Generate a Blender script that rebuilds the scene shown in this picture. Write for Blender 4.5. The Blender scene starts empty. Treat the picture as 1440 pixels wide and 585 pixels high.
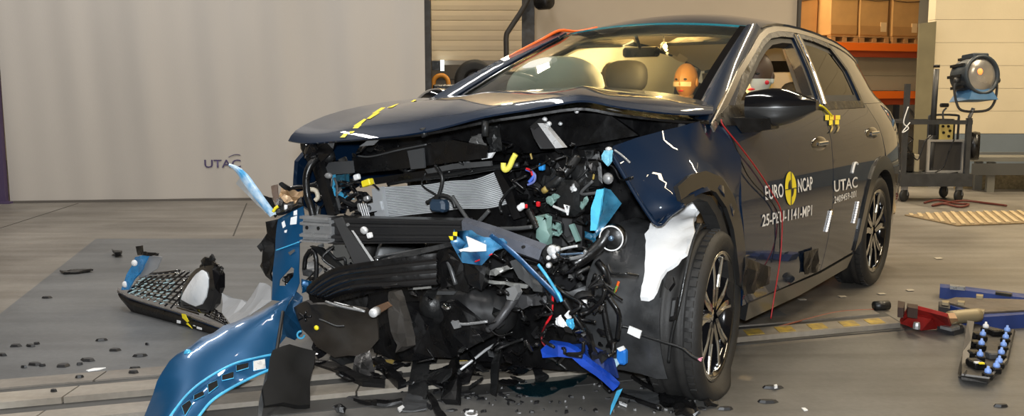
import bpy, bmesh, math, random
from mathutils import Vector, Matrix, noise
from mathutils.geometry import delaunay_2d_cdt

# ------------------------------------------------------------------ camera, world, lights, exposure
scene = bpy.context.scene
COL = scene.collection
FPX, PITCH, CAMH = 1300.0, 0.1254, 1.21          # focal length in pixels of the 1440x585 frame, tilt, height
cam_d = bpy.data.cameras.new('camera'); cam = bpy.data.objects.new('camera', cam_d); COL.objects.link(cam)
cam.location = (0, 0, CAMH); cam.rotation_euler = (math.pi/2 - PITCH, 0, 0)
cam_d.sensor_fit = 'HORIZONTAL'; cam_d.sensor_width = 36.0; cam_d.lens = 36.0*FPX/1440.0
cam_d.clip_start = 0.05; cam_d.clip_end = 200
scene.camera = cam
scene.view_settings.view_transform = 'Standard'
scene.view_settings.look = 'None'
scene.view_settings.gamma = 1.0
scene.view_settings.use_curve_mapping = False
scene.view_settings.exposure = 0.0
world = bpy.data.worlds.new('hall_ambient'); scene.world = world; world.use_nodes = True
world.node_tree.nodes['Background'].inputs['Color'].default_value = (0.9, 0.95, 1.0, 1)
world.node_tree.nodes['Background'].inputs['Strength'].default_value = 0.05

def area(name, loc, rot, sx, sy, power, color):
    d = bpy.data.lights.new(name, 'AREA'); d.shape = 'RECTANGLE'; d.size = sx; d.size_y = sy
    d.energy = power; d.color = color
    o = bpy.data.objects.new(name, d); COL.objects.link(o); o.location = loc; o.rotation_euler = rot
    return o
NEU, WARM = (1.0, 0.96, 0.91), (1.0, 0.82, 0.56)
# long ceiling luminaires (their housings are built with the room): x, y, z, length, power, colour, rotation
CEIL = [(-4.2, 2.0, 5.3, 3.6, 110, NEU, 0.0), (-4.2, 7.4, 5.3, 3.6, 185, NEU, 0.0),
        (-0.6, 2.0, 5.3, 3.6, 95, NEU, 0.0), (-0.6, 7.2, 5.3, 3.6, 125, NEU, 0.0),
        (3.4, 2.2, 5.3, 3.6, 118, WARM, 0.0), (3.4, 7.6, 5.3, 3.6, 220, WARM, 0.0),
        (7.4, 2.2, 5.3, 3.6, 150, WARM, 0.0), (7.4, 8.4, 5.3, 3.6, 320, WARM, 0.0),
        (3.6, 14.2, 5.3, 3.0, 520, WARM, 0.0), (-0.8, 12.2, 5.3, 2.0, 110, WARM, 0.0)]
for i, (x, y, z, ln, pw, c, rz) in enumerate(CEIL):
    area('ceiling_tube_light', (x, y, z), (0, 0, rz), 0.22, ln, pw, c)
# the photographer's on-camera flash
fd = bpy.data.lights.new('camera_flash', 'SPOT'); fd.energy = 640; fd.color = (0.93, 0.97, 1.0)
fd.spot_size = math.radians(110); fd.spot_blend = 0.3; fd.shadow_soft_size = 0.05
fo = bpy.data.objects.new('camera_flash', fd); COL.objects.link(fo)
fo.location = (0.0, -0.05, CAMH + 0.13); fo.rotation_euler = (math.pi/2 - 0.16, 0, 0)

# ------------------------------------------------------------------ helpers: measuring
YAW, CX, CY = 0.615, 0.07, 4.15                  # the wreck's heading and the point under its front axle
R = random.Random(7)
def ray(px, py):
    a = (px-720)/FPX; b = (292.5-py)/FPX; c, s = math.cos(PITCH), math.sin(PITCH)
    return Vector((a, c+b*s, -s+b*c))
def W(px, py, Y):                                # world point at distance Y
    d = ray(px, py); return Vector((0, 0, CAMH)) + d*(Y/d.y)
def G(px, py, z=0.0):                            # world point on the floor (or at height z)
    d = ray(px, py); return Vector((0, 0, CAMH)) + d*((z-CAMH)/d.z)
SY, CYW = math.sin(YAW), math.cos(YAW)
def toloc(P):
    dx, dy = P[0]-CX, P[1]-CY
    return Vector((-dx*SY-dy*CYW, dx*CYW-dy*SY, P[2]))
def tow(l):
    return Vector((CX-l[0]*SY+l[1]*CYW, CY-l[0]*CYW-l[1]*SY, l[2]))
L0 = toloc((0, 0, CAMH))
def L(px, py, x=None, y=None, z=None):           # point of the car's own frame on a plane x, y or z = const
    l1 = toloc(Vector((0, 0, CAMH)) + ray(px, py)) - L0
    for i, v in enumerate((x, y, z)):
        if v is not None: return L0 + l1*((v-L0[i])/l1[i])

# ------------------------------------------------------------------ helpers: materials
def lin(c):
    return tuple((v/12.92 if v <= 0.04045 else ((v+0.055)/1.055)**2.4) for v in [k/255.0 for k in c])
MATS = {}
def mat(name, rgb, rough=0.5, metal=0.0, coat=0.0, noise_amt=0.0, scale=8.0, bump=0.0, bscale=60.0, spec=0.5, rgb2=None,
        emit=None, estr=0.0, detail=4.0, coat_rough=0.03, stretch=None):
    if name in MATS: return MATS[name]
    m = bpy.data.materials.new(name); m.use_nodes = True; nt = m.node_tree
    b = nt.nodes['Principled BSDF']
    b.inputs['Base Color'].default_value = (*rgb, 1); b.inputs['Roughness'].default_value = rough
    b.inputs['Metallic'].default_value = metal; b.inputs['Coat Weight'].default_value = coat
    b.inputs['Coat Roughness'].default_value = coat_rough
    b.inputs['Specular IOR Level'].default_value = spec
    if emit: b.inputs['Emission Color'].default_value = (*emit, 1); b.inputs['Emission Strength'].default_value = estr
    tc = nt.nodes.new('ShaderNodeTexCoord'); src = tc.outputs['Object']
    if stretch:
        mp = nt.nodes.new('ShaderNodeMapping'); mp.inputs['Scale'].default_value = stretch
        nt.links.new(src, mp.inputs['Vector']); src = mp.outputs['Vector']
    if noise_amt > 0 or rgb2:
        n = nt.nodes.new('ShaderNodeTexNoise'); n.inputs['Scale'].default_value = scale; n.inputs['Detail'].default_value = detail
        nt.links.new(src, n.inputs['Vector'])
        r = nt.nodes.new('ShaderNodeValToRGB'); r.color_ramp.elements[0].position = 0.3; r.color_ramp.elements[1].position = 0.7
        c2 = rgb2 if rgb2 else tuple(min(1, v*(1+noise_amt)) for v in rgb)
        c1 = rgb if rgb2 else tuple(v*(1-noise_amt) for v in rgb)
        r.color_ramp.elements[0].color = (*c1, 1); r.color_ramp.elements[1].color = (*c2, 1)
        nt.links.new(n.outputs['Fac'], r.inputs['Fac']); nt.links.new(r.outputs['Color'], b.inputs['Base Color'])
        if rough < 0.6:                          # worn, uneven gloss
            n3 = nt.nodes.new('ShaderNodeTexNoise'); n3.inputs['Scale'].default_value = scale*2.3; n3.inputs['Detail'].default_value = 6
            nt.links.new(src, n3.inputs['Vector']); mr = nt.nodes.new('ShaderNodeMapRange'); mr.inputs[1].default_value = 0.3; mr.inputs[2].default_value = 0.7
            mr.inputs[3].default_value = max(0.05, rough-0.16); mr.inputs[4].default_value = rough+0.18
            nt.links.new(n3.outputs['Fac'], mr.inputs[0]); nt.links.new(mr.outputs[0], b.inputs['Roughness'])
    if bump > 0:
        n2 = nt.nodes.new('ShaderNodeTexNoise'); n2.inputs['Scale'].default_value = bscale; n2.inputs['Detail'].default_value = 3
        nt.links.new(src, n2.inputs['Vector'])
        bp = nt.nodes.new('ShaderNodeBump'); bp.inputs['Strength'].default_value = bump; bp.inputs['Distance'].default_value = 0.01
        nt.links.new(n2.outputs['Fac'], bp.inputs['Height']); nt.links.new(bp.outputs['Normal'], b.inputs['Normal'])
    MATS[name] = m; return m
def glass_mat(name, tint, refl=1.0, haze=0.0, hcol=(0.6, 0.6, 0.55)):
    m = bpy.data.materials.new(name); m.use_nodes = True; nt = m.node_tree
    nt.nodes.remove(nt.nodes['Principled BSDF']); out = nt.nodes['Material Output']
    t = nt.nodes.new('ShaderNodeBsdfTransparent'); t.inputs['Color'].default_value = (*tint, 1)
    g = nt.nodes.new('ShaderNodeBsdfGlossy'); g.inputs['Roughness'].default_value = 0.01
    f = nt.nodes.new('ShaderNodeFresnel'); f.inputs['IOR'].default_value = 1.45
    mx = nt.nodes.new('ShaderNodeMixShader'); last = t.outputs[0]
    if haze > 0:
        d = nt.nodes.new('ShaderNodeBsdfDiffuse'); d.inputs['Color'].default_value = (*hcol, 1)
        n = nt.nodes.new('ShaderNodeTexNoise'); n.inputs['Scale'].default_value = 2.5; n.inputs['Detail'].default_value = 5
        tc = nt.nodes.new('ShaderNodeTexCoord'); nt.links.new(tc.outputs['Object'], n.inputs['Vector'])
        mr = nt.nodes.new('ShaderNodeMapRange'); mr.inputs[1].default_value = 0.35; mr.inputs[2].default_value = 0.75
        mr.inputs[3].default_value = haze*0.2; mr.inputs[4].default_value = haze
        nt.links.new(n.outputs['Fac'], mr.inputs[0])
        m2 = nt.nodes.new('ShaderNodeMixShader'); nt.links.new(mr.outputs[0], m2.inputs[0])
        nt.links.new(t.outputs[0], m2.inputs[1]); nt.links.new(d.outputs[0], m2.inputs[2]); last = m2.outputs[0]
    nt.links.new(f.outputs[0], mx.inputs[0]); nt.links.new(last, mx.inputs[1]); nt.links.new(g.outputs[0], mx.inputs[2])
    nt.links.new(mx.outputs[0], out.inputs['Surface']); MATS[name] = m; return m
PAINT = mat('dark_blue_metallic_paint', (0.0020, 0.0110, 0.031), 0.50, 0.0, coat=1.0, coat_rough=0.012, spec=0.15)
PAINT_LIT = mat('flash_lit_blue_paint', (0.003, 0.068, 0.175), 0.34, 0.35, coat=1.0, coat_rough=0.03)  # car paint again, with its brightness under the flash put into the colour
CYANP = mat('bare_inner_light_blue_paint', lin((70, 170, 215)), 0.35, 0.1, coat=0.3, noise_amt=0.25, scale=14)
ARMB = mat('bright_blue_paint', lin((18, 66, 172)), 0.4, 0.0, coat=0.4, noise_amt=0.2, scale=12)
GLOSSB = mat('gloss_black', (0.006, 0.006, 0.007), 0.12, 0.0, coat=1.0)
PLAST = mat('black_plastic', (0.0045, 0.0045, 0.005), 0.34, bump=0.22, bscale=26, noise_amt=0.3)
PLAST2 = mat('dark_grey_plastic', (0.012, 0.0125, 0.013), 0.38, bump=0.2, bscale=60, noise_amt=0.25)
MIDG = mat('mid_grey_plastic', (0.058, 0.060, 0.062), 0.42, noise_amt=0.2)
RUBBER = mat('tyre_rubber', (0.016, 0.0155, 0.015), 0.62, bump=0.12, bscale=120, noise_amt=0.25, scale=20)
STEEL = mat('grey_steel', (0.30, 0.305, 0.31), 0.36, 0.45, noise_amt=0.2, scale=10)
ALU = mat('bright_aluminium', (0.66, 0.67, 0.68), 0.34, 0.35, noise_amt=0.12, scale=20)
CHROME = mat('chrome', (0.8, 0.8, 0.8), 0.08, 1.0)
CORE = mat('radiator_core_aluminium', (0.56, 0.58, 0.59), 0.45, 0.15, noise_amt=0.12, scale=12)
WHITE = mat('white_plastic', (0.78, 0.79, 0.80), 0.45, noise_amt=0.04)
FOAM = mat('white_foam', (0.86, 0.87, 0.88), 0.7, bump=0.2, bscale=30, noise_amt=0.04)
MATTEB = mat('matte_black_sheet', (0.006, 0.006, 0.006), 0.75, spec=0.25, bump=0.15, bscale=12)
YEL = mat('yellow_tape', lin((240, 220, 40)), 0.5)
YELD = mat('yellow_marking', lin((190, 160, 60)), 0.6, rgb2=lin((120, 108, 80)), scale=22, detail=6)
BLK = mat('black_marking', (0.012, 0.012, 0.012), 0.5)
RED = mat('red_insulation', lin((200, 25, 35)), 0.4)
REDP = mat('red_paint', lin((140, 28, 24)), 0.5, noise_amt=0.3, scale=12)
BLUW = mat('blue_insulation', lin((75, 110, 205)), 0.4)
ORANGE = mat('orange_paint', lin((235, 110, 25)), 0.45)
ORANGEC = mat('orange_tube', lin((240, 100, 25)), 0.4)
TAN = mat('crumpled_tan_foil', lin((165, 135, 100)), 0.45, 0.35, noise_amt=0.35, scale=22, bump=0.5, bscale=30)
PALEG = mat('pale_green_plastic', lin((112, 142, 136)), 0.45, noise_amt=0.15)
BLUEC = mat('blue_plastic', lin((35, 110, 195)), 0.4)
TRIM = mat('satin_window_trim', (0.30, 0.28, 0.25), 0.25, 0.9)
CLAD = mat('grey_black_cladding', (0.016, 0.016, 0.016), 0.28, coat=0.35)
SEAT = mat('dark_seat_fabric', (0.010, 0.0095, 0.009), 0.8, bump=0.2, bscale=150)
BEIGE = mat('headliner_beige', (0.45, 0.38, 0.27), 0.9)
BAG = mat('airbag_fabric', (0.62, 0.63, 0.58), 0.85, bump=0.35, bscale=14)
GLASS = glass_mat('windshield_glass', (0.86, 0.90, 0.86), haze=0.05, hcol=(0.55, 0.58, 0.53))
GTINT = glass_mat('tinted_glass', (0.16, 0.15, 0.14))
LENS = glass_mat('clear_lens', (0.95, 0.97, 1.0))

# ------------------------------------------------------------------ helpers: meshes and objects
def link(name, me, m=None, parent=None, smooth=False):
    o = bpy.data.objects.new(name, me); COL.objects.link(o)
    if m is not None:
        for k in (m if isinstance(m, (list, tuple)) else [m]): me.materials.append(k)
    if smooth:
        me.polygons.foreach_set('use_smooth', [True]*len(me.polygons))
        if smooth == 'auto': me.set_sharp_from_angle(angle=math.radians(35))
    if parent is not None: o.parent = parent
    return o
def tag(o, label, cat, group=None):
    o['label'] = label; o['category'] = cat
    if group: o['group'] = group
    return o
def struct(o): o['kind'] = 'structure'; return o
def empty(name, loc=(0, 0, 0), rz=0.0):
    o = bpy.data.objects.new(name, None); COL.objects.link(o); o.location = loc; o.rotation_euler = (0, 0, rz)
    o.empty_display_size = 0.1; return o
def rebase(o):                                   # move a top-level mesh's origin to its own base
    me = o.data; n = len(me.vertices)
    if not n: return o
    xs = [v.co for v in me.vertices]
    c = Vector((sum(p.x for p in xs)/n, sum(p.y for p in xs)/n, min(p.z for p in xs)))
    me.transform(Matrix.Translation(-c)); o.location = o.location + c; return o
class MB:
    def __init__(s): s.v = []; s.f = []; s.mi = []; s.cur = 0
    def add(s, vs, fs):
        k = len(s.v); s.v += [tuple(p) for p in vs]; s.f += [tuple(i+k for i in f) for f in fs]; s.mi += [s.cur]*len(fs); return s
    def box(s, c, size, M=None):
        hx, hy, hz = [q/2 for q in size]; c = Vector(c)
        vs = [Vector((x, y, z)) for x in (-hx, hx) for y in (-hy, hy) for z in (-hz, hz)]
        vs = [c + (M @ p if M else p) for p in vs]
        return s.add(vs, [(0, 1, 3, 2), (4, 6, 7, 5), (0, 4, 5, 1), (2, 3, 7, 6), (0, 2, 6, 4), (1, 5, 7, 3)])
    def cbox(s, c, size, ch, M=None):            # box with chamfered vertical-section edges
        hx, hy, hz = [q/2 for q in size]; c = Vector(c)
        prof = [(-hy+ch, -hz), (hy-ch, -hz), (hy, -hz+ch), (hy, hz-ch), (hy-ch, hz), (-hy+ch, hz), (-hy, hz-ch), (-hy, -hz+ch)]
        vs = []
        for x, k in ((-hx, 1-ch/max(hy, hz)), (-hx+ch, 1), (hx-ch, 1), (hx, 1-ch/max(hy, hz))):
            vs += [Vector((x, a*k, b*k)) for a, b in prof]
        fs = [tuple(range(7, -1, -1)), tuple(range(24, 32))]
        for i in range(3):
            for j in range(8):
                fs.append((i*8+j, i*8+(j+1) % 8, (i+1)*8+(j+1) % 8, (i+1)*8+j))
        return s.add([c + (M @ p if M else p) for p in vs], fs)
    def beam(s, p0, p1, w, h, up=(0, 0, 1)):
        p0, p1 = Vector(p0), Vector(p1); d = (p1-p0); ln = d.length; d.normalize()
        u = Vector(up); sd = d.cross(u)
        if sd.length < 1e-4: sd = d.cross(Vector((1, 0, 0)))
        sd.normalize(); u = sd.cross(d)
        M = Matrix((d, sd, u)).transposed()
        return s.box((p0+p1)/2, (ln, w, h), M)
    def tube(s, pts, r, seg=8, cap=True, smoothpath=0):
        pts = [Vector(p) for p in pts]
        if smoothpath: pts = catmull(pts, smoothpath)
        n = len(pts); rs = r if isinstance(r, (list, tuple)) else [r]*n
        if len(rs) != n: rs = [rs[min(len(rs)-1, int(i*len(rs)/n))] for i in range(n)]
        t0 = (pts[1]-pts[0]).normalized(); a = t0.orthogonal().normalized(); vs = []
        for i in range(n):
            t = (pts[min(i+1, n-1)]-pts[max(i-1, 0)]).normalized()
            a = a - t*a.dot(t)
            if a.length < 1e-5: a = t.orthogonal()
            a.normalize(); b = t.cross(a)
            for j in range(seg):
                q = 2*math.pi*j/seg; vs.append(pts[i] + (a*math.cos(q)+b*math.sin(q))*rs[i])
        fs = [(i*seg+j, i*seg+(j+1) % seg, (i+1)*seg+(j+1) % seg, (i+1)*seg+j) for i in range(n-1) for j in range(seg)]
        if cap: fs += [tuple(range(seg-1, -1, -1)), tuple(range((n-1)*seg, n*seg))]
        return s.add(vs, fs)
    def lathe(s, prof, o=(0, 0, 0), axis='y', seg=48, M=None):
        vs = []; n = len(prof)
        for j in range(seg):
            q = 2*math.pi*j/seg
            for (r, h) in prof:
                p = Vector((r*math.cos(q), h, r*math.sin(q))) if axis == 'y' else Vector((r*math.cos(q), r*math.sin(q), h))
                vs.append(Vector(o) + (M @ p if M else p))
        fs = [(j*n+i, ((j+1) % seg)*n+i, ((j+1) % seg)*n+i+1, j*n+i+1) for j in range(seg) for i in range(n-1)]
        return s.add(vs, fs)
    def grid(s, P, closed=False):                # P: rows of points
        nr, nc = len(P), len(P[0]); vs = [p for row in P for p in row]
        fs = [(i*nc+j, i*nc+j+1, (i+1)*nc+j+1, (i+1)*nc+j) for i in range(nr-1) for j in range(nc-1)]
        return s.add(vs, fs)
    def sheet(s, P, th):                         # grid with thickness th along -normal, closed rim
        nr, nc = len(P), len(P[0]); P = [[Vector(p) for p in r] for r in P]
        N = [[None]*nc for _ in range(nr)]
        for i in range(nr):
            for j in range(nc):
                du = P[min(i+1, nr-1)][j]-P[max(i-1, 0)][j]; dv = P[i][min(j+1, nc-1)]-P[i][max(j-1, 0)]
                n = du.cross(dv); N[i][j] = n.normalized() if n.length > 1e-9 else Vector((0, 0, 1))
        s.grid(P); Q = [[P[i][j]-N[i][j]*th for j in range(nc)] for i in range(nr)]
        s.grid([list(reversed(r)) for r in Q])
        ring = [(0, j) for j in range(nc)]+[(i, nc-1) for i in range(1, nr)]+[(nr-1, j) for j in range(nc-2, -1, -1)]+[(i, 0) for i in range(nr-2, 0, -1)]
        a = [P[i][j] for i, j in ring]; b = [Q[i][j] for i, j in ring]; m = len(ring)
        s.add(a+b, [(k, m+k, m+(k+1) % m, (k+1) % m) for k in range(m)])
        return s
    def blob(s, c, r, nu=16, nv=10, M=None, pw=1.0):
        vs = []
        for i in range(nv+1):
            th = math.pi*i/nv
            for j in range(nu):
                ph = 2*math.pi*j/nu
                f = lambda t: math.copysign(abs(t)**pw, t)
                p = Vector((r[0]*f(math.sin(th))*f(math.cos(ph)), r[1]*f(math.sin(th))*f(math.sin(ph)), r[2]*f(math.cos(th))))
                vs.append(Vector(c) + (M @ p if M else p))
        fs = [(i*nu+j, (i+1)*nu+j, (i+1)*nu+(j+1) % nu, i*nu+(j+1) % nu) for i in range(nv) for j in range(nu)]
        return s.add(vs, fs)
    def build(s, name, m, parent=None, smooth=False):
        me = bpy.data.meshes.new(name); me.from_pydata(s.v, [], s.f)
        bm = bmesh.new(); bm.from_mesh(me)
        bmesh.ops.recalc_face_normals(bm, faces=bm.faces[:]) if not getattr(s, 'keep', False) else None
        bm.to_mesh(me); bm.free()
        if isinstance(m, (list, tuple)) and len(m) > 1: me.polygons.foreach_set('material_index', s.mi)
        me.update()
        return link(name, me, m, parent, smooth)
def catmull(p, k):
    out = []; n = len(p)
    for i in range(n-1):
        a, b, c, d = p[max(i-1, 0)], p[i], p[i+1], p[min(i+2, n-1)]
        for j in range(k):
            t = j/k
            out.append(0.5*((2*b)+(c-a)*t+(2*a-5*b+4*c-d)*t*t+(3*b-a-3*c+d)*t*t*t))
    out.append(p[-1]); return out
def tube(name, pts, r, m, parent=None, seg=7, sm=5):
    b = MB(); b.tube(pts, r, seg, True, sm); return b.build(name, m, parent, True)
def inpoly(x, y, poly):
    c = False; n = len(poly)
    for i in range(n):
        x1, y1 = poly[i]; x2, y2 = poly[i-1]
        if (y1 > y) != (y2 > y) and x < (x2-x1)*(y-y1)/(y2-y1)+x1: c = not c
    return c
def densify(poly, d):
    out = []
    for i in range(len(poly)):
        a, b = Vector(poly[i]), Vector(poly[(i+1) % len(poly)]); k = max(1, int((b-a).length/d))
        out += [tuple(a+(b-a)*(j/k)) for j in range(k)]
    return out
def tri2d(outer, holes=(), sp=0.05):
    outer = densify(outer, sp); holes = [densify(h, sp) for h in holes]
    pts = [Vector(p) for p in outer]; edges = [(i, (i+1) % len(outer)) for i in range(len(outer))]
    for h in holes:
        k = len(pts); pts += [Vector(p) for p in h]; edges += [(k+i, k+(i+1) % len(h)) for i in range(len(h))]
    x0, x1 = min(p[0] for p in outer), max(p[0] for p in outer); y0, y1 = min(p[1] for p in outer), max(p[1] for p in outer)
    nx, ny = int((x1-x0)/sp), int((y1-y0)/sp); bd = list(pts)
    for i in range(1, nx+1):
        for j in range(1, ny+1):
            x = x0+(x1-x0)*i/(nx+1); y = y0+(y1-y0)*j/(ny+1)
            if inpoly(x, y, outer) and not any(inpoly(x, y, h) for h in holes):
                if min((p.x-x)**2+(p.y-y)**2 for p in bd) > (sp*0.45)**2: pts.append(Vector((x, y)))
    V, E, F, _, _, _ = delaunay_2d_cdt(pts, edges, [], 0, 1e-6)
    fs = []
    for f in F:
        cx = sum(V[i][0] for i in f)/3; cy = sum(V[i][1] for i in f)/3
        if inpoly(cx, cy, outer) and not any(inpoly(cx, cy, h) for h in holes): fs.append(tuple(f))
    return V, fs
def skin2(name, outer, fn, th, m, parent=None, holes=(), sp=0.05, smooth=True, inward=None):
    """fill a flat outline with a mesh, bend it with fn(u, v) -> point, give it thickness along -normal (or the vector inward)"""
    V, fs = tri2d(outer, holes, sp)
    P = [Vector(fn(p[0], p[1])) for p in V]
    e = 1e-3; N = []
    for p in V:
        if inward is not None: N.append(-Vector(inward).normalized()); continue
        a = Vector(fn(p[0]+e, p[1]))-Vector(fn(p[0]-e, p[1])); b = Vector(fn(p[0], p[1]+e))-Vector(fn(p[0], p[1]-e))
        n = a.cross(b); N.append(n.normalized() if n.length > 1e-12 else Vector((0, 0, 1)))
    b = MB(); b.keep = True
    def ccw(f):
        a, q, c = [V[i] for i in f]; return (q[0]-a[0])*(c[1]-a[1])-(q[1]-a[1])*(c[0]-a[0]) > 0
    fs = [f if ccw(f) else tuple(reversed(f)) for f in fs]
    b.add(P, fs); Q = [P[i]-N[i]*th for i in range(len(P))]
    b.add(Q, [tuple(reversed(f)) for f in fs])
    cnt = {}
    for f in fs:
        for i in range(3):
            k = (f[i], f[(i+1) % 3]); cnt[k] = cnt.get(k, 0)+1
    for (i, j) in list(cnt):
        if (j, i) not in cnt: b.add([P[i], P[j], Q[j], Q[i]], [(1, 0, 3, 2)])
    if inward is not None: b.keep = False
    return b.build(name, m, parent, smooth)
def plate(name, pts, th, m, parent=None, crumple=0.0, sp=None, holes3=(), smooth=False, seed=0):
    """a sheet of thickness th through (roughly flat) corner points, optionally crumpled"""
    pts = [Vector(p) for p in pts]; c = sum(pts, Vector())/len(pts)
    n = Vector()
    for i in range(len(pts)): n += (pts[i]-c).cross(pts[(i+1) % len(pts)]-c)
    n.normalize(); a = (pts[1]-pts[0]); a = (a-n*a.dot(n)).normalized(); b = n.cross(a)
    uv = [((p-c).dot(a), (p-c).dot(b)) for p in pts]; hs = [[((Vector(q)-c).dot(a), (Vector(q)-c).dot(b)) for q in h] for h in holes3]
    size = max((p-c).length for p in pts)
    hgt = [(p-c).dot(n) for p in pts]
    def fn(u, v):
        w = 0; ws = 0
        for (x, y), h in zip(uv, hgt):
            k = 1/((x-u)**2+(y-v)**2+1e-5)**1.5; w += k*h; ws += k
        z = w/ws
        if crumple: z += crumple*noise.noise(Vector((u/size*2.2+seed*3.1, v/size*2.2+seed, seed*1.7)))
        return c + a*u + b*v + n*z
    return skin2(name, uv, fn, th, m, parent, hs, sp or size*(0.22 if crumple else 0.6), smooth)
from mathutils.bvhtree import BVHTree
def surf(o):                                     # a surface finder: pixel -> point on the object o (in o's own frame), pushed out by off
    me = o.data; bpy.context.view_layer.update(); mw = o.matrix_world.copy(); mi = mw.inverted()
    t = BVHTree.FromPolygons([v.co.copy() for v in me.vertices], [tuple(p.vertices) for p in me.polygons])
    co = mi @ Vector((0, 0, CAMH))
    def f(px, py, off=.003):
        d = ((mi @ (Vector((0, 0, CAMH))+ray(px, py)))-co).normalized(); h = t.ray_cast(co, d)
        if h[0] is None: h = t.find_nearest(co+d*4.0)
        n = h[1] if h[1].dot(d) < 0 else -h[1]
        return h[0]+n*off
    return f
def text(name, s, size, fn, m, parent=None, width=None, shear=0.0, depth=0.0):
    """flat lettering: glyph outlines mapped by fn(u, v) -> point, u running from 0 to width"""
    cu = bpy.data.curves.new(name, 'FONT'); cu.body = s; cu.size = size; cu.shear = shear; cu.resolution_u = 3; cu.offset = size*0.012
    to = bpy.data.objects.new(name, cu); COL.objects.link(to); bpy.context.view_layer.update()
    me = bpy.data.meshes.new_from_object(to.evaluated_get(bpy.context.evaluated_depsgraph_get()))
    bpy.data.objects.remove(to)
    xs = [v.co.x for v in me.vertices]; x0, x1 = min(xs), max(xs); k = (width/(x1-x0)) if width else 1.0
    for v in me.vertices: v.co = fn((v.co.x-x0)*k, v.co.y)
    return link(name, me, m, parent)
# ------------------------------------------------------------------ the hall
def concrete(name, c1, c2, stain, rough=0.42, streak=(0.25, 3.0, 1)):
    m = bpy.data.materials.new(name); m.use_nodes = True; nt = m.node_tree; b = nt.nodes['Principled BSDF']
    tc = nt.nodes.new('ShaderNodeTexCoord')
    def nz(scale, det, st=None, dist=0.0):
        n = nt.nodes.new('ShaderNodeTexNoise'); n.inputs['Scale'].default_value = scale; n.inputs['Detail'].default_value = det
        n.inputs['Distortion'].default_value = dist
        if st:
            mp = nt.nodes.new('ShaderNodeMapping'); mp.inputs['Scale'].default_value = st; mp.inputs['Rotation'].default_value = (0, 0, -0.3)
            nt.links.new(tc.outputs['Object'], mp.inputs['Vector']); nt.links.new(mp.outputs[0], n.inputs['Vector'])
        else: nt.links.new(tc.outputs['Object'], n.inputs['Vector'])
        return n
    def ramp(src, a, bb, ca, cb):
        r = nt.nodes.new('ShaderNodeValToRGB'); r.color_ramp.elements[0].position = a; r.color_ramp.elements[1].position = bb
        r.color_ramp.elements[0].color = (*ca, 1); r.color_ramp.elements[1].color = (*cb, 1)
        nt.links.new(src.outputs['Fac'], r.inputs['Fac']); return r
    def mul(a, bb, f):
        x = nt.nodes.new('ShaderNodeMix'); x.data_type = 'RGBA'; x.blend_type = 'MULTIPLY'; x.inputs['Factor'].default_value = f
        nt.links.new(a, x.inputs['A']); nt.links.new(bb, x.inputs['B']); return x.outputs['Result']
    base = ramp(nz(1.1, 8, None, 0.6), 0.32, 0.68, c1, c2)
    fine = ramp(nz(38, 4), 0.35, 0.7, (0.72, 0.72, 0.72), (1, 1, 1))
    strk = ramp(nz(2.2, 6, streak, 0.3), 0.38, 0.62, stain, (1, 1, 1))
    col = mul(mul(base.outputs['Color'], fine.outputs['Color'], 0.5), strk.outputs['Color'], 0.55)
    nt.links.new(col, b.inputs['Base Color'])
    rr = nt.nodes.new('ShaderNodeMapRange'); rr.inputs[3].default_value = rough-0.1; rr.inputs[4].default_value = rough+0.16
    nt.links.new(nz(3, 5).outputs['Fac'], rr.inputs[0]); nt.links.new(rr.outputs[0], b.inputs['Roughness'])
    bp = nt.nodes.new('ShaderNodeBump'); bp.inputs['Strength'].default_value = 0.15; bp.inputs['Distance'].default_value = 0.004
    nt.links.new(nz(55, 4).outputs['Fac'], bp.inputs['Height']); nt.links.new(bp.outputs['Normal'], b.inputs['Normal'])
    MATS[name] = m; return m
FLOOR = concrete('worn_concrete', (0.150, 0.138, 0.122), (0.235, 0.218, 0.194), (0.58, 0.55, 0.50))
PATCH = concrete('dark_grey_floor_coating', (0.088, 0.093, 0.098), (0.140, 0.146, 0.152), (0.6, 0.6, 0.6), 0.40)
b = MB(); b.box((2, 6, -0.1), (22, 26, 0.2)); struct(b.build('floor', FLOOR))
pp = [G(135, 336), G(0, 442), (-2.42, 3.66, 0), (1.5, 4.9, 0), (1.2, 7.55, 0)]
struct(skin2('floor_coating', [(p[0], p[1]) for p in pp], lambda u, v: (u, v, 0.003), 0.002, PATCH, sp=3, smooth=False))
PATCH2 = concrete('worn_grey_floor_coating', (0.108, 0.105, 0.099), (0.165, 0.160, 0.151), (0.55, 0.54, 0.52), 0.40)
pp = [(-2.2, 2.92, 0), (-2.2, 0.4, 0), (4.2, 0.4, 0), (4.2, 5.24, 0), (0.64, 4.13, 0), (0.64, 3.81, 0)]
struct(skin2('floor_coating', [(p[0], p[1]) for p in pp], lambda u, v: (u, v, 0.003), 0.002, PATCH2, sp=3, smooth=False))
JOINT = mat('floor_joint', (0.05, 0.045, 0.04), 0.8)
for a, c in [((0, 321), (110, 286)), ((328, 332), (347, 286))]:
    b = MB(); b.beam(G(*a)+Vector((0, 0, 0.001)), G(*c)+Vector((0, 0, 0.001)), 0.012, 0.002); struct(b.build('floor_joint', JOINT))
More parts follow.
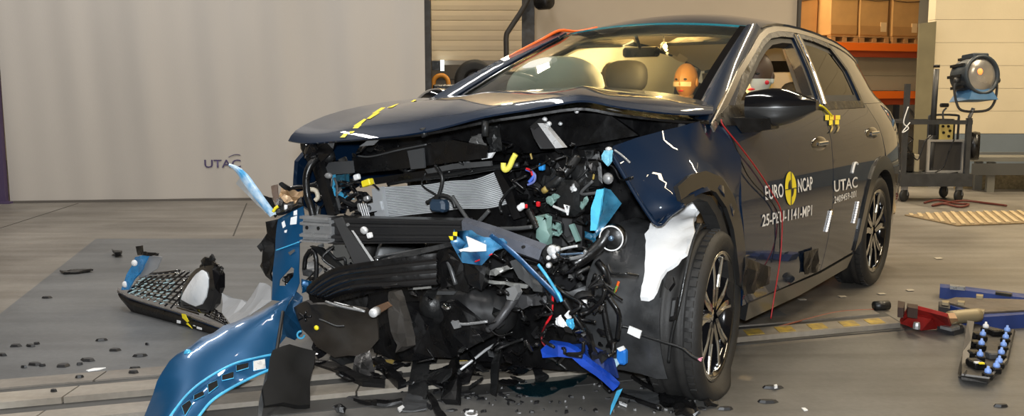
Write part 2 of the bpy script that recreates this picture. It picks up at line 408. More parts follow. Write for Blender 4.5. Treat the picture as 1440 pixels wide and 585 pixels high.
# the sled track let into the floor: steel plates and dark grooves, running across the hall
TD = Vector((1, 0.31, 0)).normalized(); TN = Vector((-TD.y, TD.x, 0))
def tk(X, Y0): return Vector((X, Y0+0.31*X, 0))
RAILM = concrete('worn_track_plate', (0.25, 0.225, 0.19), (0.37, 0.34, 0.29), (0.6, 0.55, 0.5), 0.38)
GROOVE = mat('dark_track_groove', (0.045, 0.044, 0.042), 0.6, noise_amt=0.5, scale=3)
EDGE = concrete('worn_track_edge', (0.17, 0.155, 0.135), (0.26, 0.24, 0.21), (0.6, 0.55, 0.5), 0.45)
track = struct(empty('crash_track', tk(0, 4.1)))
TO = tk(0, 4.1)
def trk(name, X0, X1, Ya, Yb, z0, z1, m, parent=track):
    b = MB(); q = [tk(X0, Ya)-TO, tk(X1, Ya)-TO, tk(X1, Yb)-TO, tk(X0, Yb)-TO]
    vs = [Vector((p.x, p.y, z)) for z in (z0, z1) for p in q]
    b.add(vs, [(3, 2, 1, 0), (4, 5, 6, 7), (0, 1, 5, 4), (1, 2, 6, 5), (2, 3, 7, 6), (3, 0, 4, 7)])
    return b.build(name, m, parent)
trk('groove_floor', 0.6, 2.05, 3.985, 4.35, 0.0006, 0.0045, GROOVE)
trk('groove_floor', -6, 0.6, 3.62, 4.42, 0.0006, 0.0045, GROOVE)
for (Ya, Yb, z, m) in [(4.29, 4.42, 0.012, EDGE), (4.02, 4.16, 0.030, RAILM), (3.755, 3.885, 0.024, RAILM)]:
    xs = [-6, -4.6, -3.1, -1.75, -0.62, 0.6] + ([2.0] if Ya > 3.9 else [])
    for i in range(len(xs)-1):
        trk('track_plate', xs[i]+0.004, xs[i+1]-0.004, Ya, Yb, 0.0045, z, m)
for i in range(7):
    x = -0.62+i*0.19
    trk('hazard_stripe', x, x+0.1, 4.03, 4.15, 0.030, 0.032, YELD if i % 2 == 0 else BLK)
for i, x in enumerate((1.15, 1.32, 1.50, 1.68, 1.83)):
    trk('hazard_stripe', x, x+0.09, 4.04, 4.14, 0.030, 0.032, YELD)
# walls and ceiling
CREAM = mat('cream_blockwork', lin((214, 200, 170)), 0.85, noise_amt=0.05, scale=1.5, bump=0.15, bscale=40)
GREYB = mat('blue_grey_dado', lin((112, 122, 130)), 0.7, noise_amt=0.10, scale=2)
OFFW = mat('hall_wall_paint', lin((170, 162, 148)), 0.9, noise_amt=0.05, scale=1)
CEILM = mat('hall_ceiling', lin((70, 68, 65)), 0.9, noise_amt=0.06, scale=1)
b = MB(); b.box((2, 6, 5.75), (22, 26, 0.2)); struct(b.build('ceiling', CEILM))
b = MB(); b.box((-9.1, 6, 2.8), (0.2, 26, 5.7)); struct(b.build('wall_left', OFFW))
b = MB(); b.box((2, -7.1, 2.8), (22.2, 0.2, 5.7)); struct(b.build('wall_rear', OFFW))
b = MB(); b.box((13.1, 2.6, 2.8), (0.2, 19.4, 5.7)); struct(b.build('wall_far_right', CREAM))
b = MB(); b.box((2, 19.1, 2.8), (22.2, 0.2, 5.7)); struct(b.build('wall_back', OFFW))
XW = W(1306, 187, 12.2).x
wr = struct(empty('wall_right', (XW, 12.2, 0)))
zz = 0.66; k = 0
while zz < 5.6:                                   # courses of blockwork, each its own row with a fine joint
    h = min(0.295, 5.62-zz)
    b = MB(); b.box(((13.2-XW)/2, 0.1, zz+h/2), (13.2-XW, 0.2, h-0.004)); b.build('block_course', CREAM, wr); zz += 0.295
b = MB(); b.box(((13.2-XW)/2, 0.13, 2.8), (13.2-XW-0.02, 0.2, 5.6)); b.build('wall_core', CREAM, wr)
b = MB(); b.box(((13.2-XW)/2, 0.092, 0.33), (13.2-XW, 0.2, 0.65)); b.build('dado_band', GREYB, wr)
# grey curtain on the left
CURT = mat('grey_curtain_fabric', lin((176, 171, 165)), 0.9, noise_amt=0.05, scale=1.3, bump=0.08, bscale=200, stretch=(1, 1, 0.25))
C0, C1 = Vector((-5.49, 10.05, 0)), Vector((W(598, 135, 10.55).x, 10.56, 0))
cd = (C1-C0); cn = Vector((-cd.y, cd.x, 0)).normalized()
def curtain(u, v, off=0.0):
    x = u*cd.length
    w = 0.018*math.sin(x*5.1+0.7*math.sin(v*0.9))+0.014*math.sin(x*8.3+1.3+0.4*v)+0.006*math.sin(x*17+v)
    w *= 0.55+0.45*min(1, v/1.2)
    return C0+cd*u-cn*(w+off)+Vector((0, 0, 0.02+v))
b = MB(); b.sheet([[curtain(i/150, v*0.3) for v in range(19)] for i in range(151)], 0.006)
ct = rebase(b.build('curtain', CURT, None, True)); tag(ct, 'tall grey fabric curtain hanging behind the wreck on the left', 'curtain')
PURP = mat('purple_navy_lettering', lin((70, 60, 95)), 0.6)
up = (W(285, 236, 10.2)-C0).dot(cd.normalized())/cd.length
zt = W(285, 236, 10.25).z
def onc(u, v):
    return curtain(up+u/cd.length, zt+v-0.02, 0.008)-ct.location
text('lettering', 'UTAC', 0.125, onc, PURP, ct, width=0.40)
b = MB(); sw = [onc(0.27+0.13*t, 0.115+0.03*math.sin(math.pi*t*0.75)) for t in [i/8 for i in range(9)]]
b.tube(sw, 0.004, 5); b.build('logo_swoosh', PURP, ct)
HEM = mat('curtain_hem', (0.10, 0.09, 0.08), 0.8)
b = MB(); b.beam(C0-cn*0.012+Vector((0, 0, 0.012)), C1-cn*0.012+Vector((0, 0, 0.012)), 0.05, 0.022)
o = b.build('hem_weight', HEM, ct); o.location = -ct.location
# purple post and yellow strap at the far left
pl = Vector((-5.545, 10.02, 0))
b = MB(); b.box((0, 0, 1.6), (0.07, 0.07, 3.2)); b.box((0, 0, 0.01), (0.2, 0.16, 0.02))
o = b.build('post', mat('purple_grey_paint', lin((75, 62, 92)), 0.5)); o.location = pl
tag(o, 'slim purple post at the left edge of the grey curtain', 'post')
o = tube('strap', [W(-8, 232, 10.1), W(1, 236, 10.1), W(2, 244, 10.1), W(-5, 250, 10.1), W(2, 262, 10.1), W(-7, 276, 10.1)], 0.016, mat('yellow_strap', lin((190, 160, 30)), 0.6))
rebase(o); tag(o, 'yellow strap hanging at the far left edge', 'strap')
# black post, shutter, column and grey wall panel behind the car
DARKP = mat('dark_brown_steel', (0.03, 0.027, 0.024), 0.5, noise_amt=0.2)
q = W(602.5, 135, 10.7)
b = MB(); b.box((0, 0, 2.7), (0.075, 0.12, 5.4)); b.box((0, 0, 0.01), (0.22, 0.2, 0.02)); o = b.build('curtain_post', DARKP); o.location = (q.x, 10.7, 0)
tag(o, 'black vertical post at the right edge of the grey curtain', 'post')
SHUT = mat('cream_shutter', lin((205, 188, 158)), 0.7, noise_amt=0.04, scale=2)
xs0, xs1 = W(590, 60, 12.8).x, W(760, 60, 12.8).x
sh = struct(empty('door_1', ((xs0+xs1)/2, 12.8, 0)))
for i in range(29):
    z = 1.63+i*0.135
    b = MB(); w = xs1-xs0
    prof = [(0, 0.0), (-0.005, 0.006), (-0.009, 0.066), (-0.005, 0.126), (0, 0.131), (0.02, 0.131), (0.02, 0)]
    vs = [Vector((x, p[0], z+p[1])) for x in (-w/2, w/2) for p in prof]
    fs = [(j, (j+1) % 7, 7+(j+1) % 7, 7+j) for j in range(7)]+[tuple(range(6, -1, -1)), tuple(range(7, 14))]
    b.add(vs, fs); b.build('shutter_slat', SHUT, sh)
b = MB(); b.box((0, 0.0, 1.60), (xs1-xs0, 0.06, 0.06)); b.build('bottom_rail', mat('shutter_rail', (0.25, 0.22, 0.18), 0.6), sh)
GPAN = mat('grey_wall_panel', lin((128, 122, 114)), 0.8, noise_amt=0.06)
b = MB(); b.box(((xs0+xs1)/2, 13.4, 0.85), (xs1-xs0+0.6, 0.1, 1.7)); struct(b.build('wall_behind_shutter', GPAN))
for z in (1.02, 1.38):
    b = MB(); b.box(((xs0+xs1)/2, 13.34, z), (xs1-xs0+0.5, 0.02, 0.02)); struct(b.build('trim_1', mat('panel_seam', (0.1, 0.095, 0.09), 0.8)))
q = W(742.5, 60, 11.9)
b = MB(); b.box((0, 0, 2.7), (0.14, 0.14, 5.4)); b.box((0, -0.075, 2.7), (0.16, 0.012, 5.4)); o = b.build('column', DARKP); o.location = (q.x, 11.9, 0)
tag(o, 'dark steel column between the shutter and the beige wall panel', 'column')
pts = [W(712, 85, 11.7), W(712, 52, 11.7), W(716, 42, 11.7), W(733, 16, 11.7), W(745, -6, 11.7), W(756, -30, 11.7)]
pts = [Vector((pts[0].x, 11.7, 0))]+pts
o = tube('bent_pole', pts, 0.033, DARKP, None, 8, 4); rebase(o); tag(o, 'black bent pole rising in front of the cream shutter', 'pole')
q = W(765, 2, 11.6); b = MB(); b.lathe([(0, -.1), (.085, -.1), (.1, -.07), (.1, .07), (.085, .1), (0, .1)], q, 'y', 24, Matrix.Rotation(0.9, 3, 'Z'))
b.tube([q+Vector((0, 0, .08)), q+Vector((0, 0, .6))], 0.02, 6)
o = b.build('hanging_spotlight', PLAST, None, True); rebase(o); tag(o, 'black round spotlight hanging beside the dark column at the top', 'spotlight')
MIDP = mat('beige_grey_panel', lin((172, 160, 144)), 0.9, noise_amt=0.06, scale=1.2)
xa, xb = W(752, 60, 12.0).x, W(1119, 60, 12.0).x
b = MB(); b.box(((xa+xb)/2, 12.05, 2.8), (xb-xa, 0.1, 5.6)); struct(b.build('wall_middle', MIDP))
b = MB(); b.box((xb+0.02, 12.02, 2.8), (0.035, 0.16, 5.6)); struct(b.build('trim_2', mat('panel_edge', (0.05, 0.045, 0.04), 0.5)))
# blue machine, tyre and tube lamp glimpsed below the shutter
q = W(668, 128, 12.5)
TYP = [(.20, -.09), (.30, -.10), (.355, -.085), (.37, -.05), (.37, .05), (.355, .085), (.30, .10), (.20, .09), (.17, .06), (.17, -.06), (.20, -.09)]
t = empty('trolley_tyre', (q.x, 12.5, 0), 0)
b = MB(); b.lathe([(r*0.74, h) for r, h in TYP], (0, 0, 1.36), 'y', 40); b.build('tyre', RUBBER, t, True)
b = MB(); b.lathe([(0, -.02), (.06, -.03), (.11, -.01), (.125, .05), (0, .05)], (0, 0, 1.36), 'y', 24); b.build('hub', STEEL, t, True)
b = MB(); b.box((0, 0.12, 0.7), (0.1, 0.06, 1.4)); b.box((0, 0.1, 0.02), (0.5, 0.4, 0.04)); b.build('stand', DARKP, t)
tag(t, 'black tyre on a stand seen beyond the bonnet under the shutter', 'tyre')
t = empty('blue_machine', (W(628, 130, 12.3).x, 12.3, 0), 0)
b = MB(); b.cbox((0, 0, 0.62), (0.42, 0.4, 1.1), 0.03); b.build('body', mat('dark_blue_machine', lin((30, 40, 95)), 0.5), t)
b = MB(); b.cbox((-0.02, -0.05, 1.24), (0.30, 0.2, 0.12), 0.02); b.build('cover', PLAST, t)
b = MB(); b.tube([(-0.17, -0.05, 1.12), (-0.16, -0.05, 1.36), (-0.06, -0.05, 1.42), (0.02, -0.05, 1.36), (0.03, -0.05, 1.2)], 0.03, 8, True, 4); b.build('hose', mat('ochre_hose', lin((190, 125, 35)), 0.5), t, True)
tag(t, 'dark blue machine with an ochre hose beside the black curtain post', 'machine')
q = W(622, 90, 12.7)
t = empty('tube_lamp', (q.x, 12.7, q.z-0.1), 0)
b = MB(); b.tube([(0, 0, 0.01), (0, 0, .15)], 0.024, 10); b.build('tube', mat('lit_tube', (1, 1, 1), 0.4, emit=(0.9, 1.0, 1.0), estr=5.0), t, True)
b = MB(); b.box((-0.10, 0.02, .08), (0.14, 0.06, 0.12)); b.box((0, 0.03, -0.0), (0.05, 0.05, 0.03)); b.beam((-0.1, 0.04, 0.08), (-0.1, 0.65, 0.08), 0.03, 0.03); b.build('holder', PLAST, t)
tag(t, 'small lit white tube lamp beside the black curtain post', 'lamp')
# ceiling luminaires, out of the photograph's view
LUM = mat('luminaire_housing', (0.5, 0.5, 0.5), 0.5)
hb = None
for (x, y, z, ln, pw, c, rz) in CEIL:
    b = MB(); b.box((0, 0, 0.055), (0.30, ln+0.1, 0.05)); b.box((-0.14, 0, 0.02), (0.02, ln+0.1, 0.06)); b.box((0.14, 0, 0.02), (0.02, ln+0.1, 0.06))
    for yy in (-ln*0.35, ln*0.35): b.box((0, yy, 0.22), (0.02, 0.02, 0.3))
    o = b.build('ceiling_luminaire', LUM); o.location = (x, y, z)
    tag(o, 'long ceiling luminaire hanging above the hall', 'lamp', 'ceiling luminaires')
# ------------------------------------------------------------------ the wreck: body (x forward from the front axle, y to its left, z up)
car = empty('crashed_car', (CX, CY, 0), math.atan2(-CYW, -SY))
tag(car, 'dark blue crash-tested car with its front end torn open', 'car')
def S(x, z):
    y = 0.92-0.05*((z-.62)/.4)**2 if z < .98 else 0.8795-(z-.98)*.42-(z-.98)**2*.22
    f = min(1, max(0, (z-1.08)/0.12)); kk = .10+.06*f; st = -2.5+.1*f
    if x < st: y -= kk*(st-x)**2
    if x > .25: y -= .10*((x-.25)/.6)**2
    return y
def sidep(px, py, off=0.0):                      # where the line of sight meets the left flank
    d = ray(px, py); o = Vector((0, 0, CAMH)); prev = None
    for i in range(400):
        t = 1.5+i*0.025; l = toloc(o+d*t); g = l.y-S(l.x, l.z)-off
        if prev is not None and prev > 0 >= g:
            a, c = t-0.025, t
            for _ in range(30):
                m_ = (a+c)/2; l = toloc(o+d*m_)
                if l.y-S(l.x, l.z)-off > 0: a = m_
                else: c = m_
            return l
        prev = g
    return l
def flank(name, pts, m, off=0.0, th=0.02, holes=(), sp=0.06, parent=car, side=1, smooth=True):
    if side > 0:
        return skin2(name, [(-x, z) for x, z in pts], lambda u, v: (-u, S(-u, v)+off, v), th, m, parent, [[(-x, z) for x, z in h] for h in holes], sp, smooth)
    return skin2(name, [(x, z) for x, z in pts], lambda u, v: (u, -S(u, v)-off, v), th, m, parent, [[(x, z) for x, z in h] for h in holes], sp, smooth)
def arc(cx, cz, r, a0, a1, n=14): return [(cx+r*math.cos(math.radians(a0+(a1-a0)*i/n)), cz+r*math.sin(math.radians(a0+(a1-a0)*i/n))) for i in range(n+1)]
def offs(poly, d):
    n = len(poly); ar = sum(poly[i-1][0]*poly[i][1]-poly[i][0]*poly[i-1][1] for i in range(n)); sg = 1 if ar > 0 else -1; out = []
    for i in range(n):
        p0, p1, p2 = Vector(poly[i-1]), Vector(poly[i]), Vector(poly[(i+1) % n])
        e1, e2 = (p1-p0).normalized(), (p2-p1).normalized()
        n1, n2 = Vector((e1.y, -e1.x))*sg, Vector((e2.y, -e2.x))*sg; h = (n1+n2)
        h = h.normalized() if h.length > 1e-4 else n1
        out.append(tuple(p1+h*d/max(0.5, h.dot(n1))))
    return out
RW = (-2.56, 0.345)
BELT = 1.135
ROOFL = [(-.075, 1.080), (-.35, 1.192), (-.64, 1.312), (-1.017, 1.441), (-1.20, 1.503), (-1.36, 1.542), (-1.54, 1.564), (-1.75, 1.570), (-1.96, 1.566), (-2.20, 1.553), (-2.50, 1.522), (-2.80, 1.478), (-3.05, 1.425), (-3.16, 1.385)]
def zr(x):
    for (a, za), (c, zc) in zip(ROOFL, ROOFL[1:]):
        if c <= x <= a: return za+(zc-za)*(x-a)/(c-a)
    return ROOFL[-1][1]
DF = [(-.20, 1.075), (-.262, .94), (-.236, .74), (-.29, .52), (-.335, .345), (-.36, .285)]
DM = [(-1.485, .26), (-1.50, .5), (-1.545, .88), (-1.60, BELT)]
front_door_o = DF + DM + [(-.9, BELT), (-.34, BELT), (-.26, 1.11)]
gap = 0.007
quarter_o = [(-2.50-gap, BELT), (-2.60-gap, 1.0), (-2.665-gap, .84)] + [(RW[0]+.455*math.cos(math.radians(a)), RW[1]+.455*math.sin(math.radians(a))) for a in (106, 120, 135, 150, 165, 178)] + [(-3.02, .25), (-3.34, .30), (-3.38, .7), (-3.33, 1.0), (-3.27, BELT)]
rear_door_o = [(-1.60-gap, BELT), (-1.545-gap, .88), (-1.50-gap, .5), (-1.485-gap, .26), (-2.085, .275)] + [(RW[0]+.455*math.cos(math.radians(a)), RW[1]+.455*math.sin(math.radians(a))) for a in (0, 15, 30, 45, 60, 75, 90, 100)] + [(-2.655, .84), (-2.60, 1.0), (-2.50, BELT)]
FWIN = [(-.47, 1.155), (-.75, 1.285), (-1.02, 1.388), (-1.20, 1.446), (-1.36, 1.486), (-1.55, 1.505), (-1.755, 1.508), (-1.68, 1.32), (-1.60, 1.155)]
RWIN = [(-1.715, 1.155), (-1.80, 1.33), (-1.905, 1.510), (-2.10, 1.502), (-2.36, 1.470), (-2.45, 1.34), (-2.42, 1.155)]
frame_o = [(x, z) for x, z in ROOFL] + [(-3.22, 1.25), (-3.27, BELT+.002), (-2.5, BELT+.002), (-1.6, BELT+.002), (-.34, BELT+.002), (-.22, 1.10)]
doors = {}
for sd in (1, -1):
    doors[sd, 'f'] = flank('front_door', front_door_o, PAINT, side=sd)
    doors[sd, 'r'] = flank('rear_door', rear_door_o, PAINT, side=sd)
    doors[sd, 'q'] = flank('rear_quarter_panel', quarter_o, PAINT, side=sd)
    fr = flank('side_frame', frame_o, PAINT, side=sd, holes=[FWIN, RWIN], sp=0.05)
    for w, nm in ((FWIN, 'f'), (RWIN, 'r')):
        flank('window_surround', offs(w, .042), PLAST, .004, .012, [w], .06, fr, sd)
        flank('window_seal', w, RUBBER, -.012, .05, [offs(w, -.034)], .06, fr, sd)
    flank('window_pane', offs(RWIN, .01), GTINT, -.012, .004, (), .1, doors[sd, 'r'], sd)
    if sd < 0: flank('window_pane', offs(FWIN, .01), GLASS, -.012, .004, (), .1, doors[sd, 'f'], sd)
    flank('sill_cladding', [(-.42, .285), (-.44, .20), (-1.2, .175), (-2.05, .185), (-2.10, .262), (-1.48, .248)], CLAD, .006, .03, side=sd)
    ringo = [(RW[0]+.47*math.cos(math.radians(a)), RW[1]+.47*math.sin(math.radians(a))) for a in range(-8, 183, 8)]
    ringi = [(RW[0]+.385*math.cos(math.radians(a)), RW[1]+.385*math.sin(math.radians(a))) for a in range(182, -9, -8)]
    flank('arch_cladding', ringo+ringi, CLAD, .012, .05, side=sd, sp=.04)
    # narrow satin strip along the roof line
    top = [(x, z-.004) for x, z in ROOFL[:-1]]; low = [(x-.004, z-.030) for x, z in reversed(ROOFL[:-1])]
    flank('roof_side_trim', top+low, TRIM, .006, .008, (), .05, car, sd)
    inn = [(-.16, .30), (-.16, 1.05), (-3.1, 1.1), (-3.1, .5), (-3.0, .5)] + [(RW[0]+.47*math.cos(math.radians(a)), RW[1]+.47*math.sin(math.radians(a))) for a in range(165, -1, -15)] + [(-2.05, .25), (-.45, .25)]
    flank('inner_side_panel', inn, PLAST, -.05, .02, side=sd, sp=.15)
    # inside B and C pillars
    for (x0, x1, w) in ((-1.62, -1.82, .10), (-2.55, -2.75, .2)):
        b = MB(); b.grid([[(x0+dx, sd*(S(x0, 1.1)-.05), 1.08), (x1+dx, sd*(S(x1, 1.5)-.05), 1.50)] for dx in (w/2, -w/2)])
        b.grid([[(x0+dx, sd*(S(x0, 1.1)-.09), 1.08), (x1+dx, sd*(S(x1, 1.5)-.09), 1.50)] for dx in (w/2, -w/2)]); b.build('inner_pillar', BEIGE, car)
# B-pillar gloss strip with bright reflections
bp_ = [(-1.612, BELT+.01), (-1.70, 1.32), (-1.785, 1.53), (-1.86, 1.53), (-1.785, 1.34), (-1.70, BELT+.01)]
for sd in (1, -1):
    flank('pillar_applique', bp_, GLOSSB, .010, .012, side=sd, sp=.08)
    flank('chrome_strip', [(-1.66, BELT+.01), (-1.745, 1.32), (-1.83, 1.53), (-1.852, 1.53), (-1.767, 1.32), (-1.684, BELT+.01)], CHROME, .015, .006, side=sd, sp=.08)
# roof, windshield, screen pillars
def edgept(x, sd): z = zr(x); return Vector((x, sd*(S(x, z)-.004), z+.002))
xs = [-1.22, -1.30, -1.42, -1.6, -1.8, -2.0, -2.2, -2.4, -2.6, -2.8, -2.95, -3.06, -3.13]
def roofp(x, s, dz=0.0):
    e = edgept(x, 1); k = max(0, 1-(-1.22-x)/.25)
    return Vector((x+.10*(1-s*s)*k, s*e.y, e.z+(.074-.034*k)*(1-s*s)+dz))
S11 = [i/6 for i in range(-6, 7)]
b = MB(); b.sheet([[roofp(x, s) for s in S11] for x in xs], .012); roof = b.build('roof', PAINT, car, 'auto')
b = MB(); b.sheet([[roofp(x, s*.95, -.045) for s in S11] for x in xs], .01); b.build('headliner', BEIGE, car, 'auto')
def ws(t, s):                                    # windshield: t 0 header .. 1 base
    hw = .545+(.735-.545)*t; xe = -1.20+(-.10+1.20)*t; z = 1.535+(1.055-1.535)*t
    return Vector((xe+(.085+.05*t)*(1-s*s), s*hw, z+.03*(1-t)*(1-s*s)+.018*math.sin(math.pi*t)))
b = MB(); b.sheet([[ws(i/10, s) for s in S11] for i in range(11)], .005); wsh = b.build('windshield', GLASS, car, True)
b = MB(); b.sheet([[ws(-.012+.016*i, s) +Vector((0, 0, .004)) for s in S11] for i in range(2)], .004); b.build('header_band', mat('teal_glass_edge', lin((40, 130, 150)), 0.15, coat=1), wsh, True)
for sd in (1, -1):
    rows = []
    for i in range(13):
        t = i/12; a = ws(t, sd*1.0); xx = -1.25+(-.08+1.25)*t; e = edgept(xx, sd); e.z = zr(xx)
        m_ = (a+e)/2+Vector((.02, sd*.018, .018)); rows.append([a, m_, e])
    b = MB(); b.sheet(rows if sd < 0 else [list(reversed(r)) for r in rows], .015); b.build('windshield_pillar', PAINT, car, True)
    b = MB(); b.sheet([[ws(t/10, sd*1.0)+Vector((0, 0, .004)), ws(t/10, sd*.93)+Vector((0, 0, .004))] for t in range(11)][::sd], .003); b.build('screen_border', GLOSSB, wsh, True)
# rear end
b = MB(); b.sheet([[Vector((-3.13-.26*t-.03*(1-s*s), s*(S(-3.13-.26*t, 1.40-.30*t)-.05), 1.40-.30*t+.05*(1-s*s)*(1-t))) for s in S11] for t in (0, .25, .5, .75, 1)], .006); b.build('rear_window', GTINT, car, True)
def rear(z, s):
    w = S(-3.32, z)-.03
    return Vector((-3.36-.08*(1-s*s)-.10*max(0, 1-abs(z-.45)/.25), s*w, z))
b = MB(); b.sheet([[rear(z, s) for s in S11] for z in (1.12, 1.0, .85, .72, .6, .45, .3, .24)], .01); b.build('tailgate', PAINT, car, True)
b = MB(); b.sheet([[Vector((-3.05-.16*t, s*(S(-3.1, 1.4)-.02), 1.435-.035*t+.05*(1-s*s))) for s in S11] for t in (0, .5, 1)], .018); b.build('roof_spoiler', PAINT, car, True)
b = MB(); b.sheet([[Vector((-3.02-.12*t, y, 1.34-.42*t)) for y in (-.5, -.2, .2, .5)] for t in (0, .3, .6, 1)], .02); b.build('tailgate_trim', BEIGE, car, True)
b = MB(); b.box((-1.65, 0, .24), (3.2, 1.5, .08)); b.build('floor_pan', PLAST, car)
b = MB(); b.box((-.2, 0, .66), (.06, 1.44, .80)); b.box((-.12, .0, .95), (.2, 1.36, .12)); b.build('firewall', PLAST, car)
# front wing on the far (right) side
fr_o = [(-.19, 1.07), (-.25, .94), (-.23, .74), (-.29, .52), (-.33, .33)]
fr_o = [(-.33, .33), (-.29, .52), (-.23, .74), (-.255, .94), (-.19, 1.06), (.2, 1.03), (.5, .98), (.60, .90), (.60, .72), (.42, .62)] + [(.44*math.cos(math.radians(a)), .345+.44*math.sin(math.radians(a))) for a in (40, 60, 80, 100, 120, 140, 160, 178)]
flank('front_wing', fr_o, PAINT, side=-1)
# near (left) front wing, crumpled
def fw(px, py, x=None): return L(px, py, x=x) if x is not None else sidep(px, py)
wing = [fw(1001, 166), fw(985, 170, .02), fw(940, 182, .16), fw(900, 192, .30), fw(868, 203, .40), fw(861, 216, .42), fw(880, 250, .40), fw(903, 288, .37), fw(925, 316, .34), fw(941, 303, .29), fw(962, 288), fw(985, 272), fw(1008, 266), fw(1024, 290), fw(1034, 330), fw(1038, 372), fw(1041, 408), fw(1045, 408), fw(1044, 360), fw(1040, 295), fw(1037, 222), fw(1012, 176)]
wg = plate('front_wing', wing, .006, PAINT, car, crumple=.035, sp=.04, smooth=True, seed=4)
# folded crease flange on the torn wing edge
tube('wing_flange', [fw(861, 216, .425), fw(880, 250, .405), fw(903, 288, .375), fw(925, 316, .345), fw(941, 303, .30), fw(962, 288)], .009, PAINT, wg, 6, 4)
cl = [(950, 262), (968, 246), (990, 240), (1012, 249), (1030, 277), (1041, 315), (1047, 372), (1047, 410), (1038, 402), (1034, 360), (1029, 322), (1019, 292), (1004, 270), (985, 263), (968, 271), (955, 281)]
clp = [sidep(x, y) for x, y in cl]
flank('arch_cladding', [(p.x, p.z) for p in clp], CLAD, .009, .018, side=1, sp=.03)
cl2 = [(962, 282), (985, 270), (1004, 277), (1018, 299), (1027, 328), (1032, 362), (1035, 398), (1029, 396), (1025, 362), (1019, 330), (1010, 303), (998, 284), (985, 279), (966, 290)]
clp = [sidep(x, y) for x, y in cl2]
flank('arch_liner_lip', [(p.x, p.z) for p in clp], RUBBER, -.01, .06, side=1, sp=.04)
# hood: buckled sheet, front lip lifted
LIP = [((405, 195), .65), ((433, 198), .70), ((480, 194), .72), ((560, 187), .70), ((615, 177), .66), ((680, 160), .6), ((740, 150), .52), ((800, 139), .45), ((830, 138), .40), ((870, 146), .33), ((930, 154), .20), ((973, 157), .08), ((1003, 156), -.03)]
lipp = [L(*p, x=x) for p, x in LIP]
REAR = [(640, 134), (664, 132), (688, 131), (718, 129), (745, 127), (770, 126), (795, 124), (822, 122.5), (836, 122), (870, 124), (930, 130), (968, 136), (1001, 146)]
rearp = [L(*p, x=-.38+.0*i) for i, p in enumerate(REAR)]
lipc = catmull(lipp, 4); rearc = catmull(rearp, 4); NU = len(lipc)
def hoodP(i, v, dz=0.0):
    i0 = min(int(i), NU-2); fr_ = i-i0; a, c = lipc[i0].lerp(lipc[i0+1], fr_), rearc[i0].lerp(rearc[i0+1], fr_); u = i/(NU-1)
    bl_ = min(1, max(0, (u-.12)/.2)); bu = .062*(1-.8*bl_)*max(0, 1-u/.72)**.7*math.sin(math.pi*v**.6) + .004*math.sin(math.pi*v)
    if u > .6: bu -= .012*math.sin(math.pi*v)*math.sin((u-.6)/.4*math.pi)
    rr = .012*noise.noise(Vector((u*7, v*2.5, 3.3)))*math.sin(math.pi*min(1, v*1.2))*(1 if u > .3 else .3)
    edge = -.010*max(0, 1-v/.04)                 # rolled front edge
    p = a*(1-v)+c*v; fz = 1-(1-v)**4.0; zz_ = a.z+(c.z-a.z)*(v+(fz-v)*.85*bl_)
    return Vector((p.x, p.y, zz_+bu+rr+edge+dz))
VV = [0, .015, .04, .08, .13, .2, .3, .4, .5, .6, .7, .8, .9, 1.0]
b = MB(); b.sheet([[hoodP(i, v) for v in VV] for i in range(NU)], .008); hood = b.build('hood', PAINT, car, True)
b = MB(); b.sheet([[hoodP(i, v, -.045-.02*math.sin(v*3)) for v in (.06, .2, .4, .6, .8, .97)] for i in range(1, NU-1, 2)], .01); b.build('hood_inner_panel', PLAST, hood, True)
def projl(l):
    w = tow(l); z = w.z-CAMH; c, s = math.cos(PITCH), math.sin(PITCH); d = w.y*c-z*s; u = w.y*s+z*c
    return 720+FPX*w.x/d, 292.5-FPX*u/d
hsf = surf(hood)
HG = [(i, v/60, projl(hoodP(i, v/60))) for i in [k/3 for k in range(3*NU-2)] for v in range(61)]
def hood_at(px, py):
    i, v, _ = min(HG, key=lambda g: (g[2][0]-px)**2+3*(g[2][1]-py)**2)
    return hoodP(i, v, .004)
for q in [[(470, 440), (505, 405), (540, 405), (510, 440)], [(540, 405), (600, 335), (650, 335), (575, 405)], [(580, 345), (670, 285), (690, 290), (630, 345)], [(690, 285), (760, 232), (805, 232), (720, 285)], [(735, 240), (815, 190), (850, 190), (775, 240)], [(860, 192), (930, 165), (965, 155), (905, 190)], [(1060, 140), (1090, 124), (1110, 126), (1080, 143)]]:
    c = [hsf(400+x/5.97, 120+y/5.97, .0025) for x, y in q]
    b = MB(); b.grid([[c[0].lerp(c[1], t/3) + Vector((0, 0, 0)), c[3].lerp(c[2], t/3)] for t in range(4)]); b.build('tape_mark', YEL, hood)
tube('hood_latch_pin', [hoodP(20, .02, -.03), hoodP(20, .02, -.09)], .014, PLAST2, hood, 8, 0)
# roof header lettering
def onroof(u, v):
    s = -.43+u/1.1*1.1*.9; return roofp(-1.30-v*1.6, s, .004)
text('roof_lettering', '25-PEU-1141-MP1', .06, onroof, WHITE, roof, width=.95)
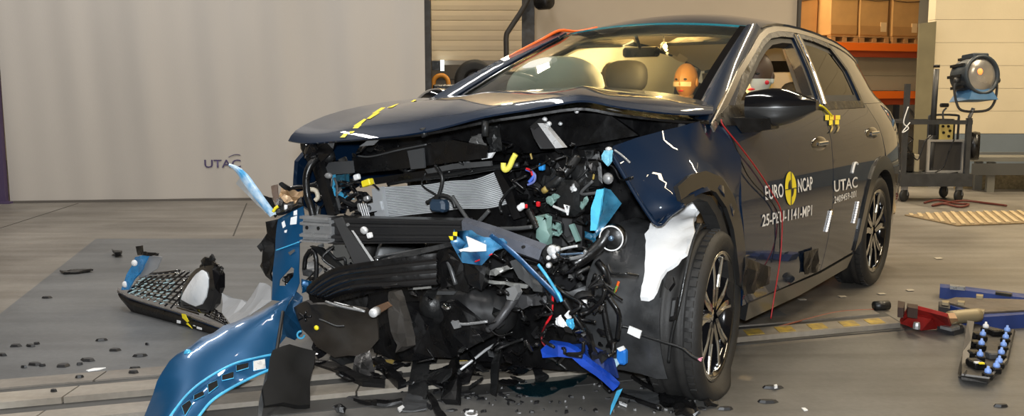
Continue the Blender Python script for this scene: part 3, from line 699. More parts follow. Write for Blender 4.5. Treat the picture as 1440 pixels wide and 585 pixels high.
# ------------------------------------------------------------------ wheels
def make_wheel(name, loc, rz, flat=0.0, mirror=False):
    w = empty(name, loc, rz); w.parent = car
    prof = [(.257, .085), (.272, .105), (.30, .115), (.328, .105), (.340, .088), (.345, .06), (.339, .056), (.339, .048), (.346, .044), (.346, .022), (.339, .018), (.339, -.018), (.346, -.022), (.346, -.044), (.339, -.048), (.339, -.056), (.345, -.06), (.340, -.088), (.328, -.105), (.30, -.115), (.272, -.105), (.257, -.085)]
    b = MB(); b.lathe(prof, (0, 0, 0), 'y', 64)
    if flat:
        nv = []
        for (x, y, z) in b.v:
            d = max(0, -z-(flat-.05))
            if z < -flat+.006: z = -flat+.006
            y = y*(1+min(1.0, d*5.5)); nv.append((x*(1+.5*d), y, z))
        b.v = nv
    ty = b.build('tyre', RUBBER, w, True)
    b = MB()
    for i in range(56):                          # tread blocks along both shoulders
        a = 2*math.pi*i/56
        for yy in (-.075, .075):
            if flat and math.sin(a)*.345 < -flat+.05: continue
            M = Matrix.Rotation(-a, 3, 'Y'); b.box(M @ Vector((.3425, yy, 0)), (.010, .026, .024), M)
    t = b.build('tread_blocks', RUBBER, ty); t['kind'] = 'stuff'
    b = MB(); b.lathe([(.259, .088), (.263, .098), (.253, .101), (.239, .095), (.228, .06), (.225, -.02), (.241, -.08), (.259, -.088)], (0, 0, 0), 'y', 64)
    rim = b.build('rim', GLOSSB, w, True)
    b = MB(); b.lathe([(.248, .0995), (.260, .1000), (.2615, .096), (.252, .1020)], (0, 0, 0), 'y', 64); b.build('rim_lip', mat('bronze_machined_alloy', (0.50, 0.46, 0.38), 0.25, 0.6), w, True)
    b = MB(); b.lathe([(0, .07), (.036, .07), (.044, .06), (.05, .03), (.05, -.02), (0, -.02)], (0, 0, 0), 'y', 28); b.build('hub', GLOSSB, w, True)
    b = MB(); b.lathe([(0, .078), (.022, .077), (.026, .070), (.0, .070)], (0, 0, 0), 'y', 24); b.build('centre_cap', CHROME, w, True)
    b = MB(); b.lathe([(.05, -.005), (.165, -.005), (.165, -.025), (.05, -.025)], (0, 0, 0), 'y', 40); b.build('brake_disc', STEEL, w, True)
    ALLOY = mat('bronze_machined_alloy', (0.5, 0.46, 0.38), 0.22, 1.0)
    spm = None
    for i in range(5):
        a = 2*math.pi*i/5+.35; M = Matrix.Rotation(-a, 3, 'Y')
        b = MB()
        for sg in (-1, 1):
            q = [(.03, sg*.006), (.05, sg*.034), (.15, sg*.048), (.250, sg*.092), (.250, sg*.054), (.16, sg*.016), (.10, sg*.006)]
            vs = [M @ Vector((x, y_, z)) for y_, k in ((.045, 1), (.088, 1)) for x, z in q]; vs = [v + Vector((0, -.012*(1-min(1, v.length/.24)), 0)) for v in vs]
            n = len(q); b.add(vs, [tuple(range(n)), tuple(range(n, 2*n))]+[(j, (j+1) % n, n+(j+1) % n, n+j) for j in range(n)])
        sp = b.build('spoke', GLOSSB, w)
        b = MB()
        for sg in (-1, 1):
            q = [(.11, sg*.033), (.15, sg*.047), (.249, sg*.091), (.249, sg*.079), (.16, sg*.040)]
            vs = [M @ Vector((x, .0895, z)) for x, z in q]+[M @ Vector((x, .085, z)) for x, z in q]; n = 5
            b.add(vs, [tuple(range(n)), tuple(range(n, 2*n))]+[(j, (j+1) % n, n+(j+1) % n, n+j) for j in range(n)])
        b.build('machined_face', ALLOY, w)
    if mirror: w.rotation_euler = (0, 0, rz+math.pi)
    return w
wl = L(1012, 444, y=.93); make_wheel('front_wheel', (wl.x+.018, wl.y-.1, wl.z), math.radians(8), flat=wl.z-.002)
make_wheel('rear_wheel', (RW[0], .80, .345), 0)
make_wheel('front_wheel', (.02, -.79, .345), 0, mirror=True)
make_wheel('rear_wheel', (RW[0], -.80, .345), 0, mirror=True)
for sd in (1, -1):
    b = MB(); b.sheet([[(RW[0]+.42*math.cos(a), sd*y, .345+.42*math.sin(a)) for y in (.5, .86)] for a in [math.pi*i/12 for i in range(13)]][::sd], .01); b.build('wheel_arch_liner', PLAST, car, True)
# ------------------------------------------------------------------ mirror, handles, markings on the near doors
dl = doors[1, 'f']; dr = doors[1, 'r']
def mk_mirror(sd, name='door_mirror'):
    def mp(x, y, z): return Vector((x, sd*y, z))
    rows = []
    for i in range(9):                           # from the door outwards
        t = i/8; y = .845+.27*t; hz = .084*(.62+.38*math.sin(math.pi*min(1, .1+t*.9)))*(1-.62*t**3); zc = 1.143-.012*t+.020*t*t
        dx = .085*(1-.8*t**3); xc = -.50-.05*t
        rows.append([mp(xc+dx*c, y, zc+hz*s_) for c, s_ in [(math.copysign(abs(math.cos(a))**.7, math.cos(a)), math.copysign(abs(math.sin(a))**.7, math.sin(a))) for a in [2*math.pi*j/20 for j in range(21)]]])
    root = MB(); root.grid(rows); root.add(rows[0][:-1], [tuple(range(20))]); root.add(rows[-1][:-1], [tuple(range(20))])
    m_ = root.build(name, CLAD, car, 'auto')
    cap = MB(); cr = [[p+Vector((.003, 0, .003)) for p in r[0:9]] for r in rows]; cap.sheet([[p for p in r] for r in cr], .004); cap.build('mirror_cap', GLOSSB, m_, True)
    arm = MB(); q = [mp(-.30, .83, 1.10), mp(-.62, .83, 1.10), mp(-.62, .83, 1.03), mp(-.36, .86, 1.035)]; q2 = [mp(-.44, .95, 1.095), mp(-.56, .95, 1.095), mp(-.56, .95, 1.05), mp(-.46, .95, 1.05)]
    arm.add(q+q2, [(0, 1, 2, 3), (4, 7, 6, 5), (0, 4, 5, 1), (1, 5, 6, 2), (2, 6, 7, 3), (3, 7, 4, 0)]); arm.build('mirror_arm', PLAST, m_)
    gl = MB(); gl.add([r + Vector((0, 0, 0)) for r in [mp(-.592, .875, 1.09), mp(-.612, 1.03, 1.095), mp(-.612, 1.03, 1.185), mp(-.592, .875, 1.19)]], [(0, 1, 2, 3)]); gl.build('mirror_glass', CHROME, m_)
    return m_
mk_mirror(1); mk_mirror(-1)
# black sail panel in the front corner of the door window
sail = [sidep(1003, 168), sidep(1022, 148), sidep(1052, 148), sidep(1052, 176), sidep(1015, 176)]
flank('mirror_sail_panel', [(p.x, p.z) for p in sail], PLAST, .008, .012, side=1, parent=dl)
def handle(px0, px1, py, parent):
    a, c = sidep(px0, py), sidep(px1, py); z = (a.z+c.z)/2
    b = MB(); b.blob(((a.x+c.x)/2, S(a.x, z)-.004, z), (abs(a.x-c.x)*.46, .012, .044), 18, 10); h = b.build('door_handle', GLOSSB, parent, True)
    b = MB(); b.cbox(((a.x+c.x)/2-.03, S(a.x, z)+.010, z+.008), (abs(a.x-c.x)*.55, .012, .020), .005); b.build('handle_grip', CHROME, h)
handle(1139, 1165, 204, dl); handle(1216, 1236, 189, dr)
def along(p0, p1, off=.004, up=None):            # lettering line from p0 to p1 (pixels) on the flank
    a, c = sidep(*p0), sidep(*p1); ln = (c-a).length
    def fn(u, v):
        t = u/ln; x = a.x+(c.x-a.x)*t; z = a.z+(c.z-a.z)*t+v; return Vector((x, S(x, z)+off, z))
    return fn, ln
def letters(nm, s, p0, p1, hpx, parent, m=WHITE, shear=0.0):
    fn, ln = along(p0, p1); a, c = sidep(*p0), sidep(p0[0], p0[1]-hpx); text(nm, s, abs(c.z-a.z)/.70, fn, m, parent, width=ln, shear=shear)
letters('lettering', 'EURO', (1075.5, 281), (1101, 276.5), 20, dl)
letters('lettering', 'NCAP', (1121.5, 270.5), (1142, 266), 19, dl)
letters('lettering', '25-PEU-1141-MP1', (1070.5, 318.5), (1140.5, 302.5), 16.5, dl)
letters('lettering', 'UTAC', (1172, 270), (1205, 263), 16, dr)
letters('lettering', '2409459-001', (1172, 286), (1203, 276.5), 9.5, dr)
fn, ln = along((1172, 270), (1205, 263)); b = MB(); z_ = .085
sw = [fn(ln*(.78+.25*t), .085+.055*math.sin(t*2.2)) for t in [i/8 for i in range(9)]]; b.tube(sw, .006, 5); b.build('logo_swoosh', WHITE, dr)
a, c = sidep(1111, 265), sidep(1111, 241); cen = a; rad = abs(c.z-a.z)
def disc(name, r0, r1, a0, a1, m, off, parent):
    b = MB(); n = max(6, int((a1-a0)/10)); P = []
    for r in (r0, r1):
        P.append([Vector((cen.x-r*math.cos(math.radians(q)), 0, cen.z+r*math.sin(math.radians(q)))) for q in [a0+(a1-a0)*i/n for i in range(n+1)]])
    for row in P:
        for p in row: p.y = S(p.x, p.z)+off
    b.grid(P); return b.build(name, m, parent)
disc('target_disc', 0.0, rad, 0, 360, YEL, .004, dl)
disc('target_quadrant', 0.0, rad*.52, 90, 180, BLK, .0055, dl); disc('target_quadrant', 0.0, rad*.52, 270, 360, BLK, .0055, dl)
for (x0, y0, x1, y1) in ((1102, 267, 1121, 263.5), (1111, 242, 1111, 289)):
    fn, ln = along((x0, y0), (x1, y1), .0055)
    b = MB(); pts = [fn(ln*i/10, 0) for i in range(11)]; b.tube(pts, .0022, 4); b.build('target_line', BLK, dl)
# yellow chequered tape target hanging from the mirror string
for (x0, y0, x1, y1, m) in [(1160.5, 161.5, 1166, 169, YEL), (1166, 169, 1171, 176, YEL), (1167, 162, 1172.5, 168.5, YEL), (1175, 162, 1181.5, 168, YEL), (1174.5, 168.5, 1180, 175, YEL), (1171, 162, 1176, 169, REDP), (1171, 169, 1174.5, 175.5, PLAST2)]:
    P = [sidep(x0, y0, .006), sidep(x1, y0, .006), sidep(x1, y1, .006), sidep(x0, y1, .006)]
    b = MB(); b.add(P, [(0, 1, 2, 3)]); b.build('tape_square', m, dr)
for x in (1169.0, 1178):
    tube('tape_tail', [sidep(x, 175, .007), sidep(x+1.5, 180, .007), sidep(x-1, 186, .007)], .005, YELD, dr, 5, 3)
tube('mirror_string', [sidep(1153, 148, .02), sidep(1161, 153, .01), sidep(1170, 163, .008)], .006, YEL, dr, 5, 3)
# reflection of a light panel on the rear door, built as glowing tiles
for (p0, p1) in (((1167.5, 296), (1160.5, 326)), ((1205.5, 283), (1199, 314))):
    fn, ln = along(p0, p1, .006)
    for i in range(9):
        p = fn(ln*(i+.5)/9, 0); b = MB(); b.box(p, (.022, .006, ln/9*.72)); b.build('reflection_tile', mat('light_panel_reflection', (.9, .92, .95), .3, emit=(1, 1, 1), estr=0.5), dr)
P = [sidep(1168.5, 295, .0045), sidep(1171.5, 294, .0045), sidep(1171.5, 302, .0045), sidep(1168, 303, .0045)]
b = MB(); b.add(P, [(0, 1, 2, 3)]); b.build('tape_square', YELD, dr)
# red and black wires hanging down the front door
tube('red_wire', [sidep(1014, 168, .02), sidep(1018, 178, .02), sidep(1040, 205, .015), sidep(1066, 240, .012), sidep(1086, 272, .012), sidep(1099, 300, .012), sidep(1099, 340, .015), sidep(1096, 372, .03), L(1090, 410, y=.95), L(1084, 448, y=.95)], .0032, mat('dark_red_loom', lin((150, 22, 28)), .5), car, 6, 6)
tube('black_wire', [sidep(1014, 168, .015), sidep(1030, 195, .012), sidep(1046, 236, .01), sidep(1060, 258, .01), sidep(1092, 295, .012), sidep(1097, 340, .012), sidep(1096, 372, .02)], .003, PLAST, car, 6, 5)
# the sheet folded out at the sill under the front door
plate('sill_flap', [sidep(1047, 362, .01), sidep(1082, 376, .02), sidep(1078, 398, .03), sidep(1058, 412, .03), sidep(1044, 415, .02)], .004, PLAST, car, crumple=.02)
plate('sill_flap', [sidep(1130, 355, .012), sidep(1149, 349, .012), sidep(1148, 382, .015), sidep(1132, 386, .015)], .004, PLAST, car, crumple=.02)
# orange tube taped along the far windshield pillar
op = [ws(t, -1.0)+Vector((-.02, -.045, .035)) for t in (0.02, .15, .3, .45, .6, .75, .9)]
tube('orange_tube', [roofp(-1.5, -.93, .02), roofp(-1.32, -.94, .02)]+op, .009, ORANGEC, car, 8, 4)
# ------------------------------------------------------------------ cabin
b = MB(); b.sheet([[Vector((-.15-.45*t, y, .98+.07*math.sin(math.pi*t)-.05*t-.02*abs(y))) for t in (0, .25, .5, .75, 1)] for y in (-.7, -.4, 0, .4, .7)], .2); b.build('dashboard', PLAST, car, True)
def seat(x, y):
    b = MB(); rows = []
    for (z, dx, w, d) in ((.42, 0, .24, .1), (.6, -.03, .25, .11), (.85, -.1, .24, .10), (1.05, -.16, .21, .085), (1.16, -.19, .15, .06)):
        rows.append([Vector((x+dx+d*math.cos(a)*.9, y+w*math.copysign(abs(math.sin(a))**.6, math.sin(a)), z)) for a in [2*math.pi*j/16 for j in range(17)]])
    b.grid(rows); b.add(rows[-1][:-1], [tuple(range(16))]); st = b.build('seat_back', SEAT, car, True)
    b = MB(); b.cbox((x+.22, y, .42), (.5, .5, .16), .05); b.build('seat_cushion', SEAT, st, 'auto')
    b = MB(); b.blob((x-.19, y, 1.30), (.065, .135, .10), 16, 10, None, .7); b.build('headrest', SEAT, st, True)
    for s_ in (-.05, .05):
        b = MB(); b.tube([(x-.19, y+s_, 1.12), (x-.19, y+s_, 1.26)], .008, 6); b.build('headrest_post', CHROME, st)
seat(-1.42, .37); seat(-1.42, -.37)
for y in (-.38, .0, .38):
    b = MB(); b.cbox((-2.45, y, .75), (.22, .36, .72), .06, Matrix.Rotation(-.22, 3, 'Y')); sb = b.build('rear_seat_back', SEAT, car, 'auto')
    b = MB(); b.blob((-2.56, y, 1.2), (.05, .12, .075), 14, 8, None, .7); b.build('rear_headrest', SEAT, sb, True)
b = MB(); b.cbox((-2.2, 0, .42), (.5, 1.25, .18), .05); b.build('rear_seat_cushion', SEAT, car, 'auto')
M = Matrix.Rotation(math.radians(-65), 3, 'Y')
b = MB(); rr = [Vector((-.78, .37, .99)) + M @ Vector((.18*math.cos(a), .18*math.sin(a), 0)) for a in [2*math.pi*j/28 for j in range(29)]]; b.tube(rr, .015, 8, False); sw_ = b.build('steering_wheel', PLAST, car, True)
b = MB(); b.blob((-.80, .37, 1.0), (.05, .16, .14), 16, 10); b.build('driver_airbag', BAG, sw_, True)
b = MB(); b.tube([(-.76, .37, .98), (-.4, .37, .86)], .03, 8); b.build('steering_column', PLAST, sw_, True)
b = MB(); b.blob((-.76, -.34, 1.20), (.22, .27, .19), 20, 14, Matrix.Rotation(.3, 3, 'Y'), .85); b.build('passenger_airbag', BAG, car, True)
def cap_(x, t, i): z = zr(x)-.07-(zr(x)-.07-1.12)*t; return Vector((x, -(S(x, z)-.11-.03*math.sin(math.pi*t)-.015*math.sin(i*2.1)), z))
cur = MB(); cur.sheet([[cap_(-.98-.15*i, t, i) for t in (0, .25, .5, .75, 1)] for i in range(14)], .02); cur.build('curtain_airbag', BAG, car, True)
b = MB(); b.cbox((-1.08, 0, 1.42), (.03, .22, .055), .012); rm = b.build('rear_view_mirror', PLAST, car, 'auto')
b = MB(); b.tube([(-1.07, 0, 1.44), (-1.02, 0, 1.50)], .01, 6); b.build('mirror_stalk', PLAST, rm)
for y in (-.3, .3):
    b = MB(); b.cbox((-1.18, y, 1.475), (.14, .34, .016), .005, Matrix.Rotation(.25, 3, 'Y')); b.build('sun_visor', MIDG, car)
# on-board lamp that lit the cabin for the test cameras
lm = L(935, 65, y=.03)
t = empty('onboard_lamp', tuple(tow(lm+Vector((0, 0, -.01)))))
b = MB(); b.lathe([(0, -.01), (.016, -.01), (.026, .012), (.024, .02)], (0, 0, 0.01), 'y', 16); b.build('reflector', CHROME, t, True)
b = MB(); b.blob((0, -.008, .01), (.013, .010, .013), 12, 8); b.build('bulb', mat('lit_warm_bulb', (1, .8, .4), .4, emit=(1.0, .74, .34), estr=90), t, True)
b = MB(); b.tube([(0, .02, .01), (0, .05, .05), (0, .06, .09)], .006, 6); b.build('bracket', PLAST, t)
tag(t, 'small lit warm lamp behind the windshield below the roof', 'lamp')
ld = bpy.data.lights.new('onboard_lamp_light', 'POINT'); ld.energy = 75; ld.color = (1, .66, .28); ld.shadow_soft_size = .008
lo = bpy.data.objects.new('onboard_lamp_light', ld); COL.objects.link(lo); lo.location = tow(lm+Vector((-.03, 0, -.03)))
# crash dummies
def dummy_skin():
    m = bpy.data.materials.new('dummy_head_vinyl'); m.use_nodes = True; nt = m.node_tree; bs = nt.nodes['Principled BSDF']; bs.inputs['Roughness'].default_value = .5
    tc = nt.nodes.new('ShaderNodeTexCoord'); sx = nt.nodes.new('ShaderNodeSeparateXYZ'); nt.links.new(tc.outputs['Object'], sx.inputs[0])
    r = nt.nodes.new('ShaderNodeValToRGB'); r.color_ramp.interpolation = 'CONSTANT'
    mr = nt.nodes.new('ShaderNodeMapRange'); mr.inputs[1].default_value = -.13; mr.inputs[2].default_value = .13
    nt.links.new(sx.outputs['Z'], mr.inputs[0]); nt.links.new(mr.outputs[0], r.inputs['Fac'])
    e = r.color_ramp.elements; e[0].position = 0; e[0].color = (*lin((200, 205, 190)), 1); e[1].position = .44; e[1].color = (*lin((72, 56, 44)), 1)
    nt.links.new(r.outputs['Color'], bs.inputs['Base Color']); return m
DSK = dummy_skin(); SUIT = mat('dummy_suit', lin((120, 96, 66)), .8); VINYL = mat('dummy_vinyl', lin((196, 140, 78)), .5)
def dummy(name, head, hip, hand_l, hand_r, label, sc=1.0, hm=None, knees=None):
    root = empty(name, tuple(tow((hip[0], hip[1], hip[2]-.1))), 0); root.rotation_euler = (0, 0, car.rotation_euler.z)
    B = Vector((hip[0], hip[1], hip[2]-.1)); h = Vector(head); p = Vector(hip)
    neck = h+Vector((-.02, (p.y-h.y)*.15, -.15*sc)); ch = p.lerp(neck, .62); wa = p.lerp(neck, .3)
    vs = [p, wa, ch, neck, h+Vector((-.01, 0, -.06*sc))]; ed = [(0, 1), (1, 2), (2, 3), (3, 4)]; rad = [(.15, .12), (.14, .11), (.17, .12), (.06, .06), (.05, .05)]
    for sg, hd in ((1, hand_l), (-1, hand_r)):
        s0 = ch+Vector((0, sg*.17*sc, .10*sc)); hd = Vector(hd); el = s0.lerp(hd, .5)+Vector((-.04, sg*.05, -.10*sc)); k = len(vs)
        vs += [s0, el, hd]; ed += [(2, k), (k, k+1), (k+1, k+2)]; rad += [(.06, .06), (.046, .046), (.035, .035)]
        kn = p+Vector((.42*sc, sg*.12, .12*sc)); ft = kn+Vector((.22*sc, 0, -.34*sc)); hp = p+Vector((.03, sg*.1, -.02)); k = len(vs)
        vs += [hp, kn, ft, ft+Vector((.14*sc, 0, -.02))]; ed += [(0, k), (k, k+1), (k+1, k+2), (k+2, k+3)]; rad += [(.1, .1), (.07, .07), (.05, .05), (.04, .04)]
    me = bpy.data.meshes.new('body'); me.from_pydata([tuple(v-B) for v in vs], ed, [])
    o = link('body', me, SUIT, root); md = o.modifiers.new('Skin', 'SKIN')
    sv = me.skin_vertices[0].data
    for i, r_ in enumerate(rad): sv[i].radius = (r_[0]*sc, r_[1]*sc)
    sv[0].use_root = True; md.use_smooth_shade = True
    s2 = o.modifiers.new('Subdivision', 'SUBSURF'); s2.levels = 1; s2.render_levels = 2
    b = MB(); rows = []                          # head: skull, brow, nose, chin
    for i in range(15):
        th = math.pi*i/14; row = []
        for j in range(24):
            ph = 2*math.pi*j/24; d = Vector((math.sin(th)*math.cos(ph), math.sin(th)*math.sin(ph), math.cos(th)))
            r_ = Vector((.105*d.x, .080*d.y, .125*d.z))
            if d.z < -.1: r_.x *= 1-.18*(-d.z-.1) if d.x > 0 else 1-.5*(-d.z-.1); r_.y *= 1-.3*(-d.z-.1)
            f = max(0, d.x)**8; r_.x += .022*f*math.exp(-((d.z+.12)/.16)**2)*(1 if abs(d.y) < .25 else 0)
            r_.x -= .012*max(0, d.x)**2*math.exp(-((d.z-.06)/.1)**2)
            row.append(r_*sc)
        rows.append(row+[row[0]])
    b.grid(rows); hd = b.build('head', hm or DSK, root, True); hd.location = h-B
    for sg in (1, -1):
        b = MB(); b.blob((-.005, sg*.079*sc, -.01), (.018*sc, .01*sc, .03*sc), 10, 8); b.build('ear', hm or DSK, hd, True)
    for sg in (1, -1):
        b = MB(); b.blob((.088*sc, sg*.032*sc, .012*sc), (.01*sc, .014*sc, .008*sc), 10, 6); b.build('eye', BLK, hd, True)
    b = MB(); b.blob((.083*sc, 0, -.068*sc), (.008*sc, .022*sc, .006*sc), 10, 6); b.build('mouth', RED, hd, True)
    for sg, hdp in ((1, hand_l), (-1, hand_r)):
        b = MB(); hp = Vector(hdp)-B; b.cbox(hp+Vector((.03, 0, 0)), (.08*sc, .07*sc, .03*sc), .01)
        for k in range(4):
            y = (-.026+.0175*k)*sc; ln_ = (.055, .065, .06, .045)[k]*sc
            b.tube([hp+Vector((.065*sc, y, 0)), hp+Vector((.065*sc+ln_*.6, y, .006)), hp+Vector((.065*sc+ln_, y, -.018*sc))], .008*sc, 6)
        b.tube([hp+Vector((.01*sc, -sg*.03*sc, 0)), hp+Vector((.04*sc, -sg*.055*sc, -.005)), hp+Vector((.065*sc, -sg*.055*sc, -.012))], .009*sc, 6)
        b.build('hand', VINYL, root, True)
    tag(root, label, 'dummy'); return root, hd
hdp = L(1065, 107, y=.50)
d1, h1 = dummy('crash_dummy', tuple(hdp), (hdp.x+.16, .40, .60), (-.86, .50, .96), (-.88, .25, .94), 'crash dummy in the near front seat with a painted face', 1.05)
for (y, z, m, sc_) in ((.072, -.035, mat('red_face_paint', lin((215, 40, 60)), .5), (.03, .006, .012)), (.060, -.045, YEL, (.012, .006, .022)),):
    b = MB(); b.blob((.045 if m is not YEL else -.03, y, z), sc_, 12, 8); b.build('face_paint', m, h1, True)
hp2 = L(965, 114, y=-.30)
d2, h2 = dummy('crash_dummy', tuple(hp2), (hp2.x+.04, hp2.y, .62), (hp2.x+.35, hp2.y+.2, .62), (hp2.x+.35, hp2.y-.2, .62), 'small crash dummy in the rear seat glowing orange behind the windshield', .95, VINYL)
b = MB(); b.sheet([[Vector((.104*math.cos(a)*.98, .082*math.sin(a), -.035+.03*k)) for k in range(2)] for a in [-.9+1.8*i/10 for i in range(11)]], .004); b.build('face_band', mat('pale_face_tape', lin((250, 225, 190)), .5), h2, True)
# ------------------------------------------------------------------ the torn-open front of the car
def PX(pts, x): return [L(p[0], p[1], x=(p[2] if len(p) > 2 else x)) for p in pts]
def cplate(name, pts, x, th, m, crumple=0.0, parent=car, **k): return plate(name, PX(pts, x), th, m, parent, crumple, **k)
def ctube(name, pts, x, r, m, parent=car, seg=7, sm=5): return tube(name, PX(pts, x), r, m, parent, seg, sm)
# bumper cross-beam: ridged extrusion, bare aluminium end then black-coated
def ridged(name, a0, a1, c0, c1, m, th=.06):     # a0,a1 top/bottom at one end; c0,c1 at the other
    a0, a1, c0, c1 = [Vector(q) for q in (a0, a1, c0, c1)]
    prof = [(0, 0), (.0, .02), (.10, .02), (.13, 0), (.22, 0), (.25, .018), (.34, .018), (.38, 0), (.66, 0), (.70, .02), (.80, .02), (.84, 0), (.92, 0), (.95, .02), (1, .02), (1, 0)]
    b = MB(); rows = []
    for t in (0, .25, .5, .75, 1):
        u, v = a0.lerp(c0, t), a1.lerp(c1, t); rows.append([u.lerp(v, k)+Vector((d, 0, 0)) for k, d in prof]+[v+Vector((-th, 0, 0)), u+Vector((-th, 0, 0)), u])
    b.grid(rows); n = len(rows[0])-1
    b.add(rows[0][:-1], [tuple(range(n))]); b.add(rows[-1][:-1], [tuple(range(n))]); return b.build(name, m, car)
ridged('bumper_beam_end', L(426, 303, x=.74), L(426, 339, x=.74), L(466, 306, x=.74), L(466, 341, x=.74), mat('brushed_beam', (.30, .305, .31), .36, .35, noise_amt=.15))
ridged('bumper_beam', L(466, 305, x=.725), L(466, 342, x=.725), L(652, 309, x=.60), L(650, 341, x=.60), mat('black_coated_steel', (.022, .022, .023), .3, .1))
for (p, q) in (((432, 320), .75), ((448, 321), .75)):
    b = MB(); b.lathe([(0, 0), (.008, 0), (.008, .004)], L(*p, x=q), 'y', 10, Matrix.Rotation(-math.pi/2, 3, 'Z')); b.build('beam_hole', BLK, car)
# radiator stack
def quadmap(c, s, t): return (c[0]*(1-s)+c[1]*s)*(1-t)+(c[3]*(1-s)+c[2]*s)*t
rc = [L(540, 263, x=.50), L(702, 243, x=.36), L(726, 287, x=.34), L(545, 306, x=.50)]
NF = 18
def radp(s, t, dx=0.0):
    p = quadmap(rc, s, t); w = .010*noise.noise(Vector((s*5, t*2, 9)))+.020*max(0, s-.45)*math.sin(s*16+t*3)
    return p+Vector((w+dx, 0, .014*max(0, s-.3)*math.sin(s*13+1)-.012*math.sin(math.pi*s)*(1-t)))
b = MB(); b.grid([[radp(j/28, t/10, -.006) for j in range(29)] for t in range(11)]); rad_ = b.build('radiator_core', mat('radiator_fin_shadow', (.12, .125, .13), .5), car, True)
for k in range(NF):                              # flat tubes across the core
    t0_, t1_ = (k+.08)/NF, (k+.70)/NF
    b = MB(); b.grid([[radp(j/28, t_, d_) for j in range(29)] for t_, d_ in ((t0_, -.004), (t0_+.004, 0), (t1_-.004, 0), (t1_, -.004))]); b.build('radiator_tube', CORE, rad_, True)
cplate('radiator_end_tank', [(527, 265), (541, 262), (547, 306), (532, 308)], .51, .02, mat('pale_tank', (.5, .52, .54), .4, .3))
cplate('tank_slot', [(528, 281), (536, 279), (538, 283), (530, 285)], .515, .006, MIDG); cplate('tank_slot', [(530, 297), (541, 295), (542, 305), (532, 307)], .515, .006, MIDG)
br = cplate('radiator_bracket', [(517, 287), (536, 283), (539, 295), (517, 299)], .53, .01, mat('pale_tank', (.5, .52, .54), .4, .3))
b = MB(); b.lathe([(0, 0), (.012, 0), (.012, .006)], L(519.5, 292.5, x=.54), 'y', 12, Matrix.Rotation(-math.pi/2, 3, 'Z')); b.build('bracket_hole', BLK, br)
cplate('radiator_side_frame', [(700, 240), (708, 238), (726, 268), (738, 305), (728, 308), (716, 278)], .38, .03, PLAST)
ctube('radiator_tie_bar', [(546, 258), (580, 252), (640, 245), (690, 236), (730, 232)], .46, .012, PLAST2)
cplate('radiator_top_frame', [(530, 250, .48), (610, 238, .44), (692, 226, .38), (694, 234, .38), (610, 247, .44), (533, 259, .48)], .45, .03, PLAST)
cplate('cooling_fan_shroud', [(530, 268), (725, 240), (745, 320), (545, 330)], .26, .02, PLAST, .02)
# upper lock panel under the hood lip
cplate('lock_panel', [(460, 228), (497, 226), (499, 243), (462, 246)], .60, .02, mat('grey_lock_panel', (.055, .057, .06), .45))
cplate('lock_panel', [(500, 222), (575, 205), (640, 196), (690, 205), (688, 222), (610, 232), (506, 244)], .50, .02, PLAST, .02)
cplate('lock_panel_flange', [(575, 212), (597, 208), (599, 236), (580, 238)], .53, .01, mat('grey_lock_panel', (.055, .057, .06), .45))
cplate('lock_panel_flange', [(600, 238), (640, 230), (692, 226), (693, 233), (640, 238), (604, 244)], .50, .012, MIDG)
ctube('lock_panel_seam', [(503, 219), (522, 220), (560, 211), (600, 203)], .56, .004, MIDG)
cplate('hood_stay_plate', [(506, 206), (521, 195), (535, 195), (526, 204)], .62, .004, mat('stay_plate', (.16, .165, .17), .4))
cplate('hood_underlay', [(440, 203), (480, 198), (560, 190), (640, 178), (740, 156), (860, 160), (900, 190), (760, 215), (600, 215), (450, 225)], .16, .02, PLAST, .03)
ctube('hood_catch', [(595, 180), (596, 186), (598, 192)], .66, .014, PLAST2, car, 8, 0)
# headlamp remains on the far side
cplate('headlamp_shell', [(431, 203), (455, 199), (474, 200), (468, 222), (450, 232), (438, 222)], .62, .05, PLAST, .03)
cplate('headlamp_shell', [(432, 204), (440, 200), (446, 222), (441, 228)], .68, .02, GLOSSB, .02)
b = MB(); b.blob(L(461, 219, x=.64), (.03, .035, .03), 12, 8); b.build('headlamp_bulb_socket', PLAST2, car, True)
ctube('seal_hose', [(450, 221, .66), (438, 230, .7), (431, 248, .72), (432, 274, .72), (437, 290, .72), (440, 303, .72)], .7, .016, PLAST, car, 8)
ctube('hose_tip', [(437, 292, .725), (440, 303, .725)], .72, .006, WHITE, car, 6, 2)
cplate('diagonal_strut', [(444, 232), (456, 228), (478, 300), (468, 306)], .66, .025, PLAST)
ctube('loop_wire', [(447, 262), (450, 252), (458, 247), (466, 250), (466, 262)], .68, .004, MIDG)
b = MB(); b.blob(L(462, 247, x=.68), (.015, .02, .013), 10, 6); b.build('wire_clip', STEEL, car)
# light blue inner wing behind
cplate('inner_wing_edge', [(468, 246), (472, 245), (472, 276), (468, 276)], .60, .012, CYANP)
cplate('inner_wing_panel', [(472, 247), (492, 244), (493, 262), (474, 265)], .56, .008, mat('teal_inner_panel', lin((30, 78, 96)), .4), .01)
cplate('inner_wing_panel', [(475, 266), (486, 274), (500, 280), (486, 280), (474, 272)], .58, .008, CYANP)
ctube('cable_bundle', [(470, 250), (474, 262), (474, 280), (477, 296)], .62, .005, MIDG)
ctube('coolant_pipe', [(476, 278), (492, 286), (500, 288), (508, 280)], .60, .011, PLAST2)
ctube('coolant_pipe', [(498, 252), (494, 262), (500, 272), (488, 280)], .6, .009, PLAST)
for (px, py, m, s_) in ((502, 249, WHITE, (.02, .03, .024)), (517, 257, YEL, (.03, .05, .028)), (516, 279, STEEL, (.02, .03, .02)), (463, 297, WHITE, (.015, .02, .04)), (475, 286, MIDG, (.015, .018, .05)), (520, 331, WHITE, (.02, .022, .022)), (505, 292, STEEL, (.01, .01, .04))):
    b = MB(); b.cbox(L(px, py, x=.63 if py < 320 else .80), s_, .004, Matrix.Rotation(.3, 3, 'X')); b.build('plug_connector', m, car)
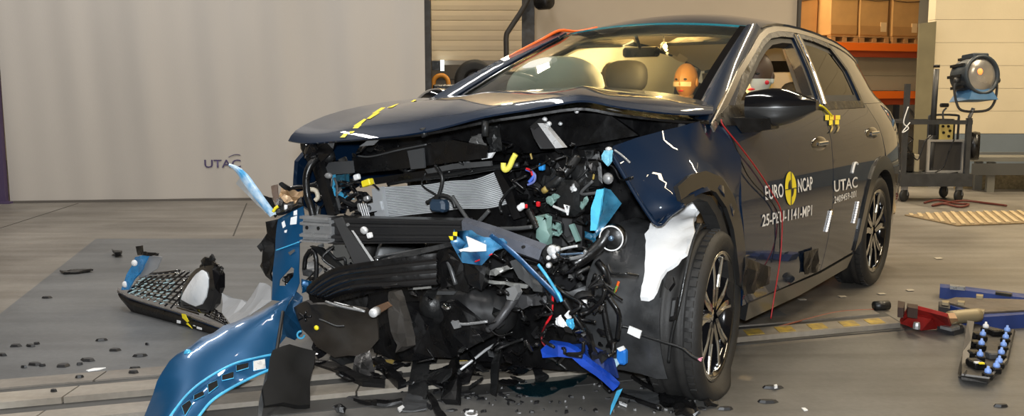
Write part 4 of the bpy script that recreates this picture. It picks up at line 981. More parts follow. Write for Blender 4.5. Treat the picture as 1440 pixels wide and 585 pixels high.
for k in range(4): ctube('control_rod', [(505+k*3, 286), (508+k*3, 296), (511+k*3, 306)], .64, .003, ALU, car, 5, 2)
# flat black bracket hanging across the beam
cb = cplate('hanging_bracket', [(472, 308), (482, 305), (490, 322), (527, 369), (529, 374), (513, 384), (505, 380), (497, 362)], .80, .012, mat('bracket_black', (.045, .046, .048), .40))
cplate('bracket_edge', [(495, 324), (497, 324), (527, 368), (525, 370)], .808, .004, ALU, parent=cb)
for p in ((489, 316), (504, 345), (506, 357)):
    b = MB(); b.lathe([(0, .002), (.007, .002), (.007, -.004)], L(*p, x=.806), 'y', 10, Matrix.Rotation(-math.pi/2, 3, 'Z')); b.build('rivet', STEEL, cb)
b = MB(); b.blob(L(512, 324, x=.78), (.012, .02, .016), 10, 8); b.build('bolt_head', ALU, car, True)
# lower beam and grey inner block seen between
cplate('inner_block', [(475, 340), (512, 343), (506, 372), (476, 372)], .62, .03, mat('inner_block', (.12, .118, .11), .5))
cplate('lower_strut', [(440, 345), (455, 348), (485, 375), (476, 378)], .70, .02, PLAST2)
ctube('round_bracket', [(428, 378), (430, 362), (438, 352), (444, 360), (445, 380), (443, 400)], .74, .010, PLAST, car, 8)
cplate('beam_lower_lip', [(530, 364, .78), (640, 340, .66), (642, 346, .66), (540, 371, .78)], .72, .01, PLAST2)
ctube('beam_lower_edge', [(526, 362, .80), (570, 354, .74), (640, 342, .66)], .7, .004, MIDG, car, 5)
# lower grille: ribbed curved slats
for k in range(6):
    o = k*7.2
    pts = [(438+k*5, 408+o*.25, .82), (455+k*5, 393+o*.45, .83), (478+k*4, 381+o*.62, .83), (512, 374+o*.72, .82), (560, 367+o*.82, .78), (618, 360+o*.9, .70)]
    P = catmull(PX(pts, .8), 5); b = MB()
    b.sheet([[p+Vector((.012, 0, .010)), p+Vector((.018, 0, 0)), p+Vector((.006, 0, -.011))] for p in P], .012); b.build('grille_slat', GLOSSB if k % 2 else PLAST, car, True)
    b = MB()
    for i in range(2, len(P)-1, 2): b.beam(P[i].lerp(P[i+1], .25)+Vector((.02, 0, .006)), P[i].lerp(P[i+1], .6)+Vector((.02, 0, .006)), .003, .003)
    d = b.build('slat_studs', MIDG, car); d['kind'] = 'stuff'
cplate('grille_backing', [(440, 406), (480, 380), (560, 366), (622, 358), (626, 398), (540, 408), (470, 425)], .62, .01, PLAST)
# far-side wheel-arch liner: big brown-black shell
lin_ = mat('dusty_liner', (.030, .025, .020), .5, noise_amt=.35, scale=6, bump=.2, bscale=20)
cplate('wheel_liner', [(413, 432, .80), (425, 424, .84), (450, 423, .90), (480, 428, .92), (515, 434, .88), (530, 448, .80), (534, 476, .76), (522, 490, .76), (500, 500, .80), (470, 502, .84), (446, 486, .86), (426, 462, .86)], .8, .012, lin_, .03, sp=.04, smooth=True, seed=2)
ctube('liner_seam', [(449, 449, .93), (458, 452, .94), (472, 458, .94), (484, 458, .93)], .93, .003, MIDG)
b = MB(); b.blob(L(445, 461, x=.92), (.008, .012, .010), 10, 8); b.build('yellow_clip', YEL, car, True)
for a in range(5):
    q = a*1.25; ctube('clip_petal', [(428, 445), (428+9*math.cos(q), 445+7*math.sin(q))], .90, .005, PLAST, car, 5, 2)
ctube('wiper_rod', [(458, 424, .94), (480, 431, .93), (513, 438, .92)], .93, .005, STEEL, car, 6, 3)
ctube('wiper_rod', [(470, 425, .90), (490, 430, .90), (512, 437, .90)], .9, .003, ALU, car, 6, 3)
b = MB(); b.lathe([(0, .02), (.016, .02), (.018, .012), (.018, -.02), (0, -.03)], L(527, 439, x=.92), 'y', 16, Matrix.Rotation(-1.2, 3, 'Z')); b.build('pivot_boss', ALU, car, True)
cplate('tow_bracket', [(531, 430), (546, 424), (552, 430), (536, 440)], .84, .01, mat('rusty_bracket', lin((110, 85, 65)), .6, .3))
# undertray and centre
cplate('undertray_post', [(553, 408), (567, 407), (585, 485), (566, 494)], .78, .04, mat('dusty_plastic', (.038, .034, .030), .5, noise_amt=.3), .015)
cplate('undertray', [(525, 440), (555, 425), (650, 420), (700, 470), (640, 500), (560, 505), (528, 492)], .55, .03, PLAST, .05)
cplate('undertray', [(440, 398), (640, 392), (760, 400), (850, 430), (840, 520), (600, 500), (450, 500)], .30, .03, PLAST, .05)
cplate('crush_box_face', [(620, 352), (642, 346), (690, 372), (688, 400), (636, 402)], .62, .06, PLAST, .02)
ctube('crush_box_edge', [(624, 352, .66), (633, 375, .68), (641, 400, .68)], .66, .010, MIDG)
# gearbox, drive shaft and subframe arms
b = MB(); c = L(668, 436, x=.48); b.lathe([(0, -.17), (.075, -.17), (.09, -.15), (.09, -.02), (.098, -.01), (.098, .02), (.09, .03), (.085, .14), (.06, .17), (0, .17)], c, 'y', 28, Matrix.Rotation(.1, 3, 'Z')); b.build('gearbox_housing', mat('dark_cast_alloy', (.03, .03, .031), .42, .4, noise_amt=.3), car, True)
b = MB(); c = L(612, 428, x=.55); b.lathe([(0, -.05), (.05, -.05), (.06, -.03), (.06, .04), (0, .04)], c, 'y', 20, Matrix.Rotation(.3, 3, 'Z')); b.build('motor_mount', PLAST2, car, True)
b = MB(); b.blob(L(628, 432, x=.60), (.016, .024, .016), 12, 8); b.build('ball_joint', CHROME, car, True)
ctube('control_arm', [(724, 418, .62), (712, 436, .64), (700, 452, .66), (686, 464, .66)], .64, [.02, .017, .016, .014], mat('cast_arm', (.10, .10, .105), .4, .6), car, 9)
cplate('arm_knuckle', [(718, 404), (730, 400), (735, 410), (729, 421), (719, 419)], .66, .03, STEEL)
ctube('stabiliser_link', [(636, 452, .70), (652, 456, .70), (686, 452, .68)], .7, .006, STEEL)
cplate('link_bracket', [(636, 452), (645, 450), (649, 460), (641, 462)], .7, .01, STEEL)
cplate('subframe_rail', [(722, 418), (775, 410), (778, 424), (726, 434)], .55, .04, mat('cast_arm', (.10, .10, .105), .4, .6), .01)
cplate('alloy_strip', [(678, 396), (682, 393), (732, 398), (733, 403)], .60, .01, mat('torn_alloy', (.42, .42, .40), .4, .5), .01)
cplate('alloy_strip', [(690, 380), (720, 371), (725, 375), (700, 386), (686, 387)], .60, .01, mat('torn_alloy', (.42, .42, .40), .4, .5), .015)
cplate('alloy_strip', [(583, 404), (606, 402), (607, 405), (583, 407)], .62, .01, mat('torn_alloy', (.42, .42, .40), .4, .5))
cplate('alloy_strip', [(733, 398), (745, 400), (742, 405), (732, 404)], .62, .01, mat('torn_alloy', (.42, .42, .40), .4, .5))
cplate('alloy_strip', [(664, 398), (680, 392), (682, 396), (668, 403)], .62, .01, STEEL)
cplate('alloy_plate', [(617, 409), (643, 409), (640, 414), (616, 414)], .62, .01, MIDG)
cplate('torn_channel', [(720, 366), (733, 364), (745, 383), (768, 408), (756, 410), (735, 388)], .64, .02, MIDG, .01)
cplate('torn_channel', [(745, 372), (762, 376), (784, 410), (776, 412), (755, 392)], .62, .012, mat('dark_channel', (.05, .05, .052), .35, .5), .015)
# long satin member pushed across, ending in a bolted joint
LM = mat('satin_grey_member', (.13, .14, .17), .28, .35, noise_amt=.15)
P = PX([(655, 312, .66), (690, 322, .66), (730, 336, .64), (768, 349, .60)], .6); Q = PX([(661, 323, .66), (695, 336, .66), (733, 351, .64), (764, 362, .60)], .6)
b = MB(); b.sheet([[a, a.lerp(q, .3)+Vector((.025, 0, 0)), a.lerp(q, .7)+Vector((.025, 0, 0)), q] for a, q in zip(catmull(P, 4), catmull(Q, 4))], .02); b.build('side_member', LM, car, 'auto')
b = MB(); b.lathe([(0, .01), (.006, .01), (.006, 0)], L(737, 347, x=.67), 'y', 8, Matrix.Rotation(-math.pi/2, 3, 'Z')); b.build('member_hole', BLK, car)
b = MB(); b.cbox(L(776, 357, x=.60), (.06, .07, .07), .015, Matrix.Rotation(.4, 3, 'X')); j = b.build('member_joint', PLAST2, car)
for (p, r_) in (((777, 352), .020), ((780, 360), .010), ((772, 362), .009), ((772, 373), .010), ((784, 350), .010)):
    b = MB(); b.lathe([(0, .012), (r_*.8, .012), (r_, .006), (r_, -.01), (0, -.01)], L(*p, x=.66), 'y', 12, Matrix.Rotation(-1.3, 3, 'Z')); b.build('bolt', ALU, j, True)
ctube('steel_rod', [(784, 352), (800, 348), (812, 346)], .6, .005, ALU); ctube('steel_rod', [(782, 362), (800, 364), (818, 360), (824, 352)], .6, .007, STEEL); ctube('steel_rod', [(788, 358), (806, 357), (820, 356)], .62, .004, mat('blue_steel', (.2, .3, .45), .3, .8))
ctube('thick_hose', [(806, 372, .58), (828, 358, .54), (846, 342, .50), (858, 322, .48)], .5, .024, PLAST, car, 10)
# crushed blue member with the white label
bx_ = cplate('crushed_blue_box', [(640, 327, .70), (660, 324, .72), (684, 333, .70), (720, 345, .66), (700, 352, .68), (690, 362, .70), (655, 367, .72), (644, 350, .71)], .7, .03, mat('scuffed_blue_paint', lin((18, 62, 104)), .35, .1, coat=.5, rgb2=lin((70, 140, 185)), scale=16), .06, sp=.03, smooth=True, seed=6)
cplate('torn_label', [(656, 332), (661, 334), (684, 344), (684, 353), (662, 354), (652, 353), (660, 348)], .80, .003, WHITE, parent=bx_)
cplate('label_strip', [(646, 351), (660, 347), (661, 351), (648, 354)], .79, .003, WHITE, parent=bx_)
for (q, m) in (([(633, 327), (638, 326), (638, 332), (633, 332)], BLK), ([(638, 326), (643, 326), (643, 332), (638, 331)], YEL), ([(632, 332), (638, 332), (638, 338), (634, 337)], YEL), ([(638, 332), (643, 332), (642, 337), (638, 338)], BLK)):
    cplate('target_tape', q, .75, .004, m, parent=bx_)
ctube('red_thread', [(668, 368), (680, 363), (692, 357)], .74, .003, RED, bx_)
P = PX([(690, 331, .72), (706, 343, .72), (728, 362, .70), (752, 386, .68), (778, 412, .66), (786, 424, .66)], .7)
b = MB(); b.sheet([[p+Vector((0, -.007, -.007)), p+Vector((.008, 0, 0)), p+Vector((0, .007, .008))] for p in catmull(P, 4)], .006); b.build('blue_edge_strip', mat('blue_strip_paint', lin((22, 66, 105)), .35, .1, noise_amt=.4, scale=20), car, True)
ctube('pale_blue_strip', [(757, 372, .70), (770, 390, .70), (784, 412, .68), (790, 424, .68)], .7, .006, CYANP)
# expansion tank and pale plastics
PP = cplate('torn_reservoir', [(762, 303), (771, 300), (775, 305), (775, 343), (770, 350), (762, 340)], .52, .03, PALEG, .015, sp=.03, smooth=True)
cplate('reservoir_shard', [(771, 279), (783, 273), (788, 276), (776, 290), (772, 288)], .48, .012, PALEG, .01); cplate('reservoir_shard', [(779, 318), (790, 314), (792, 327), (780, 330)], .46, .02, PALEG, .01)
cplate('reservoir_shard', [(815, 290), (826, 278), (828, 284), (818, 296)], .42, .012, PALEG, .01); cplate('reservoir_shard', [(802, 316), (808, 314), (818, 338), (812, 340)], .46, .012, PALEG)
b = MB(); b.cbox(L(803, 278, x=.42), (.08, .10, .14), .02); b.build('fluid_bottle', PLAST2, car)
cplate('foil_piece', [(803, 264), (808, 258), (811, 266), (806, 270)], .47, .006, ALU, .01)
b = MB(); P = PX([(778, 290), (797, 298), (798, 302), (800, 290), (794, 288), (797, 298)], .5); b.tube(P, .005, 6); b.build('wire_bracket', ALU, car)
# light-blue strut tower on the near side
cplate('strut_tower_edge', [(842, 266), (850, 265), (846, 295), (840, 324), (832, 323), (834, 292)], .46, .012, mat('bright_cyan_paint', lin((88, 195, 235)), .3, coat=.5), .006)
cplate('strut_tower_panel', [(850, 264, .45), (860, 268, .43), (873, 287, .40), (858, 310, .42), (838, 332, .45), (836, 322, .45), (846, 295, .46)], .44, .008, mat('strut_blue', lin((12, 52, 80)), .35, .2, coat=.4, rgb2=lin((48, 118, 150)), scale=18), .02, sp=.04, smooth=True)
cplate('strut_tower_panel', [(822, 325), (838, 330), (842, 345), (826, 340)], .44, .01, mat('dark_cyan', lin((24, 84, 112)), .4, coat=.3), .02)
cplate('wing_bracket_tab', [(850, 212), (862, 211), (861, 227), (855, 234), (848, 226)], .44, .012, mat('tab_blue', lin((120, 190, 215)), .35), .006)
b = MB(); b.blob(L(855, 251, x=.43), (.018, .022, .022), 10, 8); b.build('body_bolt', STEEL, car, True)
b = MB(); b.blob(L(856, 210, x=.43), (.012, .014, .010), 10, 8); b.build('body_bolt', ALU, car, True)
ctube('wing_rod', [(864, 211), (874, 218), (886, 229)], .42, .004, STEEL)
# horn disc with white ring
hc_ = L(860, 335, x=.50); MH = Matrix.Rotation(-math.pi/2+.15, 3, 'Z')
b = MB(); b.lathe([(0, .0), (.04, 0), (.048, -.01), (.05, -.03), (0, -.035)], hc_, 'y', 28, MH); hn = b.build('horn', PLAST, car, True)
b = MB(); b.tube([hc_+MH @ Vector((.045*math.cos(a), .004, .045*math.sin(a))) for a in [2*math.pi*i/28 for i in range(29)]], .0028, 6, False); b.build('horn_ring', WHITE, hn, True)
b = MB(); b.lathe([(0, .012), (.009, .012), (.010, 0)], hc_, 'y', 10, MH); b.build('horn_bolt', mat('blue_steel', (.2, .3, .45), .3, .8), hn, True)
cplate('horn_bracket', [(868, 322), (873, 321), (874, 352), (869, 353)], .47, .01, PLAST2)
# control module: tilted silver box
ec = L(773, 187, x=.40); mm = PX([(764, 166), (771, 174), (797, 206), (790, 209), (757, 176)], .42)
cplate('control_module_cover', [(762, 173), (770, 173), (798, 207), (787, 208)], .45, .03, ALU)
em = cplate('control_module_face', [(752, 180), (762, 174), (788, 208), (770, 209), (757, 194)], .44, .03, mat('module_face', (.03, .03, .032), .35))
cplate('module_label', [(765, 188), (769, 186), (776, 196), (772, 198)], .452, .003, MIDG, parent=em)
cplate('module_side', [(755, 197), (762, 190), (780, 208), (762, 209)], .448, .01, MIDG, parent=em)
cplate('module_connector', [(749, 178), (763, 166), (770, 171), (755, 182)], .455, .02, PLAST2)
for q_ in ((766, 168), (772, 174), (752, 178)):
    b = MB(); b.blob(L(*q_, x=.46), (.010, .012, .010), 8, 6); b.build('module_screw', ALU, em, True)
# hoses and looms
ctube('yellow_hose', [(725, 217), (721, 224), (716, 235), (711, 239), (708, 236), (708, 229)], .53, .011, mat('lemon_hose', lin((235, 225, 95)), .5), car, 9)
ctube('wire_loop', [(740, 238), (747, 241), (750, 248), (744, 256)], .46, .007, BLUW, car, 6); ctube('wire_loop', [(740, 237), (746, 240), (749, 247)], .465, .005, RED, car, 6); ctube('wire_loop', [(742, 239), (752, 245), (751, 255), (742, 260)], .46, .005, mat('violet_wire', lin((110, 120, 180)), .4), car, 6)
b = MB(); b.cbox(L(762, 235, x=.42), (.02, .024, .026), .004); b.build('plug_connector', mat('azure_plug', lin((40, 140, 215)), .4), car)
b = MB(); b.cbox(L(757, 287, x=.50), (.014, .015, .02), .003); b.build('plug_connector', RED, car)
b = MB(); b.cbox(L(733, 291, x=.52), (.02, .034, .024), .005, Matrix.Rotation(.6, 3, 'X')); b.build('plug_connector', WHITE, car)
b = MB(); b.cbox(L(740, 290, x=.53), (.008, .012, .016), .003); b.build('plug_connector', RED, car)
ctube('thick_hose', [(770, 264, .44), (784, 254, .44), (798, 238, .42), (812, 220, .38)], .42, .020, PLAST2, car, 10)
ctube('yellow_tip', [(764, 269), (770, 264)], .45, .013, YELD, car, 8, 0)
P = catmull(PX([(744, 296, .52), (750, 308, .54), (756, 322, .55)], .5), 8); rr = [(.017 if i % 2 else .013) for i in range(len(P))]; b = MB(); b.tube(P, rr, 10); b.build('corrugated_hose', PLAST, car, True)
ctube('yellow_wire', [(746, 216), (748, 224)], .45, .004, YELD); ctube('yellow_wire', [(836, 242), (834, 252)], .4, .004, YELD)
cplate('fuse_box', [(775, 250), (798, 236), (806, 268), (776, 274)], .36, .06, PLAST2, .008); cplate('fuse_box', [(818, 232), (840, 226), (843, 262), (820, 270)], .34, .06, PLAST2, .008)
cplate('battery_tray', [(740, 228), (785, 212), (846, 214), (850, 260), (830, 300), (760, 300), (738, 270)], .22, .05, PLAST, .03)
cplate('bay_panel', [(690, 178), (702, 174), (706, 212), (692, 214)], .45, .02, PLAST2, .01); cplate('bay_panel', [(662, 195), (676, 188), (686, 206), (680, 216), (666, 212)], .48, .02, mat('grey_dusty', (.10, .098, .095), .5), .02)
cplate('scuttle_panel', [(730, 170), (830, 146), (960, 170), (990, 190), (880, 205), (760, 212)], -.02, .03, PLAST, .03)
cplate('hinge_plate', [(843, 152), (860, 153), (884, 159), (878, 163), (850, 157)], .20, .008, mat('torn_alloy', (.42, .42, .40), .4, .5))
for (px, py, q) in ((811, 157, .3), (788, 174, .3), (667, 207, .5), (672, 211, .5), (632, 244, .45), (648, 213, .46)):
    b = MB(); b.blob(L(px, py, x=q), (.008, .010, .008), 8, 6); b.build('fixing_clip', ALU, car, True)
for pts in ([(612, 232), (622, 250), (617, 275), (612, 286)], [(636, 276), (645, 290), (660, 312)], [(600, 285), (620, 275), (635, 280), (640, 292)], [(688, 296), (680, 305), (672, 313)], [(700, 322), (730, 321), (748, 319)]):
    ctube('loom_cable', pts, .58, .008, PLAST2 if len(pts) == 4 else MIDG)
b = MB(); b.cbox(L(618, 289, x=.58), (.05, .08, .05), .012); b.build('sensor_box', mat('navy_sensor', (.02, .04, .07), .4), car)
cplate('white_lug', [(679, 217), (697, 214), (692, 222), (680, 224)], .5, .012, WHITE)
# random small torn brackets and loose wires filling the bay
RB_ = random.Random(11)
def rnd_in(poly):
    x0, x1 = min(p[0] for p in poly), max(p[0] for p in poly); y0, y1 = min(p[1] for p in poly), max(p[1] for p in poly)
    while True:
        x, y = RB_.uniform(x0, x1), RB_.uniform(y0, y1)
        if inpoly(x, y, poly): return x, y
zones = [([(450, 205), (700, 190), (720, 235), (540, 262), (450, 270)], .30, .50, 26), ([(730, 200), (850, 195), (850, 340), (790, 380), (740, 330), (715, 260)], .25, .50, 46),
         ([(430, 340), (520, 345), (480, 385), (430, 410)], .55, .72, 16), ([(560, 400), (860, 380), (865, 500), (700, 510), (560, 500)], .38, .66, 70), ([(640, 330), (860, 350), (860, 420), (690, 400)], .45, .62, 34), ([(440, 250), (525, 262), (520, 305), (445, 305)], .45, .6, 22)]
pal = [PLAST]*6+[PLAST2]*5+[GLOSSB]*3+[MIDG, STEEL, mat('dark_channel', (.05, .05, .052), .35, .5)]
for poly, x0, x1, n in zones:
    for i in range(n):
        px, py = rnd_in(poly); x = RB_.uniform(x0, x1); k = RB_.choice((4, 5, 5)); r_ = RB_.uniform(4, 13); a0 = RB_.uniform(0, 6.28); asp = RB_.uniform(.3, .8)
        pts = []
        for j in range(k):
            a = a0+2*math.pi*j/k; rr_ = r_*RB_.uniform(.6, 1.2); u, v = rr_*math.cos(2*math.pi*j/k), asp*rr_*math.sin(2*math.pi*j/k)
            pts.append((px+u*math.cos(a0)-v*math.sin(a0), py+u*math.sin(a0)+v*math.cos(a0), x+RB_.uniform(-.04, .04)))
        cplate('torn_fragment', pts, x, .006, RB_.choice(pal))
    for i in range(n//2):
        px, py = rnd_in(poly); x = RB_.uniform(x0, x1)+.03; pts = [(px, py, x)]
        for j in range(3): pts.append((pts[-1][0]+RB_.uniform(-22, 22), pts[-1][1]+RB_.uniform(-6, 18), x+RB_.uniform(-.04, .04)))
        ctube('loose_wire', pts, x, RB_.uniform(.003, .008), RB_.choice(pal[:14]+[MIDG]), car, 6, 4)
# near wheel liner: black shell wrapped round the front of the wheel, white foam on it
def cylp(px, py, r, cx=.0, cz=.30):
    o_, d = L0, toloc(Vector((0, 0, CAMH))+ray(px, py))-L0
    a = d.x**2+d.z**2; bb = 2*((o_.x-cx)*d.x+(o_.z-cz)*d.z); c = (o_.x-cx)**2+(o_.z-cz)**2-r*r; q = bb*bb-4*a*c
    if q < 0: t = -bb/(2*a)
    else: t = (-bb-math.sqrt(q))/(2*a)
    return o_+d*t
LIN2 = mat('semi_gloss_liner', (.012, .0125, .013), .34, rgb2=(.055, .057, .06), bump=.4, bscale=14, scale=6, detail=7)
rows = []
for i in range(23):
    a = math.radians(100-126*i/22)
    row = []
    for j in range(9):
        y = .56+.31*j/8; r_ = .375+.016*noise.noise(Vector((i*.35, j*.5, 5)))+.03*(1-j/8)*math.sin(math.pi*i/22)
        row.append(Vector((r_*math.cos(a), y-.03*math.sin(math.pi*i/22), max(.03, .30+r_*math.sin(a)))))
    rows.append(row)
b = MB(); b.sheet(rows, .008); ln2 = b.build('wheel_liner', LIN2, car, True)
foam = [(976, 281), (988, 282), (1000, 287), (998, 294), (986, 300), (978, 306), (975, 318), (978, 330), (973, 345), (966, 360), (952, 371), (937, 378), (930, 390), (926, 402), (920, 421), (911, 424), (901, 423), (903, 405), (908, 375), (910, 337), (918, 320), (936, 305), (962, 292)]
RF = random.Random(3)
foam2 = [(x+RF.uniform(-1.6, 1.6), y+RF.uniform(-1.6, 1.6)) for x, y in densify(foam, 7)]
plate('white_foam_pad', [cylp(x, y, .405) for x, y in foam2], .018, FOAM, car, crumple=.018, sp=.02, smooth=True)
for q in ([(939, 395), (948, 391), (950, 400), (943, 410), (937, 405)], [(948, 420), (955, 418), (952, 450), (944, 452)], [(949, 424), (953, 423), (950, 445), (946, 446)]):
    plate('liner_rib', [cylp(x, y, .398) for x, y in q], .02, PLAST if q[0][0] < 949 else MIDG, ln2)
ctube('liner_edge', [(985, 315, .21), (975, 340, .26), (965, 380, .32), (955, 430, .36), (945, 470, .36), (940, 510, .34)], .3, .007, PLAST2, ln2, 6)
# sensor wire with a white tag draped over the liner
wp = [cylp(868, 475, .44), cylp(873, 460, .44), cylp(884, 461, .43), cylp(900, 470, .42), cylp(930, 480, .42), cylp(958, 489, .41), cylp(972, 500, .41), cylp(982, 505, .41)]
tube('sensor_wire', wp, .005, PLAST2, car, 7)
plate('white_tag', [cylp(886, 458, .435), cylp(903, 465, .435), cylp(900, 476, .435), cylp(883, 468, .435)], .006, WHITE, car)
for dx, dy in ((6, 1), (5, 3), (7, -2)): tube('wire_end', [cylp(981, 505, .412), cylp(981+dx, 505+dy, .413)], .002, mat('pink_wire', lin((230, 150, 170)), .5), car, 5, 2)
# blue lower arm, connector and hanging wires
ba = PX([(765, 489, .55), (775, 478, .56), (800, 482, .56), (812, 489, .55), (872, 538, .48), (866, 545, .48), (806, 500, .55), (790, 498, .56), (768, 500, .55)], .5)
plate('blue_lower_arm', ba, .03, ARMB, car, .012, sp=.04)
cplate('blue_lower_web', [(800, 484), (830, 482), (866, 505), (872, 530), (838, 512)], .50, .012, mat('dark_arm_blue', lin((16, 40, 96)), .4, noise_amt=.4), .02)
b = MB(); b.cbox(L(875, 501, x=.46), (.03, .038, .06), .007); bc = b.build('blue_connector', BLUEC, car)
cplate('connector_tip', [(869, 489), (877, 486), (880, 491), (873, 494)], .465, .01, WHITE, parent=bc)
cplate('pale_clip', [(857, 504), (867, 504), (871, 512), (866, 518)], .48, .01, mat('pale_blue_clip', lin((170, 200, 210)), .4))
cplate('blue_splinter', [(868, 549), (876, 546), (864, 572), (858, 585), (860, 570)], .47, .004, CYANP)
ctube('red_wire', [(778, 402, .6), (777, 425, .6), (775, 443, .6), (768, 455, .6)], .6, .005, RED, car, 6); ctube('dark_red_wire', [(768, 455, .6), (762, 470, .58), (763, 482, .58), (769, 488, .57)], .6, .004, mat('dark_red_wire', lin((110, 20, 25)), .4), car, 6)
ctube('blue_wire', [(783, 406), (788, 416), (791, 424)], .62, .004, mat('azure_plug', lin((40, 140, 215)), .4))
cplate('split_white_shell', [(784, 447), (788, 443), (794, 452), (799, 458), (790, 458), (784, 455)], .6, .01, WHITE, .01); cplate('split_blue_shell', [(797, 449), (806, 448), (809, 458), (806, 463), (798, 457)], .61, .008, CYANP, .005); cplate('split_white_shell', [(795, 443), (801, 436), (804, 447), (799, 448)], .6, .008, WHITE)
for pts, r_ in (([(792, 420, .58), (806, 442, .56), (820, 462, .54), (832, 488, .50), (842, 505, .48)], .012), ([(852, 405, .5), (858, 420, .5), (868, 435, .5), (871, 450, .48), (868, 478, .46)], .010), ([(848, 425, .48), (852, 450, .47), (858, 478, .46), (866, 497, .46)], .012), ([(855, 380, .48), (856, 400, .48), (862, 415, .48)], .008), ([(840, 368, .5), (850, 380, .5), (855, 398, .48)], .014)):
    ctube('brake_hose', pts, .5, r_, PLAST, car, 8)
cplate('lower_arm_plate', [(800, 425), (812, 432), (846, 500), (838, 504), (815, 470)], .50, .02, PLAST, .02)
b = MB(); b.blob(L(822, 425, x=.46), (.04, .05, .045), 14, 10); b.build('bearing_housing', mat('dark_cast_alloy', (.03, .03, .031), .42, .4), car, True)
b = MB(); b.blob(L(821, 426, x=.50), (.014, .018, .018), 10, 8); b.build('bearing_cap', ALU, car, True)
ctube('orange_wire', [(870, 396, .44), (868, 402, .44), (865, 410, .44)], .44, .005, ORANGEC, car, 6); ctube('green_wire', [(868, 402, .445), (864, 410, .445), (862, 415, .445)], .44, .004, mat('green_wire', lin((110, 150, 60)), .5), car, 6)
b = MB(); b.cbox((.0, .60, .30), (.12, .25, .12), .03); b.build('steering_knuckle', PLAST2, car)
b = MB(); b.tube([(-.02, .45, .32), (.02, .05, .36)], .03, 10); b.build('drive_shaft', STEEL, car, True)
b = MB(); b.cbox((-.02, -.05, .62), (.45, .85, .5), .06); b.build('engine_block', mat('engine_dark', (.015, .015, .016), .45, noise_amt=.4, scale=8), car)
# ------------------------------------------------------------------ torn-off bumper cover, far side
def WP(pts, Y=None): return [W(p[0], p[1], p[2] if len(p) > 2 else Y) for p in pts]
def sub(root, pts): return [p-root.location for p in pts]
bc0 = G(205, 600); bump_ = empty('bumper_cover', (bc0.x, bc0.y, 0))
arch_o = [(413, 413, 3.86), (397, 422, 3.82), (365, 438, 3.75), (330, 453, 3.68), (300, 468, 3.61), (270, 485, 3.54), (250, 497, 3.49), (228, 523, 3.42), (215, 555, 3.35), (203, 585, 3.28), (190, 625, 3.17), (250, 628, 3.12), (264, 604, 3.17), (280, 585, 3.22), (300, 562, 3.29), (330, 543, 3.37), (360, 528, 3.44), (384, 518, 3.49), (391, 487, 3.58), (399, 445, 3.72)]
def holeq(c, d, Y): x, y = c; return [W(x+a*1.05, y+b_*1.45, Y) for a, b_ in d]
slots = [((364, 515), [(-8, -6), (8, -9), (9, 4), (-8, 7)], 3.475), ((341, 518), [(-9, -3), (8, -7), (8, 0), (-9, 5)], 3.42), ((320, 531), [(-8, -2), (8, -7), (8, 1), (-8, 5)], 3.37), ((299, 545), [(-7, -3), (6, -9), (7, -1), (-6, 9)], 3.315), ((280, 557), [(-7, 0), (6, -6), (7, 0), (-7, 7)], 3.265), ((262, 575), [(-6, -3), (5, -11), (8, -5), (-2, 11)], 3.22)]
arch3 = sub(bump_, WP(arch_o)); hol = [sub(bump_, holeq(*s)) for s in slots]
def bplate(name, pts, th, m, parent, bulge, holes3=(), sp=.05):
    pts = [Vector(p) for p in pts]; c = sum(pts, Vector())/len(pts); n = Vector()
    for i in range(len(pts)): n += (pts[i]-c).cross(pts[(i+1) % len(pts)]-c)
    n.normalize()
    if n.y > 0: n = -n
    if (pts[1]-c).cross(pts[2]-c).dot(n) < 0 and sum(((pts[i]-c).cross(pts[(i+1) % len(pts)]-c)).dot(n) for i in range(len(pts))) < 0: pts = list(reversed(pts))
    a = Vector((n.y, -n.x, 0)).normalized()*-1; b_ = n.cross(a)
    uv = [((p-c).dot(a), (p-c).dot(b_)) for p in pts]; hg = [(p-c).dot(n) for p in pts]; E = [Vector(q) for q in densify(uv, .03)]
    def fn(u, v):
        w = ws_ = 0
        for (x, y), h in zip(uv, hg):
            k = 1/((x-u)**2+(y-v)**2+1e-4)**1.5; w += k*h; ws_ += k
        d = min((q.x-u)**2+(q.y-v)**2 for q in E)**.5
        return c+a*u+b_*v+n*(w/ws_+bulge*(1-math.exp(-d/.06)))
    return skin2(name, uv, fn, th, m, parent, [[((Vector(q)-c).dot(a), (Vector(q)-c).dot(b_)) for q in h] for h in holes3], sp, True), fn
ap, _ = bplate('arch_panel', arch3, .004, PAINT_LIT, bump_, .045, (), .035)
aps = surf(ap)
for i, (c_, d_, Y_) in enumerate(slots):          # plates for the arch clip slots, shade inside them put into the colour
    q_ = [aps(c_[0]+a_, c_[1]+b_, .0035) for a_, b_ in d_]
    sl = plate('clip_slot_stand_in', q_, .003, MATTEB if i else ALU, ap)
    tube('slot_rim', [aps(c_[0]+a_, c_[1]+b_, .004) for a_, b_ in d_+[d_[0]]], .0025, CYANP, ap, 5, 0)
bk = [(243, 600, 3.26), (262, 568, 3.31), (290, 541, 3.39), (330, 518, 3.48), (368, 506, 3.56), (380, 504, 3.58), (378, 518, 3.55), (360, 525, 3.51), (330, 538, 3.44), (302, 556, 3.36), (282, 578, 3.29), (268, 600, 3.23)]
plate('flange_backing', sub(bump_, WP(bk)), .006, PLAST, ap, sp=.05)

